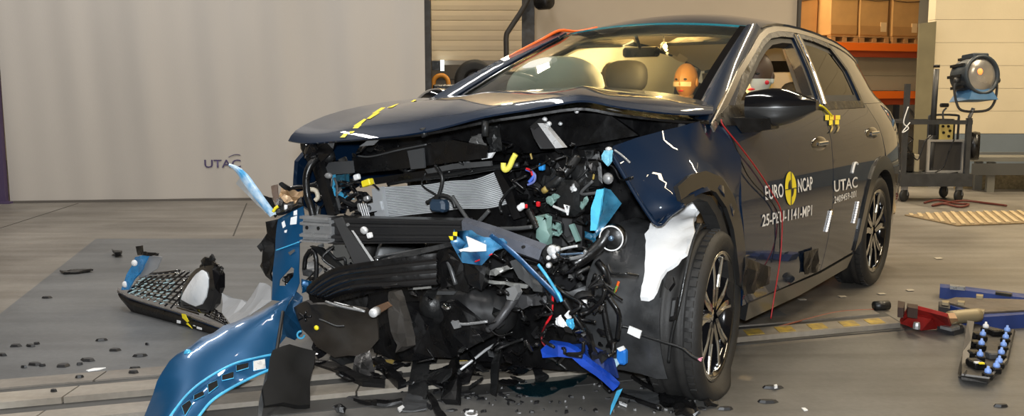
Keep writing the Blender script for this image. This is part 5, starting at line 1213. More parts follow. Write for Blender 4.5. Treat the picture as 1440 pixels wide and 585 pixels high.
tube('arch_flange_line', sub(bump_, WP([(236, 590, 3.16), (262, 556, 3.24), (290, 533, 3.32), (328, 512, 3.42), (366, 502, 3.50), (388, 498, 3.54)])), .005, CYANP, ap, 6)
tube('arch_edge', sub(bump_, WP([(250, 628, 3.115), (280, 585, 3.215), (300, 562, 3.285), (330, 543, 3.365), (360, 528, 3.435), (384, 518, 3.485)])), .006, CYANP, ap, 6)
tube('panel_joint', sub(bump_, WP([(398, 438, 3.72), (394, 462, 3.64), (388, 500, 3.53), (385, 517, 3.48)])), .007, BLK, ap, 6)
b = MB(); b.lathe([(0, .008), (.012, .008), (.016, 0), (.016, -.004)], W(264, 497, 3.47)-bump_.location, 'y', 14, Matrix.Rotation(math.pi, 3, 'Z')); b.build('round_clip', CYANP, ap, True)
crn = [(399, 440, 3.80), (408, 424, 3.88), (416, 412, 3.92), (424, 420, 3.9), (424, 470, 3.78), (415, 478, 3.7), (403, 472, 3.65), (392, 486, 3.6)]
plate('return_flange', sub(bump_, WP(crn)), .004, mat('deep_blue_inner', (.006, .05, .12), .4, .3, coat=.3), bump_, .015, sp=.05)
b = MB(); b.tube([W(423+5*math.cos(a), 471+5*math.sin(a), 3.68)-bump_.location for a in [2*math.pi*i/14 for i in range(12)]], .004, 6); b.build('clip_ring', CYANP, bump_)
# upright corner piece
up_o = [(391, 308, 4.02), (408, 298, 4.0), (426, 290, 3.97), (428, 303, 3.96), (427, 338, 3.93), (421, 342, 3.93), (421, 362, 3.90), (421, 398, 3.86), (414, 416, 3.86), (398, 424, 3.84), (382, 422, 3.86), (383, 398, 3.90), (387, 350, 3.97)]
uph = [sub(bump_, WP([(394, 402, 3.88), (395, 394, 3.89), (412, 376, 3.90), (417, 379, 3.90), (416, 390, 3.89), (404, 403, 3.88)]))]
upn, _ = bplate('corner_panel', sub(bump_, WP(up_o)), .004, PAINT_LIT, bump_, .02, uph, .04)
tube('corner_crease', sub(bump_, WP([(388, 352, 3.945), (405, 346, 3.93), (421, 340, 3.91)])), .003, CYANP, upn, 5)
for q in ([(409, 306), (418, 303), (417, 315), (408, 316)], [(413, 297), (418, 295), (418, 302), (413, 303)], [(396, 313), (400, 310), (402, 318), (398, 321)], [(416, 346), (419, 345), (418, 351), (416, 352)], [(400, 324), (404, 323), (403, 327), (400, 327)]):
    plate('scuff_patch', sub(bump_, WP(q, 3.945)), .002, WHITE, upn)
plate('grey_gap', sub(bump_, WP([(405, 355), (414, 350), (415, 353), (408, 359)], 3.91)), .002, MIDG, upn)
plate('inner_liner', sub(bump_, WP([(390, 308, 4.08), (378, 312, 4.10), (376, 328, 4.10), (366, 342, 4.10), (372, 352, 4.10), (370, 368, 4.10), (366, 374, 4.1), (374, 388, 4.08), (382, 396, 4.04), (387, 350, 4.06)])), .01, PLAST, bump_, .03)
plate('liner_tab', sub(bump_, WP([(362, 346, 4.1), (368, 340, 4.1), (372, 348, 4.1), (368, 354, 4.1)])), .012, PLAST, bump_)
plate('reinforcement_ring', sub(bump_, WP([(398, 392), (404, 386), (412, 384), (414, 396), (404, 402)], 3.97)), .012, PLAST, bump_, .01)
plate('inner_tab', sub(bump_, WP([(424, 392, 3.94), (438, 396, 3.96), (446, 402, 3.98), (436, 408, 3.96), (424, 412, 3.92)])), .004, PAINT_LIT, bump_, .01)
plate('pale_inner_face', sub(bump_, WP([(313, 413, 4.45), (330, 420, 4.35), (356, 428, 4.2), (366, 398, 4.12), (374, 399, 4.08), (382, 404, 4.02), (383, 424, 3.93), (352, 445, 3.9), (326, 458, 3.95), (312, 440, 4.3)])), .004, mat('pale_grey_inner_plastic', lin((150, 152, 155)), .5, noise_amt=.06), bump_, .01, sp=.08)
tag(bump_, 'bright blue bumper corner torn off and propped on the floor at left', 'bumper')
# bent light-blue strip and its silver plate on top of the corner
tb = W(388, 302, 4.03); st = empty('torn_strip', tuple(tb))
P = catmull(sub(st, WP([(322, 231, 4.12), (334, 235, 4.10), (348, 246, 4.08), (360, 262, 4.06), (374, 282, 4.04), (389, 302, 4.02)])), 5); Q = catmull(sub(st, WP([(327, 236, 4.12), (334, 243, 4.10), (341, 254, 4.08), (352, 270, 4.06), (366, 287, 4.04), (381, 305, 4.02)])), 5)
SCUFB = mat('scuffed_pale_blue', lin((60, 150, 205)), .35, .1, coat=.5, rgb2=lin((225, 238, 245)), scale=16, detail=5)
b = MB(); b.sheet([[p, p.lerp(q, .4)+Vector((0, -.018, .004)), q] for p, q in zip(P, Q)], .004); b.build('strip', SCUFB, st, True)
plate('silver_plate', sub(st, WP([(333, 258, 4.10), (338, 250, 4.10), (346, 255, 4.09), (358, 272, 4.07), (378, 299, 4.05), (374, 300, 4.05), (356, 281, 4.07)])), .006, mat('pale_grey_steel', (.45, .46, .46), .4, .5), st, .01)
tube('rubber_edge', sub(st, WP([(344, 252, 4.07), (352, 264, 4.06), (366, 282, 4.04), (378, 298, 4.03)])), .006, BLK, st, 6)
tube('yellow_tie', sub(st, WP([(384, 298, 4.0), (387, 293, 4.0), (391, 290, 4.0)])), .007, YEL, st, 6, 3)
plate('black_foot', sub(st, WP([(372, 275, 4.06), (382, 278, 4.05), (392, 300, 4.03), (388, 306, 4.03)])), .012, PLAST, st)
tag(st, 'bent light blue strip sticking up beside the torn bumper corner', 'trim strip')
# tan crumpled shield and brown flap
sh_ = empty('heat_shield', tuple(W(412, 289, 4.05)))
plate('foil', sub(sh_, WP([(392, 277, 4.05), (398, 265, 4.07), (412, 267, 4.07), (428, 270, 4.05), (424, 279, 4.03), (416, 287, 4.02), (402, 284, 4.03)])), .01, TAN, sh_, .04, sp=.02, seed=3)
plate('flap', sub(sh_, WP([(381, 262, 4.1), (391, 259, 4.1), (392, 285, 4.08), (386, 284, 4.08)])), .006, mat('brown_flap', lin((96, 78, 66)), .7), sh_, .005)
tube('black_strap', sub(sh_, WP([(394, 258, 4.05), (404, 265, 4.04), (418, 263, 4.03), (432, 262, 4.02), (446, 258, 4.0)])), .009, PLAST, sh_, 7)
plate('black_pad', sub(sh_, WP([(393, 258, 4.05), (398, 256, 4.05), (410, 264, 4.04), (408, 269, 4.04)])), .012, PLAST, sh_)
tube('white_peg', sub(sh_, WP([(402, 288, 4.0), (402, 297, 4.0)])), .008, WHITE, sh_, 7, 0); tube('pale_hook', sub(sh_, WP([(436, 266, 3.98), (444, 268, 3.98), (447, 277, 3.98), (443, 282, 3.98)])), .010, mat('bone_plastic', lin((190, 180, 160)), .5), sh_, 7)
plate('dark_mount', sub(sh_, WP([(391, 284, 4.06), (418, 288, 4.04), (427, 281, 4.02), (428, 292, 4.0), (405, 300, 4.0), (392, 304, 4.02)])), .02, PLAST, sh_, .01)
tag(sh_, 'crumpled tan heat shield above the blue bumper corner', 'heat shield')
# ------------------------------------------------------------------ grille fragment with its lamp, on the floor at left
def gy(px): return 4.97+(px-191)*(4.50-4.97)/(305-191)
gf0 = G(235, 455); gf = empty('grille_fragment', (gf0.x, gf0.y, 0))
def gp_(px, py, dy=0.0): return W(px, py, gy(px)+dy)-gf.location
top = [(165, 408), (181, 417), (212, 427), (246, 437), (282, 450), (318, 463)]; bot = [(171, 419), (190, 441), (218, 449), (246, 457), (272, 464), (300, 471)]
b = MB(); b.sheet([[gp_(*t_, .10), gp_(t_[0], t_[1]+3, .0), gp_((t_[0]+o_[0])/2, (t_[1]+o_[1])/2, -.02), gp_(*o_, .02)] for t_, o_ in zip(top, bot)], .008); lp_ = b.build('lower_lip', PLAST, gf, True)
b = MB(); b.sheet([[gp_(t_[0], t_[1]-2.5, .11), gp_(t_[0], t_[1], .05), gp_(t_[0], t_[1]+3.5, -.015)] for t_ in top], .006); b.build('blue_lip_edge', PAINT, gf, True)
tube('lip_bead', [gp_(t_[0], t_[1]+1, -.006) for t_ in top], .0035, CHROME, lp_, 6)
plate('blue_end_cap', [gp_(172, 408, .06), gp_(178, 395, .08), gp_(193, 361, .12), gp_(211, 358, .12), gp_(206, 372, .12), gp_(192, 392, .10), gp_(181, 407, .06)], .01, mat('scuffed_bright_blue', lin((45, 140, 205)), .3, .2, coat=1, noise_amt=.3, scale=18), gf, .02, sp=.04, smooth=True)
for q in ((176, 400), (189, 370)): b = MB(); b.blob(gp_(q[0], q[1], .05), (.018, .01, .018), 10, 8); b.build('white_clip', WHITE, gf, True)
plate('grey_end_plate', [gp_(196, 390, .14), gp_(211, 359, .14), gp_(229, 361, .14), gp_(222, 378, .14), gp_(206, 388, .14)], .006, mat('pale_grey_inner_plastic', lin((150, 152, 155)), .5), gf)
plate('torn_tab', [gp_(194, 358, .12), gp_(193, 347, .12), gp_(201, 345, .12), gp_(203, 354, .12), gp_(224, 356, .12), gp_(222, 360, .12)], .01, PLAST, gf, .02)
qc = [gp_(180, 411, .05), gp_(249, 436, .03), gp_(270, 381, .14), gp_(203, 384, .16)]
for k in range(10):
    t0 = k/9.5; a = quadmap(qc, 0, t0); c = quadmap(qc, 1, min(1.05, t0+.12))
    if t0 > .75: c = a.lerp(c, .75)
    b = MB(); m_ = a.lerp(c, .5); b.tube([a, m_+Vector((0, -.012, .0)), c], .0055, 6, True, 3); b.build('grille_bar', GLOSSB if k % 2 else CHROME, gf, True)
for k in range(11):
    s0 = -.12+k/9; a = quadmap(qc, max(0, min(1, s0)), 0 if s0 >= 0 else -s0*2); s1 = s0+.42; c = quadmap(qc, min(1, s1), 1 if s1 <= 1 else 1-(s1-1)*2)
    if (c-a).length < .05: continue
    b = MB(); b.tube([a, a.lerp(c, .5)+Vector((0, -.012, 0)), c], .0055, 6, True, 3); b.build('grille_bar', GLOSSB, gf, True)
for k in range(8):
    for j in range(6):
        p = quadmap(qc, .07+j*.13+.03*(k % 2), .07+k*.1)
        if k > 6 and j > 4: continue
        b = MB(); b.box(p+Vector((0, -.014, 0)), (.030, .004, .005), Matrix.Rotation(-.25, 3, 'Y')); b.build('highlight_dash', mat('cyan_highlight', (.55, .78, .84), .2, .3), gf)  # highlights along the grille bars, put in as pale dashes
hz = [(249, 430), (255, 412), (264, 392), (276, 378), (286, 374), (301, 373), (309, 386), (309, 405), (303, 428), (292, 442), (270, 437)]
bplate('lamp_housing', [gp_(x, y, .04) for x, y in hz], .03, GLOSSB, gf, .03, (), .04)
lz = [(283, 380), (288, 383), (292, 392), (292, 404), (289, 418), (283, 428), (275, 431), (265, 427), (254, 421), (258, 411), (264, 401), (271, 391)]
bplate('lamp_lens', [gp_(x, y, -.005) for x, y in lz], .01, mat('bright_lamp_reflector', (.95, .96, .97), .3, .0, rgb2=(.72, .76, .80), scale=9), gf, .03, (), .04)
plate('lamp_side', [gp_(303, 372, .06), gp_(309, 386, .06), gp_(309, 412, .05), gp_(300, 436, .03), (gp_(296, 436, .02)), gp_(302, 404, .0), gp_(298, 378, .02)], .02, GLOSSB, gf)
for q in ([(285, 366), (291, 361), (302, 364), (308, 372), (298, 378), (288, 376)], [(296, 364), (301, 358), (303, 366)], [(305, 372), (316, 377), (314, 386), (306, 388)], [(282, 374), (290, 368), (296, 380), (286, 384)]):
    plate('torn_mount', [gp_(x, y, .06+.02*R.random()) for x, y in q], .012, PLAST, gf, .015)
plate('lamp_trim', [gp_(249, 432, .0), gp_(280, 441, .0), gp_(280, 443, -.01), gp_(249, 434, -.01)], .005, CHROME, gf)
q2 = [gp_(288, 443, .03), gp_(322, 458, .02), gp_(312, 442, .05), gp_(294, 430, .06)]
for k in range(5):
    b = MB(); b.tube([quadmap(q2, 0+.0, k/4), quadmap(q2, 1, k/4)], .005, 6); b.build('grille_bar', GLOSSB, gf, True)
    b = MB(); b.tube([quadmap(q2, k/5, 0), quadmap(q2, k/5+.2, 1)], .005, 6); b.build('grille_bar', CHROME if k % 2 else GLOSSB, gf, True)
yb = [(256, 441), (261, 442), (266, 452), (264, 453), (271, 462), (262, 455), (265, 454), (257, 447)]
plate('lightning_tape', [gp_(x, y, -.035) for x, y in yb], .003, YEL, gf)
for q in ([(249, 450), (254, 451), (254, 455), (249, 454)], [(277, 459), (284, 461), (284, 464), (277, 462)], [(272, 457), (275, 458), (275, 459), (272, 458)]):
    plate('white_mark', [gp_(x, y, -.034) for x, y in q], .002, WHITE, gf)
tag(gf, 'broken grille corner with a white lamp lying on the floor', 'grille')
# ------------------------------------------------------------------ rear guard boards under the bumper corner
o = plate('mud_guard', [W(383, 522, 3.52), W(396, 517, 3.55), W(406, 515, 3.56), W(424, 520, 3.60), W(440, 527, 3.62), W(441, 545, 3.56), W(436, 562, 3.50), W(438, 600, 3.42), W(372, 600, 3.30), W(370, 575, 3.36), W(376, 560, 3.42), W(378, 540, 3.47)], .02, MATTEB, None, .035, sp=.05, smooth=True); rebase(o)
o.location.z = max(0, o.location.z); tag(o, 'black mud guard sheet standing under the blue bumper corner', 'mud guard')
o = plate('grey_strip', [W(374, 524, 3.50), W(382, 524, 3.50), W(380, 545, 3.44), W(371, 562, 3.38), W(366, 600, 3.22), W(361, 598, 3.22), W(364, 565, 3.36), W(370, 540, 3.44)], .006, MIDG, None, .01); rebase(o); o.location.z = max(0, o.location.z)
tag(o, 'narrow grey bent strip beside the black mud guard', 'strip')
# ------------------------------------------------------------------ loose debris on the floor
def gplate(name, pts, th, m, label, cat, group=None, lift=0.0, crumple=0.01, tilt=None):
    P = [G(x, y) for x, y in pts]
    o = plate(name, [p+Vector((0, 0, lift+th+(tilt[i] if tilt else 0))) for i, p in enumerate(P)], th, m, None, crumple)
    rebase(o); o.location.z = max(.004, min(o.location.z, .02)) if not tilt else .004
    if tilt is None: pass
    return tag(o, label, cat, group)
gplate('plastic_bar', [(428, 513), (470, 522), (515, 540), (542, 548), (541, 554), (510, 552), (470, 533), (426, 517)], .02, PLAST, 'long curved black plastic bar lying furthest left under the front', 'plastic bar')
gplate('plastic_bar', [(525, 522), (536, 520), (572, 553), (560, 556)], .03, PLAST, 'short straight black bar lying right of the black triangle sheet', 'plastic bar')
gplate('plastic_sheet', [(494, 538), (506, 515), (513, 511), (522, 525), (530, 538), (515, 541)], .006, PLAST, 'black triangular plastic sheet leaning under the wreck', 'plastic sheet', tilt=[0, .10, .13, .08, 0, 0])
gplate('plastic_sheet', [(573, 560), (590, 505), (598, 498), (606, 520), (602, 560), (598, 566)], .008, PLAST2, 'tall black pointed sheet standing below the lower grille', 'plastic sheet', tilt=[0, .14, .16, .10, .02, 0])
gplate('plastic_sheet', [(568, 568), (575, 556), (600, 566), (600, 580), (566, 582)], .006, mat('grey_sheet', (.05, .052, .055), .4), 'dull grey plastic sheet flat below the pointed black one', 'plastic sheet')
gplate('plastic_bar', [(600, 560), (606, 562), (630, 600), (618, 602)], .015, PLAST, 'black bar running out of the picture at the bottom centre', 'plastic bar')
gplate('plastic_sliver', [(497, 568), (530, 571), (566, 569), (566, 574), (530, 576)], .012, PLAST, 'thin black sliver lying flat left of the grey sheet', 'plastic sliver')
gplate('plastic_shard', [(473, 582), (480, 580), (486, 584), (484, 588), (474, 588)], .02, PLAST, 'small black shard at the bottom edge below the bars', 'shard')
gplate('plastic_shard', [(628, 545), (646, 530), (650, 560), (648, 572), (626, 570)], .03, PLAST, 'blocky black shard under the end of the silver rod', 'shard', tilt=[0, .07, .05, 0, 0])
gplate('plastic_shard', [(640, 520), (690, 512), (720, 520), (690, 538), (650, 535)], .012, PLAST, 'broad black piece lying behind the silver rod', 'shard')
gplate('plastic_bar', [(690, 556), (700, 518), (712, 515), (704, 540), (698, 560)], .012, PLAST2, 'dark bar standing on end right of the silver rod', 'plastic bar', tilt=[0, .14, .15, .08, 0])
b = MB(); b.tube([G(638, 544)+Vector((0, 0, .05)), G(684, 530)+Vector((0, 0, .12)), G(731, 520)+Vector((0, 0, .18))], .006, 8); o = b.build('silver_rod', ALU, None, True); rebase(o); o['label'] = 'thin silver rod leaning over the black debris'; o['category'] = 'rod'
b = MB(); b.tube([G(732, 523)+Vector((0, 0, .18)), G(734, 534)+Vector((0, 0, .02))], .014, 8); o = b.build('black_post_stub', PLAST, None, True); rebase(o); o.location.z = .0; tag(o, 'short black post stub holding the end of the silver rod', 'post stub')
for k, (y, lb) in enumerate(((536, 'upper'), (540.5, 'lower'))):
    b = MB(); b.tube([G(715, y)+Vector((0, 0, .008)), G(731, y-.6)+Vector((0, 0, .008))], .006, 8); o = b.build('spring_pin', WHITE, None, True); rebase(o); tag(o, lb+' of two short white pins lying at the puddle edge', 'pin')
b = MB(); P = [G(655+8*math.cos(a)+8, 584+4*math.sin(a))+Vector((0, 0, .006)) for a in [2*math.pi*i/16 for i in range(14)]]; b.tube(P, .005, 6); o = b.build('white_ring', WHITE, None, True); rebase(o); tag(o, 'open white plastic ring at the bottom edge of the picture', 'ring')
gplate('white_chip', [(559, 579), (566, 575), (569, 578), (562, 583)], .008, WHITE, 'bright white chip below the grey plastic sheet', 'chip', crumple=0)
# puddle of coolant
pud = [(713, 545), (725, 553), (740, 559), (762, 560), (778, 555), (790, 548), (806, 545), (822, 535), (835, 524), (838, 517), (820, 515), (790, 520), (765, 525), (738, 528), (722, 535)]
PUD = mat('coolant_puddle', (.004, .020, .028), .08, spec=.8, coat=.6)
o = skin2('coolant_puddle', [tuple(G(x, y))[:2] for x, y in pud], lambda u, v: (u, v, .0058), .0024, PUD, sp=.08, smooth=False); rebase(o); tag(o, 'dark teal coolant puddle on the floor under the front', 'puddle')
# right of the puddle: twisted tubes and plates below the wheel
gplate('bracket_plate', [(872, 552), (930, 558), (928, 570), (922, 578), (874, 563)], .008, MIDG, 'grey bracket plate on the floor left of the front wheel', 'bracket')
for pts, lb in (([(846, 538), (850, 548), (858, 556)], 'short twisted black tube below the blue arm'), ([(872, 560), (900, 570), (928, 580)], 'thin black tube in front of the grey bracket plate'), ([(890, 535), (905, 545), (925, 556)], 'curved black tube behind the grey bracket plate')):
    o = tube('twisted_tube', [G(*p)+Vector((0, 0, .016)) for p in pts], .010, PLAST, None, 8, 4); rebase(o); tag(o, lb, 'tube')
gplate('white_chip', [(870, 568), (874, 569), (882, 573), (881, 575), (871, 571)], .006, WHITE, 'bright white sliver in front of the grey bracket plate', 'chip', crumple=0)
for q, lb in (([(930, 548), (960, 552), (975, 568), (940, 580), (926, 570)], 'flat black rubber piece under the front wheel'), ([(985, 566), (1000, 562), (1008, 574), (994, 578)], 'small black rubber lump right below the front wheel'), ([(945, 572), (975, 570), (985, 588), (950, 590)], 'dark crumpled plastic at the bottom below the wheel'), ([(900, 508), (925, 520), (935, 545), (915, 548), (898, 530)], 'black torn shield standing beside the lower wheel liner')):
    gplate('rubber_piece', q, .012, PLAST, lb, 'debris', crumple=.02, tilt=None if 'shield' not in lb else [.1, .14, .0, 0, .05])
# small chips scattered over the floor
RC = random.Random(5)
CH = [mat('black_chip', (.014, .014, .015), .5)]
def chips(cnt, box, m, group, label, smin, smax, poly=None):
    made = 0
    while made < cnt:
        px, py = RC.uniform(box[0], box[2]), RC.uniform(box[1], box[3])
        if poly and not inpoly(px, py, poly): continue
        c = G(px, py); k = RC.choice((4, 5, 6)); a0 = RC.uniform(0, 6.28); s_ = RC.uniform(smin, smax); el = RC.uniform(.3, .8); P = []
        for j in range(k):
            a = 2*math.pi*j/k; u, v = s_*RC.uniform(.6, 1.1)*math.cos(a), s_*el*RC.uniform(.6, 1.1)*math.sin(a)
            P.append((u*math.cos(a0)-v*math.sin(a0), u*math.sin(a0)+v*math.cos(a0)))
        h = RC.uniform(.004, .012); b = MB(); b.add([(x, y, 0) for x, y in P]+[(x*.8, y*.8, h*RC.uniform(.5, 1)) for x, y in P], [tuple(range(k-1, -1, -1)), tuple(range(k, 2*k))]+[(j, (j+1) % k, k+(j+1) % k, k+j) for j in range(k)])
        o = b.build('plastic_chip', m); o.location = (c.x, c.y, .0042); tag(o, label, 'chip', group); made += 1
for (px, py, s_) in ((22, 488, .035), (44, 488, .03), (52, 485, .02), (48, 514, .04), (34, 518, .015), (60, 516, .015), (89, 516, .04), (125, 508, .04), (161, 494, .035), (112, 514, .015), (198, 502, .035), (190, 520, .025), (188, 528, .03), (143, 480, .03), (66, 420, .03), (3, 501, .03), (165, 360, .05), (76, 561, .018), (207, 486, .012), (112, 535, .02)):
    c = G(px, py); b = MB(); k = 6; P = [(s_*math.cos(2*math.pi*j/k)*RC.uniform(.7, 1.1), s_*.55*math.sin(2*math.pi*j/k)*RC.uniform(.7, 1.1)) for j in range(k)]
    b.add([(x, y, 0) for x, y in P]+[(x*.75, y*.75, .010) for x, y in P], [tuple(range(k-1, -1, -1)), tuple(range(k, 2*k))]+[(j, (j+1) % k, k+(j+1) % k, k+j) for j in range(k)])
    o = b.build('plastic_chip', CH[0]); o.location = (c.x, c.y, .0042 if py < 524 else (.031 if 535 < py else .013)); o.rotation_euler = (0, 0, RC.uniform(-.4, .4)); tag(o, 'small black plastic chip on the open floor left of the wreck', 'chip', 'black chips on the left floor')
gplate('plastic_sliver', [(84, 384), (100, 384), (126, 381), (131, 383), (112, 386), (90, 387)], .01, PLAST, 'long thin black sliver on the floor far left', 'plastic sliver')
gplate('plastic_shard', [(158, 357), (164, 360), (172, 360), (170, 363), (162, 363)], .02, PLAST, 'curled black shard left of the broken grille', 'shard')
gplate('white_chip', [(121, 523), (132, 520), (149, 519), (140, 522), (124, 524)], .004, WHITE, 'white plastic sliver on the dark floor at lower left', 'chip', crumple=0)
chips(70, (600, 540, 1000, 584), CH[0], 'black chips below the wreck', 'tiny black plastic chip on the floor below the torn front', .006, .028)
chips(26, (600, 530, 1000, 584), mat('grey_chip', (.2, .2, .2), .5), 'grey chips below the wreck', 'tiny pale grey chip on the floor below the torn front', .004, .010)
RS = random.Random(21)
SHP = [(430, 500), (760, 492), (770, 545), (660, 572), (560, 560), (470, 545), (432, 520)]
made = 0
while made < 34:                                  # torn pieces standing and lying in a heap under the front
    px, py = RS.uniform(430, 770), RS.uniform(492, 572)
    if not inpoly(px, py, SHP): continue
    c = G(px, py); k = RS.choice((4, 5, 6)); s_ = RS.uniform(.035, .11); el = RS.uniform(.25, .6); a0 = RS.uniform(0, 6.28)
    P = [Vector((s_*math.cos(2*math.pi*j/k)*RS.uniform(.6, 1.1), s_*el*math.sin(2*math.pi*j/k)*RS.uniform(.6, 1.1), 0)) for j in range(k)]
    M = Matrix.Rotation(a0, 3, 'Z') @ Matrix.Rotation(RS.uniform(-.9, .9), 3, 'X') @ Matrix.Rotation(RS.uniform(-.5, .5), 3, 'Y'); P = [M @ p for p in P]
    zm = min(p.z for p in P); o = plate('torn_piece', [c+p+Vector((0, 0, .012-zm)) for p in P], .006, RS.choice((PLAST, PLAST, PLAST2, GLOSSB)), None, .01, seed=made)
    rebase(o); o.location.z = .0345; tag(o, 'torn black plastic piece in the heap under the open front', 'torn piece', 'torn pieces under the front'); made += 1
chips(45, (450, 500, 760, 580), CH[0], 'black chips among the bars', 'black plastic chip among the bars below the lower grille', .012, .04)
for (px, py, s_, m) in ((1085, 547, .05, CH[0]), (1078, 567, .05, CH[0]), (1408, 573, .035, CH[0]), (1020, 577, .04, CH[0])):
    c = G(px, py); b = MB(); k = 7; P = [(s_*math.cos(2*math.pi*j/k)*RC.uniform(.7, 1.1), s_*.4*math.sin(2*math.pi*j/k)*RC.uniform(.7, 1.1)) for j in range(k)]
    b.add([(x, y, 0) for x, y in P]+[(x*.75, y*.75, .010) for x, y in P], [tuple(range(k-1, -1, -1)), tuple(range(k, 2*k))]+[(j, (j+1) % k, k+(j+1) % k, k+j) for j in range(k)])
    o = b.build('plastic_chip', m); o.location = (c.x, c.y, .0042); tag(o, 'flat black plastic chip on the floor right of the front wheel', 'chip', 'black chips on the right floor')
gplate('white_chip', [(1127, 576), (1132, 576), (1136, 579), (1131, 580)], .004, WHITE, 'small white chip on the open floor right of the wheel', 'chip', crumple=0)
gplate('white_chip', [(1088, 549), (1092, 548), (1093, 550), (1089, 551)], .012, WHITE, 'tiny white chip on the black piece right of the wheel', 'chip', crumple=0)
for (x, y) in ((1185, 418), (1240, 414), (1128, 422), (1320, 364), (1280, 409)):
    gplate('paper_scrap', [(x-7, y-.8), (x+3, y-1.3), (x+6, y+.8), (x-3, y+1.2)], .002, mat('pale_scrap', lin((170, 162, 148)), .8), 'pale scrap lying on the floor beside the rear wheel', 'scrap', 'pale scraps by the rear wheel', crumple=0)
# ------------------------------------------------------------------ tow gear at the right: red clamp, blue frame, bolted box
cg = G(1240, 437); b = MB(); b.tube([G(1229, 437)+Vector((0, 0, .028)), G(1249, 436)+Vector((0, 0, .028))], .026, 10); o = b.build('steel_cylinder', PLAST2, None, True); rebase(o); tag(o, 'short dark cylinder on the floor before the red clamp', 'cylinder')
rk = empty('red_clamp', tuple(G(1306, 458)))
def rp(px, py, z): return G(px, py, z)-rk.location
plate('side_plate', [rp(1266, 447, .03), rp(1278, 429, .13), rp(1283, 428, .13), rp(1333, 441, .13), rp(1346, 452, .03), rp(1335, 460, .03), rp(1300, 452, .03)], .02, REDP, rk)
plate('side_plate', [rp(1266, 452, .02), rp(1284, 440, .08), rp(1310, 446, .08), rp(1330, 456, .02), rp(1296, 462, .01)], .02, REDP, rk)
for q in ([(1262, 436), (1272, 438), (1270, 447), (1262, 446)], [(1275, 440), (1290, 442), (1290, 448), (1276, 446)]):
    plate('cross_block', [rp(x, y, .09) for x, y in q], .05, mat('rusty_dark_steel', lin((58, 40, 32)), .6, .3), rk)
plate('wood_wedge', [rp(1330, 440, .12), rp(1342, 440, .12), rp(1346, 452, .03), rp(1336, 455, .03)], .03, mat('pale_wood', lin((190, 150, 110)), .7), rk)
for p in ((1289, 459), (1297, 444), (1281, 443)):
    b = MB(); b.lathe([(0, .02), (.015, .02), (.018, .005), (.018, -.012), (0, -.012)], rp(p[0], p[1], .05), 'z', 8); b.build('clamp_bolt', STEEL, rk)
tag(rk, 'red steel clamp at the end of the striped track', 'clamp')
rt = [G(1336, 447, .08), G(1352, 445, .08), G(1376, 443, .08)]
o = tube('pull_rod', rt, .035, mat('worn_pale_steel', lin((150, 138, 110)), .5, .4), None, 12, 3); rebase(o); tag(o, 'pale round pull rod between the red clamp and blue frame', 'rod')
bf = empty('tow_frame', tuple(G(1400, 440)))
def bp2(px, py, z): return G(px, py, z)-bf.location
BLF = mat('navy_blue_paint', lin((36, 58, 120)), .5, noise_amt=.2, scale=6)
def slab(name, pts, z0, z1, m, parent, root):
    P = [G(x, y, z1)-root.location for x, y in pts]; n = len(P); b = MB()
    b.add([(p.x, p.y, z0) for p in P]+[(p.x, p.y, z1) for p in P], [tuple(range(n-1, -1, -1)), tuple(range(n, 2*n))]+[(j, (j+1) % n, n+(j+1) % n, n+j) for j in range(n)]); return b.build(name, m, parent)
slab('rear_rail', [(1322, 399), (1334, 400), (1480, 418), (1480, 424), (1322, 404)], .0, .065, BLF, bf, bf)
slab('front_rail', [(1320, 424), (1328, 424), (1384, 438), (1470, 432), (1470, 440), (1383, 446)], .0, .075, BLF, bf, bf)
slab('top_plate', [(1325, 423), (1344, 418), (1440, 421), (1475, 427), (1475, 434), (1383, 439)], .076, .085, mat('worn_grey_plate', lin((98, 90, 82)), .55, .3, noise_amt=.25, scale=6), bf, bf)
slab('rail_cap', [(1336, 399.5), (1358, 402), (1357, 404), (1336, 402)], .065, .085, STEEL, bf, bf)
slab('rail_cap', [(1400, 409), (1424, 412), (1422, 414), (1400, 411)], .065, .08, PLAST2, bf, bf)
for (x, y) in ((1380, 436), (1352, 424), (1378, 415), (1330, 424)):
    slab('cross_pin', [(x-5, y-2), (x+5, y-1), (x+4, y+2), (x-5, y+1)], .085, .10, mat('worn_pale_steel', lin((150, 138, 110)), .5, .4), bf, bf)
slab('rail_end', [(1320, 424), (1336, 424), (1336, 434), (1321, 431)], .0, .08, mat('dark_end_cap', (.03, .03, .032), .5), bf, bf)
tag(bf, 'navy blue steel tow frame lying at the right edge', 'tow frame')
slab_o = empty('guide_shoe', tuple(G(1345, 462))); slab('shoe', [(1318, 458), (1352, 455), (1356, 461), (1342, 465)], 0, .03, mat('dark_end_cap', (.03, .03, .032), .5), slab_o, slab_o); slab('shoe_cap', [(1322, 458), (1348, 456), (1350, 459), (1338, 462)], .03, .045, STEEL, slab_o, slab_o)
tag(slab_o, 'small dark guide shoe under the red clamp tip', 'guide shoe')
bt = empty('bolt_box', tuple(G(1386, 500)))
def btp(px, py, z=0.0): return G(px, py, z)-bt.location
BOXM = mat('dark_bolt_box', (.05, .046, .042), .5, .3, noise_amt=.25)
slab('base_plate', [(1361, 456), (1368, 454), (1424, 466), (1412, 512), (1388, 533), (1352, 528)], .012, .03, BOXM, bt, bt)
plate('side_wall', [btp(1360, 453, .10), btp(1370, 454, .10), btp(1357, 528, .06), btp(1352, 529, .0), btp(1347, 526, .06)], .008, mat('box_wall', (.11, .105, .10), .45, .5), bt)
plate('front_wall', [btp(1347, 531, .0), btp(1389, 541, .0), btp(1391, 533, .045), btp(1352, 528, .045)], .008, mat('box_wall', (.11, .105, .10), .45, .5), bt)
plate('corner_wall', [btp(1389, 541, 0), btp(1418, 510, 0), btp(1417, 505, .045), btp(1391, 533, .045)], .008, mat('box_wall', (.11, .105, .10), .45, .5), bt)
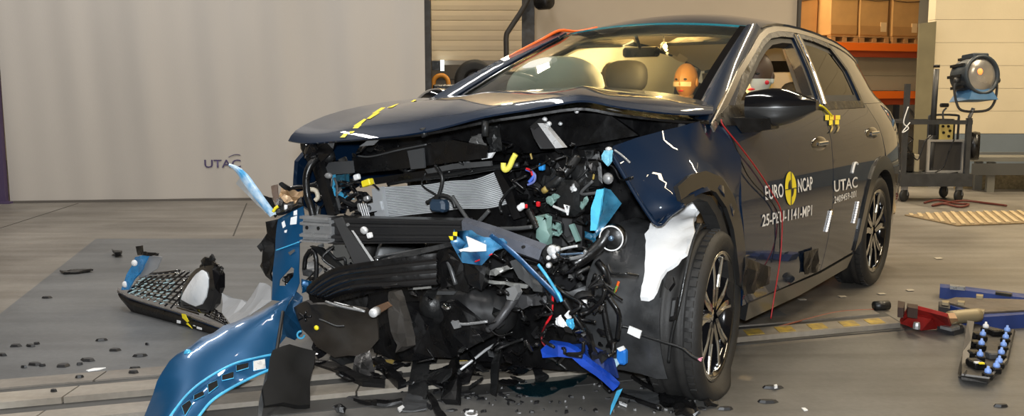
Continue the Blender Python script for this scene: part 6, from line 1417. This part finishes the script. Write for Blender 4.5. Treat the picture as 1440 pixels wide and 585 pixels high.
plate('right_wall', [btp(1418, 510, 0), btp(1428, 466, 0), btp(1426, 463, .045), btp(1416, 506, .045)], .008, BOXM, bt)
bolt_spots = [(1386, 463, 1), (1382, 474, 0), (1380, 487, 0), (1378, 503, 0), (1416, 468, 0), (1414, 478, 0), (1411, 489, 0), (1408, 500, 0), (1405, 512, 0), (1401, 519, 0), (1389, 527, 0)]
for (x, y, w_) in bolt_spots:
    p = btp(x, y, .05); b = MB(); b.cbox((p.x, p.y, .045), (.036, .036, .028), .005); hb = b.build('black_holder', PLAST, bt)
    b = MB(); b.lathe([(0, .088), (.005, .087), (.006, .078), (.012, .074), (.014, .066), (.014, .058), (0, .058)], (p.x, p.y, 0), 'z', 12); b.build('bolt_cap', WHITE if w_ else mat('pale_blue_cap', lin((130, 165, 235)), .3), hb, True)
for (x, y) in ((1374, 470), (1371, 482), (1370, 496), (1369, 508), (1376, 512), (1400, 466), (1396, 498)):
    p = btp(x, y, .05); b = MB(); b.cbox((p.x, p.y, .045), (.05, .05, .03), .006); b.build('black_holder', PLAST if x != 1396 else MIDG, bt)
for (x, y, m) in ((1374, 510, WHITE), (1380, 511, YEL)):
    p = btp(x, y, .062); b = MB(); b.box((p.x, p.y, .063), (.022, .014, .006)); b.build('marker', m, bt)
tag(bt, 'open dark metal box with pale blue bolts on the floor', 'bolt box')
o = tube('thin_cable', [G(1095, 462)+Vector((0, 0, .01)), G(1140, 450)+Vector((0, 0, .01)), G(1180, 441)+Vector((0, 0, .01)), G(1228, 438)+Vector((0, 0, .01))], .005, mat('rust_cable', lin((130, 70, 50)), .6), None, 6, 5); rebase(o); tag(o, 'thin rust red cable along the floor to the dark cylinder', 'cable')
# ------------------------------------------------------------------ background right: racking, cartons, lamp trolley, bench
CARD = mat('cardboard', lin((196, 148, 88)), 0.85, noise_amt=0.08, scale=4)
CARD_SHADE = mat('shaded_cardboard', lin((178, 130, 74)), 0.85, noise_amt=0.08, scale=4)  # darker copy of the cardboard; shade of a side face put into its colour
WOOD = mat('pallet_wood', lin((170, 125, 75)), 0.8, noise_amt=0.2, scale=10, stretch=(1, 8, 8))
RA, RB = W(1118, 54.5, 15.6), W(1305, 66.0, 16.6)     # top edge line of the upper beam
rd = (RB-RA); rd.z = 0; rl = rd.length; rd.normalize(); rn = Vector((-rd.y, rd.x, 0)); rz = math.atan2(rd.y, rd.x)
zt1 = (RA.z+RB.z)/2; zt2 = W(1250, 128, 16.3).z
rack = empty('pallet_rack', (RA.x, RA.y, 0), rz)
for z, nm in ((zt1, 'upper'), (zt2, 'lower')):
    for yy in (0, 0.95):
        b = MB(); b.box((rl/2, yy, z-0.065), (rl+0.3, 0.05, 0.13)); b.build('beam', ORANGE, rack)
        b = MB(); b.box((rl/2, yy+0.012, z-0.185), (rl+0.3, 0.04, 0.11)); b.build('beam_flange', mat('dark_orange_paint', lin((150, 60, 25)), 0.5), rack)
    b = MB(); b.box((rl/2, 0.48, z-0.06), (rl+0.2, 0.9, 0.02)); b.build('shelf_deck', mat('rack_deck', (0.12, 0.11, 0.1), 0.7), rack)
for x in (-0.2, rl+0.2):
    for yy in (0.05, 0.9):
        b = MB(); b.box((x, yy, 1.9), (0.09, 0.07, 3.8)); b.build('upright', mat('rack_upright', lin((90, 92, 95)), 0.5), rack)
    b = MB(); b.beam((x, 0.05, 0.4), (x, 0.9, 1.2), 0.03, 0.03); b.beam((x, 0.9, 1.2), (x, 0.05, 2.0), 0.03, 0.03); b.build('brace', STEEL, rack)
tag(rack, 'pallet racking with orange beams behind the car on the right', 'rack')
b = MB(); bw = mat('rack_back_panel', lin((160, 148, 126)), 0.8, noise_amt=0.1, scale=1)
b.box((rl/2, 1.3, 1.2), (rl+1.2, 0.05, 2.2)); o = b.build('back_screen', bw, rack)
for k, (z0_, z1_, yy_) in enumerate(((zt2+.01, zt2+.26, .10), (zt2+.265, zt2+.60, .12))):
    b = MB(); b.box((rl*.52, yy_+.35, (z0_+z1_)/2), (rl*.98, .7, z1_-z0_)); o = b.build('stored_panel', bw); o.location = rack.location; o.rotation_euler = (0, 0, rz); tag(o, ['lower', 'upper'][k]+' grey beige slab stored between the orange rack beams', 'panel', 'slabs on the rack')
LBL = ['large cardboard carton at the left end of the upper rack shelf', 'middle cardboard carton of the three on the upper rack shelf', 'right cardboard carton of the three next to the dark board']
def rackx(px, py): # position along the rack's front line of a pixel column
    d = ray(px, py); t = ((RA-Vector((0, 0, 0))).dot(rn))/d.dot(rn); p = d*t; return (p-RA).dot(rd)
for i, (a, c, dep) in enumerate([(1169, 1208, 0.95), (1210, 1251, 0.9), (1256, 1294, 0.9)]):
    xa_, xb_ = rackx(a, 40), rackx(c, 40); w = xb_-xa_
    t = empty('pallet', tuple(RA+rd*(xa_+w/2)+rn*0.0)[:2]+(zt1,), rz)
    for xx in (-w/2+0.05, 0, w/2-0.05):
        b = MB(); b.box((xx, dep/2, 0.055), (0.09, dep, 0.075)); b.build('block_row', WOOD, t)
    for k in range(5):
        b = MB(); b.box((0, 0.05+k*(dep-0.1)/4, 0.107), (w, 0.1, 0.022)); b.build('deck_board', WOOD, t)
    b = MB(); b.box((0, dep/2, 0.01), (w, dep, 0.016)); b.build('base_board', WOOD, t)
    tag(t, 'wooden pallet under the '+['left', 'middle', 'right'][i]+' cardboard carton on the rack', 'pallet', 'pallets on the rack')
    c_ = empty('carton', tuple(RA+rd*(xa_+w/2)+rn*0.02)[:2]+(zt1+0.119,), rz)
    h = 0.95
    b = MB(); b.cbox((0, dep/2, h/2), (w*0.98, dep*0.96, h), 0.012); b.build('box_body', CARD, c_)
    b = MB(); b.tube([(-w*0.49, 0.012, 0.62), (0, 0.01, 0.60), (w*0.49, 0.012, 0.62)], 0.006, 5); b.build('strapping_band', DARKP, c_)
    b = MB(); b.box((0.0, 0.016, 0.10), (w*0.93, 0.014, 0.15)); b.build('bottom_flap', CARD_SHADE, c_)
    if i > 0: b = MB(); b.box((w*0.33, 0.012, 0.16), (w*0.2, 0.01, 0.16)); b.build('paper_label', mat('carton_label', lin((226, 190, 140)), 0.8), c_)
    tag(c_, LBL[i], 'carton', 'cartons on the rack')
# side face of the left carton, added as its own box in shaded colour
xa_, xb_ = rackx(1122, 30), rackx(1166, 40)
c_ = empty('carton', tuple(RA+rd*((xa_+xb_)/2)+rn*0.3)[:2]+(zt1+0.0,), rz)  # not another carton: stands for the shaded side of the left one
b = MB(); b.cbox((0, 0.45, 0.57), ((xb_-xa_)*0.97, 0.9, 1.14), 0.012); b.build('box_body', CARD_SHADE, c_)
b = MB(); b.tube([(-(xb_-xa_)*0.48, -0.004, 0.72), (0, -0.006, 0.70), ((xb_-xa_)*0.48, -0.004, 0.76)], 0.006, 5); b.build('strapping_band', DARKP, c_)
tag(c_, 'shaded side of the left carton added as a box behind the roof edge of the car', 'carton', 'cartons on the rack')
# leaning dark board
BOARD = mat('dark_olive_board', lin((112, 104, 78)), 0.75, noise_amt=0.12, scale=3)
p = [W(1283, 262, 11.75), W(1305, 262, 11.75), W(1317, 30, 12.1), W(1293, 33, 12.1)]
for v in p[:2]: v.z = 0.0
p[0].y = p[1].y = 11.75
o = plate('leaning_board', p, 0.03, BOARD); rebase(o); tag(o, 'tall dark olive board leaning against the cream wall', 'board')
# equipment trolley with posts
FRAME = mat('dark_grey_frame', (0.035, 0.037, 0.04), 0.45, noise_amt=0.15)
TY = 10.15
def T(px, py, Y=TY): return W(px, py, Y)
t0 = T(1318, 283); tr = empty('equipment_trolley', (t0.x, TY, 0)); TB = Vector((t0.x, TY, 0))
def tl(px, py, dy=0.0): return W(px, py, TY+dy)-TB
z0 = tl(1318, 262).z; z1 = tl(1318, 244).z
xl, xr_ = tl(1266, 250).x, tl(1366, 250).x
b = MB(); b.box(((xl+xr_)/2, 0.22, (z0+z1)/2), (xr_-xl, 0.5, z1-z0)); b.build('platform', FRAME, tr)
zt_ = tl(1318, 172).z
for (x, ya, top) in ((tl(1272, 200).x, 0.0, tl(1272, 118).z), (tl(1361, 200).x, 0.0, tl(1361, 166).z), (tl(1271, 200).x, .42, zt_), (tl(1361, 200).x, .42, zt_)):
    b = MB(); b.box((x, ya, (z1+top)/2), (0.05, 0.05, top-z1)); b.build('corner_post', FRAME, tr)
for ya in (0, 0.42):
    b = MB(); b.beam((xl+0.03, ya, zt_), (xr_-0.03, ya, zt_), 0.035, 0.045); b.build('top_rail', FRAME, tr)
for x in (xl+0.04, xr_-0.04):
    b = MB(); b.beam((x, 0, zt_), (x, 0.42, zt_), 0.03, 0.03); b.build('side_rail', FRAME, tr)
for (x, ya) in ((xl+0.06, 0.02), (xr_-0.12, 0.02), (xl+0.06, 0.42), (xr_-0.1, 0.42)):
    w = MB(); w.box((x, ya, z0-0.02), (0.06, 0.05, 0.04)); w.beam((x-0.03, ya, z0), (x-0.03, ya, 0.07), 0.04, 0.006); w.beam((x+0.03, ya, z0), (x+0.03, ya, 0.07), 0.04, 0.006)
    c_ = w.build('caster', STEEL, tr)
    w = MB(); w.lathe([(0, -.02), (.055, -.02), (.068, -.012), (.068, .012), (.055, .02), (0, .02)], (x, ya, 0.068), 'y', 18, Matrix.Rotation(0.5, 3, 'Z')); w.build('caster_wheel', RUBBER, c_, True)
tag(tr, 'black equipment trolley on casters by the cream wall', 'trolley')
def cyl(name, a, c, r, m, parent=None, seg=12): b = MB(); b.tube([a, c], r, seg); return b.build(name, m, parent, True)
ps = empty('mast_post', tuple(T(1306, 243, TY+0.15))); B0 = ps.location.copy()
b = MB(); b.box((0, 0, 0.005), (0.1, 0.1, 0.01)); b.build('foot', FRAME, ps)
b = MB(); b.tube([(0, 0, 0.01), (W(1311, 190, TY+.15)-B0)], 0.04, 10); b.build('lower_tube', FRAME, ps, True)
b = MB(); b.tube([(W(1311, 190, TY+.15)-B0), (W(1317, 97, TY+.15)-B0)], 0.030, 10); b.build('upper_tube', FRAME, ps, True)
b = MB(); q = W(1317, 95, TY+.15)-B0; b.tube([q, q+Vector((0, 0, .03))], 0.034, 10); b.build('cap', PLAST, ps, True)
tag(ps, 'tall dark mast rising from the trolley beside the leaning board', 'mast')
q = empty('control_unit', (T(1337, 196).x, TY+0.18, T(1337, 200).z)); Q0 = q.location.copy()
b = MB(); b.cbox((0, 0.05, 0.12), (0.22, 0.2, 0.26), 0.02); b.build('case', PLAST2, q)
b = MB(); b.box((0.0, -0.056, 0.12), (0.15, 0.012, 0.20)); pn = b.build('front_panel', mat('pale_yellow_panel', lin((205, 185, 110)), 0.5), q)
for (dx, dz) in ((-.04, .17), (0.02, .17), (-.03, .1), (.03, .06), (.04, .12)):
    b = MB(); b.lathe([(0, -.012), (.014, -.012), (.016, 0), (0, 0)], (dx, -0.062, dz), 'y', 10); b.build('knob', PLAST, pn)
b = MB(); b.tube([(-.16, 0.02, .0), (-.16, 0.02, .24), (-.13, 0.02, .29), (.14, 0.02, .29), (.17, 0.02, .24), (.17, 0.02, 0)], 0.013, 8, True, 3); b.build('carry_handle', FRAME, q, True)
tag(q, 'dark control unit with a pale yellow panel on the trolley', 'control unit')
ft = T(1335, 247)
q = empty('flight_case', (ft.x, TY+0.12, z1)); h = (T(1335, 197).z-z1); wd = T(1360, 220).x-T(1308, 220).x
b = MB(); b.box((0, 0.14, h/2), (wd-0.03, 0.26, h-0.03)); b.build('case_panel', mat('charcoal_case', (0.035, 0.033, 0.032), 0.55), q)
for (c_, s_) in (((0, 0, 0.012), (wd, 0.03, 0.024)), ((0, 0, h-0.012), (wd, 0.03, 0.024)), ((-wd/2+0.012, 0, h/2), (0.024, 0.03, h-.048)), ((wd/2-0.012, 0, h/2), (0.024, 0.03, h-.048))):
    b = MB(); b.box(c_, s_); b.build('edge_profile', mat('silver_profile', (0.55, 0.54, 0.52), 0.4, 0.6), q)
tag(q, 'charcoal flight case with silver edges on the trolley platform', 'case')
q = empty('cable_box', (T(1285, 246).x, TY+0.12, z1))
b = MB(); b.cbox((-0.02, 0.1, 0.11), (0.15, 0.2, 0.22), 0.015); b.build('housing', PLAST, q)
b = MB(); b.cbox((0.09, 0.1, 0.10), (0.06, 0.16, 0.2), 0.01); b.build('connector_block', mat('beige_block', lin((165, 155, 130)), 0.6), q)
tag(q, 'small black box with a beige connector block on the left of the trolley', 'box')
o = tube('cable', [T(1275, 190)+Vector((0, -.02, 0)), T(1284, 196), T(1276, 205), T(1290, 225), T(1300, 200), T(1310, 190)], 0.008, PLAST, None); rebase(o); tag(o, 'black cable looped along the trolley left post', 'cable')
o = tube('cable', [T(1345, 196)+Vector((0, .05, 0)), T(1338, 214)+Vector((0, .06, 0)), T(1330, 236)+Vector((0, .06, 0)), T(1318, 244)+Vector((0, .06, 0)), T(1326, 245)+Vector((0, .04, 0)), T(1350, 243)+Vector((0, .05, 0))], 0.007, PLAST, None); rebase(o); tag(o, 'black cable hanging over the front of the flight case', 'cable')
o = tube('cable', [T(1275, 150)+Vector((0, -.04, 0)), T(1268, 172)+Vector((0, -.05, 0)), T(1275, 180)+Vector((0, -.05, 0)), T(1266, 186)+Vector((0, -.05, 0)), T(1277, 172)+Vector((0, -.05, 0))], 0.006, WHITE, None); rebase(o); tag(o, 'short white cord knotted on the trolley left post', 'cord')
# the big studio lamp on its yoke
lp = empty('studio_lamp', tuple(T(1363, 166, TY))); LB = lp.location.copy(); LY = TY-0.02
def ll(px, py, dy=0): return W(px, py, LY+dy)-LB
b = MB(); b.tube([(0, 0, 0.0), ll(1369, 152)], 0.02, 10); b.build('spigot', STEEL, lp, True)
b = MB(); b.tube([ll(1346, 112), ll(1342, 124), ll(1345, 144), ll(1352, 155), ll(1372, 157), ll(1390, 154), ll(1399, 142), ll(1402, 124), ll(1401, 114)], 0.014, 8, True, 4); b.build('yoke', FRAME, lp, True)
hc = ll(1376, 106); MR = Matrix.Rotation(math.radians(14), 3, 'Z') @ Matrix.Rotation(math.radians(-6), 3, 'X')
BLH = mat('blue_grey_lamp_housing', lin((46, 56, 66)), 0.45, noise_amt=0.2)
b = MB(); b.lathe([(0.0, .30), (.13, .29), (.185, .22), (.20, .10), (.20, -.02), (.215, -.03), (.215, -.07), (.185, -.07), (.18, -.02)], hc, 'y', 36, MR); b.build('housing', BLH, lp, True)
b = MB()
for a in range(10):
    q_ = 2*math.pi*a/10
    b.box(hc+MR @ Vector((.205*math.cos(q_), .12, .205*math.sin(q_))), (.03, .2, .03), MR)
b.build('cooling_fins', PLAST2, lp)
lensm = mat('lamp_fresnel_lens', (0.55, 0.53, 0.5), 0.18, 0.6, rgb2=(0.30, 0.29, 0.28), scale=3.5)
b = MB(); b.lathe([(0.0, -.085), (.05, -.082), (.10, -.074), (.15, -.06), (.182, -.04)], hc, 'y', 36, MR); b.build('lens', lensm, lp, True)
b = MB(); b.blob(hc+MR @ Vector((-.05, -.082, .03)), (.03, .012, .035), 12, 8); b.build('glowing_filament', mat('orange_glow', (1, .3, .1), 0.5, emit=(1.0, .22, .04), estr=1.6), lp, True)
b = MB(); vs = [hc+MR @ Vector(p_) for p_ in [(-.12, -.05, -.15), (.12, -.05, -.15), (.17, -.09, -.27), (-.2, -.09, -.27), (-.12, .2, -.15), (.12, .2, -.15), (.17, .22, -.27), (-.2, .22, -.27)]]
b.add(vs, [(0, 1, 2, 3), (5, 4, 7, 6), (4, 0, 3, 7), (1, 5, 6, 2), (3, 2, 6, 7), (4, 5, 1, 0)]); b.build('base_plate', mat('steel_blue_paint', lin((58, 100, 140)), 0.45, noise_amt=0.12), lp)
b = MB(); b.cbox(hc+MR @ Vector((.02, .07, .215)), (.2, .2, .05), .012, MR); b.build('top_vent', BLH, lp)
for px in (1345, 1402):
    b = MB(); b.lathe([(0, -.025), (.028, -.025), (.028, .02), (0, .02)], ll(px, 113), 'y', 12, Matrix.Rotation(math.pi/2, 3, 'Z')); b.build('tilt_knob', FRAME, lp, True)
tag(lp, 'large round studio lamp on a yoke above the trolley', 'lamp')
q = empty('clamp_arm', tuple(T(1327, 172, TY))); Q0 = q.location.copy()
b = MB(); b.tube([(0, 0, 0), W(1326, 158, TY)-Q0, W(1331, 152, TY)-Q0], 0.01, 7, True, 3); b.build('arm', FRAME, q, True)
b = MB(); b.cbox(W(1328, 148, TY)-Q0, (.09, .05, .045), .01); b.build('clamp_head', PLAST, q)
tag(q, 'small black clamp arm above the control unit', 'clamp')
q = empty('cable_reel', tuple(T(1370, 205, TY+0.1))); 
b = MB(); b.lathe([(.07, -.04), (.15, -.05), (.16, 0), (.15, .05), (.07, .04)], (0, 0, 0), 'y', 28, Matrix.Rotation(1.15, 3, 'Z')); b.build('coil', PLAST, q, True)
b = MB(); b.tube([(-0.10, 0, 0.02), (0.02, 0, 0.06)], 0.018, 8); b.build('hook', STEEL, q, True)
tag(q, 'black coiled cable hanging on the right side of the trolley', 'cable coil')
# low bench against the dado
bq = empty('bench', (W(1400, 262, 11.3).x+1.1, 11.3, 0))
zs = W(1420, 224, 11.1).z
for i in range(2):
    b = MB(); b.box((0, -0.11+i*0.23, zs), (3.0, 0.21, 0.05)); b.build('seat_plank', mat('grey_bench_plank', lin((110, 108, 100)), 0.7, noise_amt=0.1, stretch=(1, 8, 8)), bq)
b = MB(); b.box((0, -0.2, zs-0.12), (3.0, 0.03, 0.14)); b.build('apron', mat('bench_apron', lin((78, 78, 76)), 0.6), bq)
for x in (-1.25, 0.0, 1.25):
    for y in (-0.15, 0.15):
        b = MB(); b.box((x, y, zs/2-0.02), (0.09, 0.05, zs-0.03)); b.build('leg', mat('bench_leg', lin((130, 128, 120)), 0.5, 0.3), bq)
b = MB(); b.box((0, 0.36, zs+.0), (3.2, .05, .10)); b.build('rear_rail', mat('bench_rail', lin((96, 98, 98)), 0.6), bq)
tag(bq, 'low grey bench in front of the cream wall at the right', 'bench')
b = MB(); 
o = MB(); o.box((0, 0, .09), (3.0, 0.04, .18)); o = o.build('wire_mesh_guard', mat('mesh_guard', lin((150, 132, 96)), 0.8, noise_amt=0.3, scale=30)); o.location = (bq.location.x, 11.52, 0)
tag(o, 'low tan guard panel under the grey bench', 'panel')
# ribbed floor plate and cable heap
gp = [G(1272, 303.5), G(1330, 300), G(1440, 298.5), G(1560, 296), G(1560, 309), G(1440, 315), G(1345, 318.5)]
c0 = sum(gp, Vector())/len(gp)
gr = empty('ribbed_floor_plate', (c0.x, c0.y, 0))
TANP = mat('tan_steel_plate', lin((176, 156, 120)), 0.55, noise_amt=0.12)
o = skin2('plate', [(p.x-c0.x, p.y-c0.y) for p in gp], lambda u, v: (u, v, 0.012), 0.011, mat('tan_plate_base', lin((126, 108, 80)), 0.7), gr, sp=0.8, smooth=False)
poly = [(p.x-c0.x, p.y-c0.y) for p in gp]
for i in range(46):
    x = -1.9+i*0.085; seg = []
    for s_ in range(60):
        y = -1.2+s_*0.04; xx = x+y*0.35
        if inpoly(xx, y, poly): seg.append((xx, y))
    if len(seg) > 2:
        b = MB(); b.beam((*seg[0], 0.018), (*seg[-1], 0.018), 0.035, 0.012); b.build('rib', TANP, gr)
tag(gr, 'tan ribbed steel plate on the floor by the trolley', 'floor plate')
hp = [G(1300, 287), G(1318, 284), G(1345, 288), G(1362, 290), G(1350, 293), G(1325, 289), G(1312, 291), G(1352, 285), G(1390, 288), G(1415, 292)]
o = tube('cable', [p+Vector((0, 0, 0.015+0.006*(i % 2))) for i, p in enumerate(hp)], 0.012, mat('dark_red_cable', lin((92, 40, 30)), 0.6), None, 6, 6); rebase(o)
tag(o, 'tangled dark red cable lying on the floor under the trolley', 'cable')
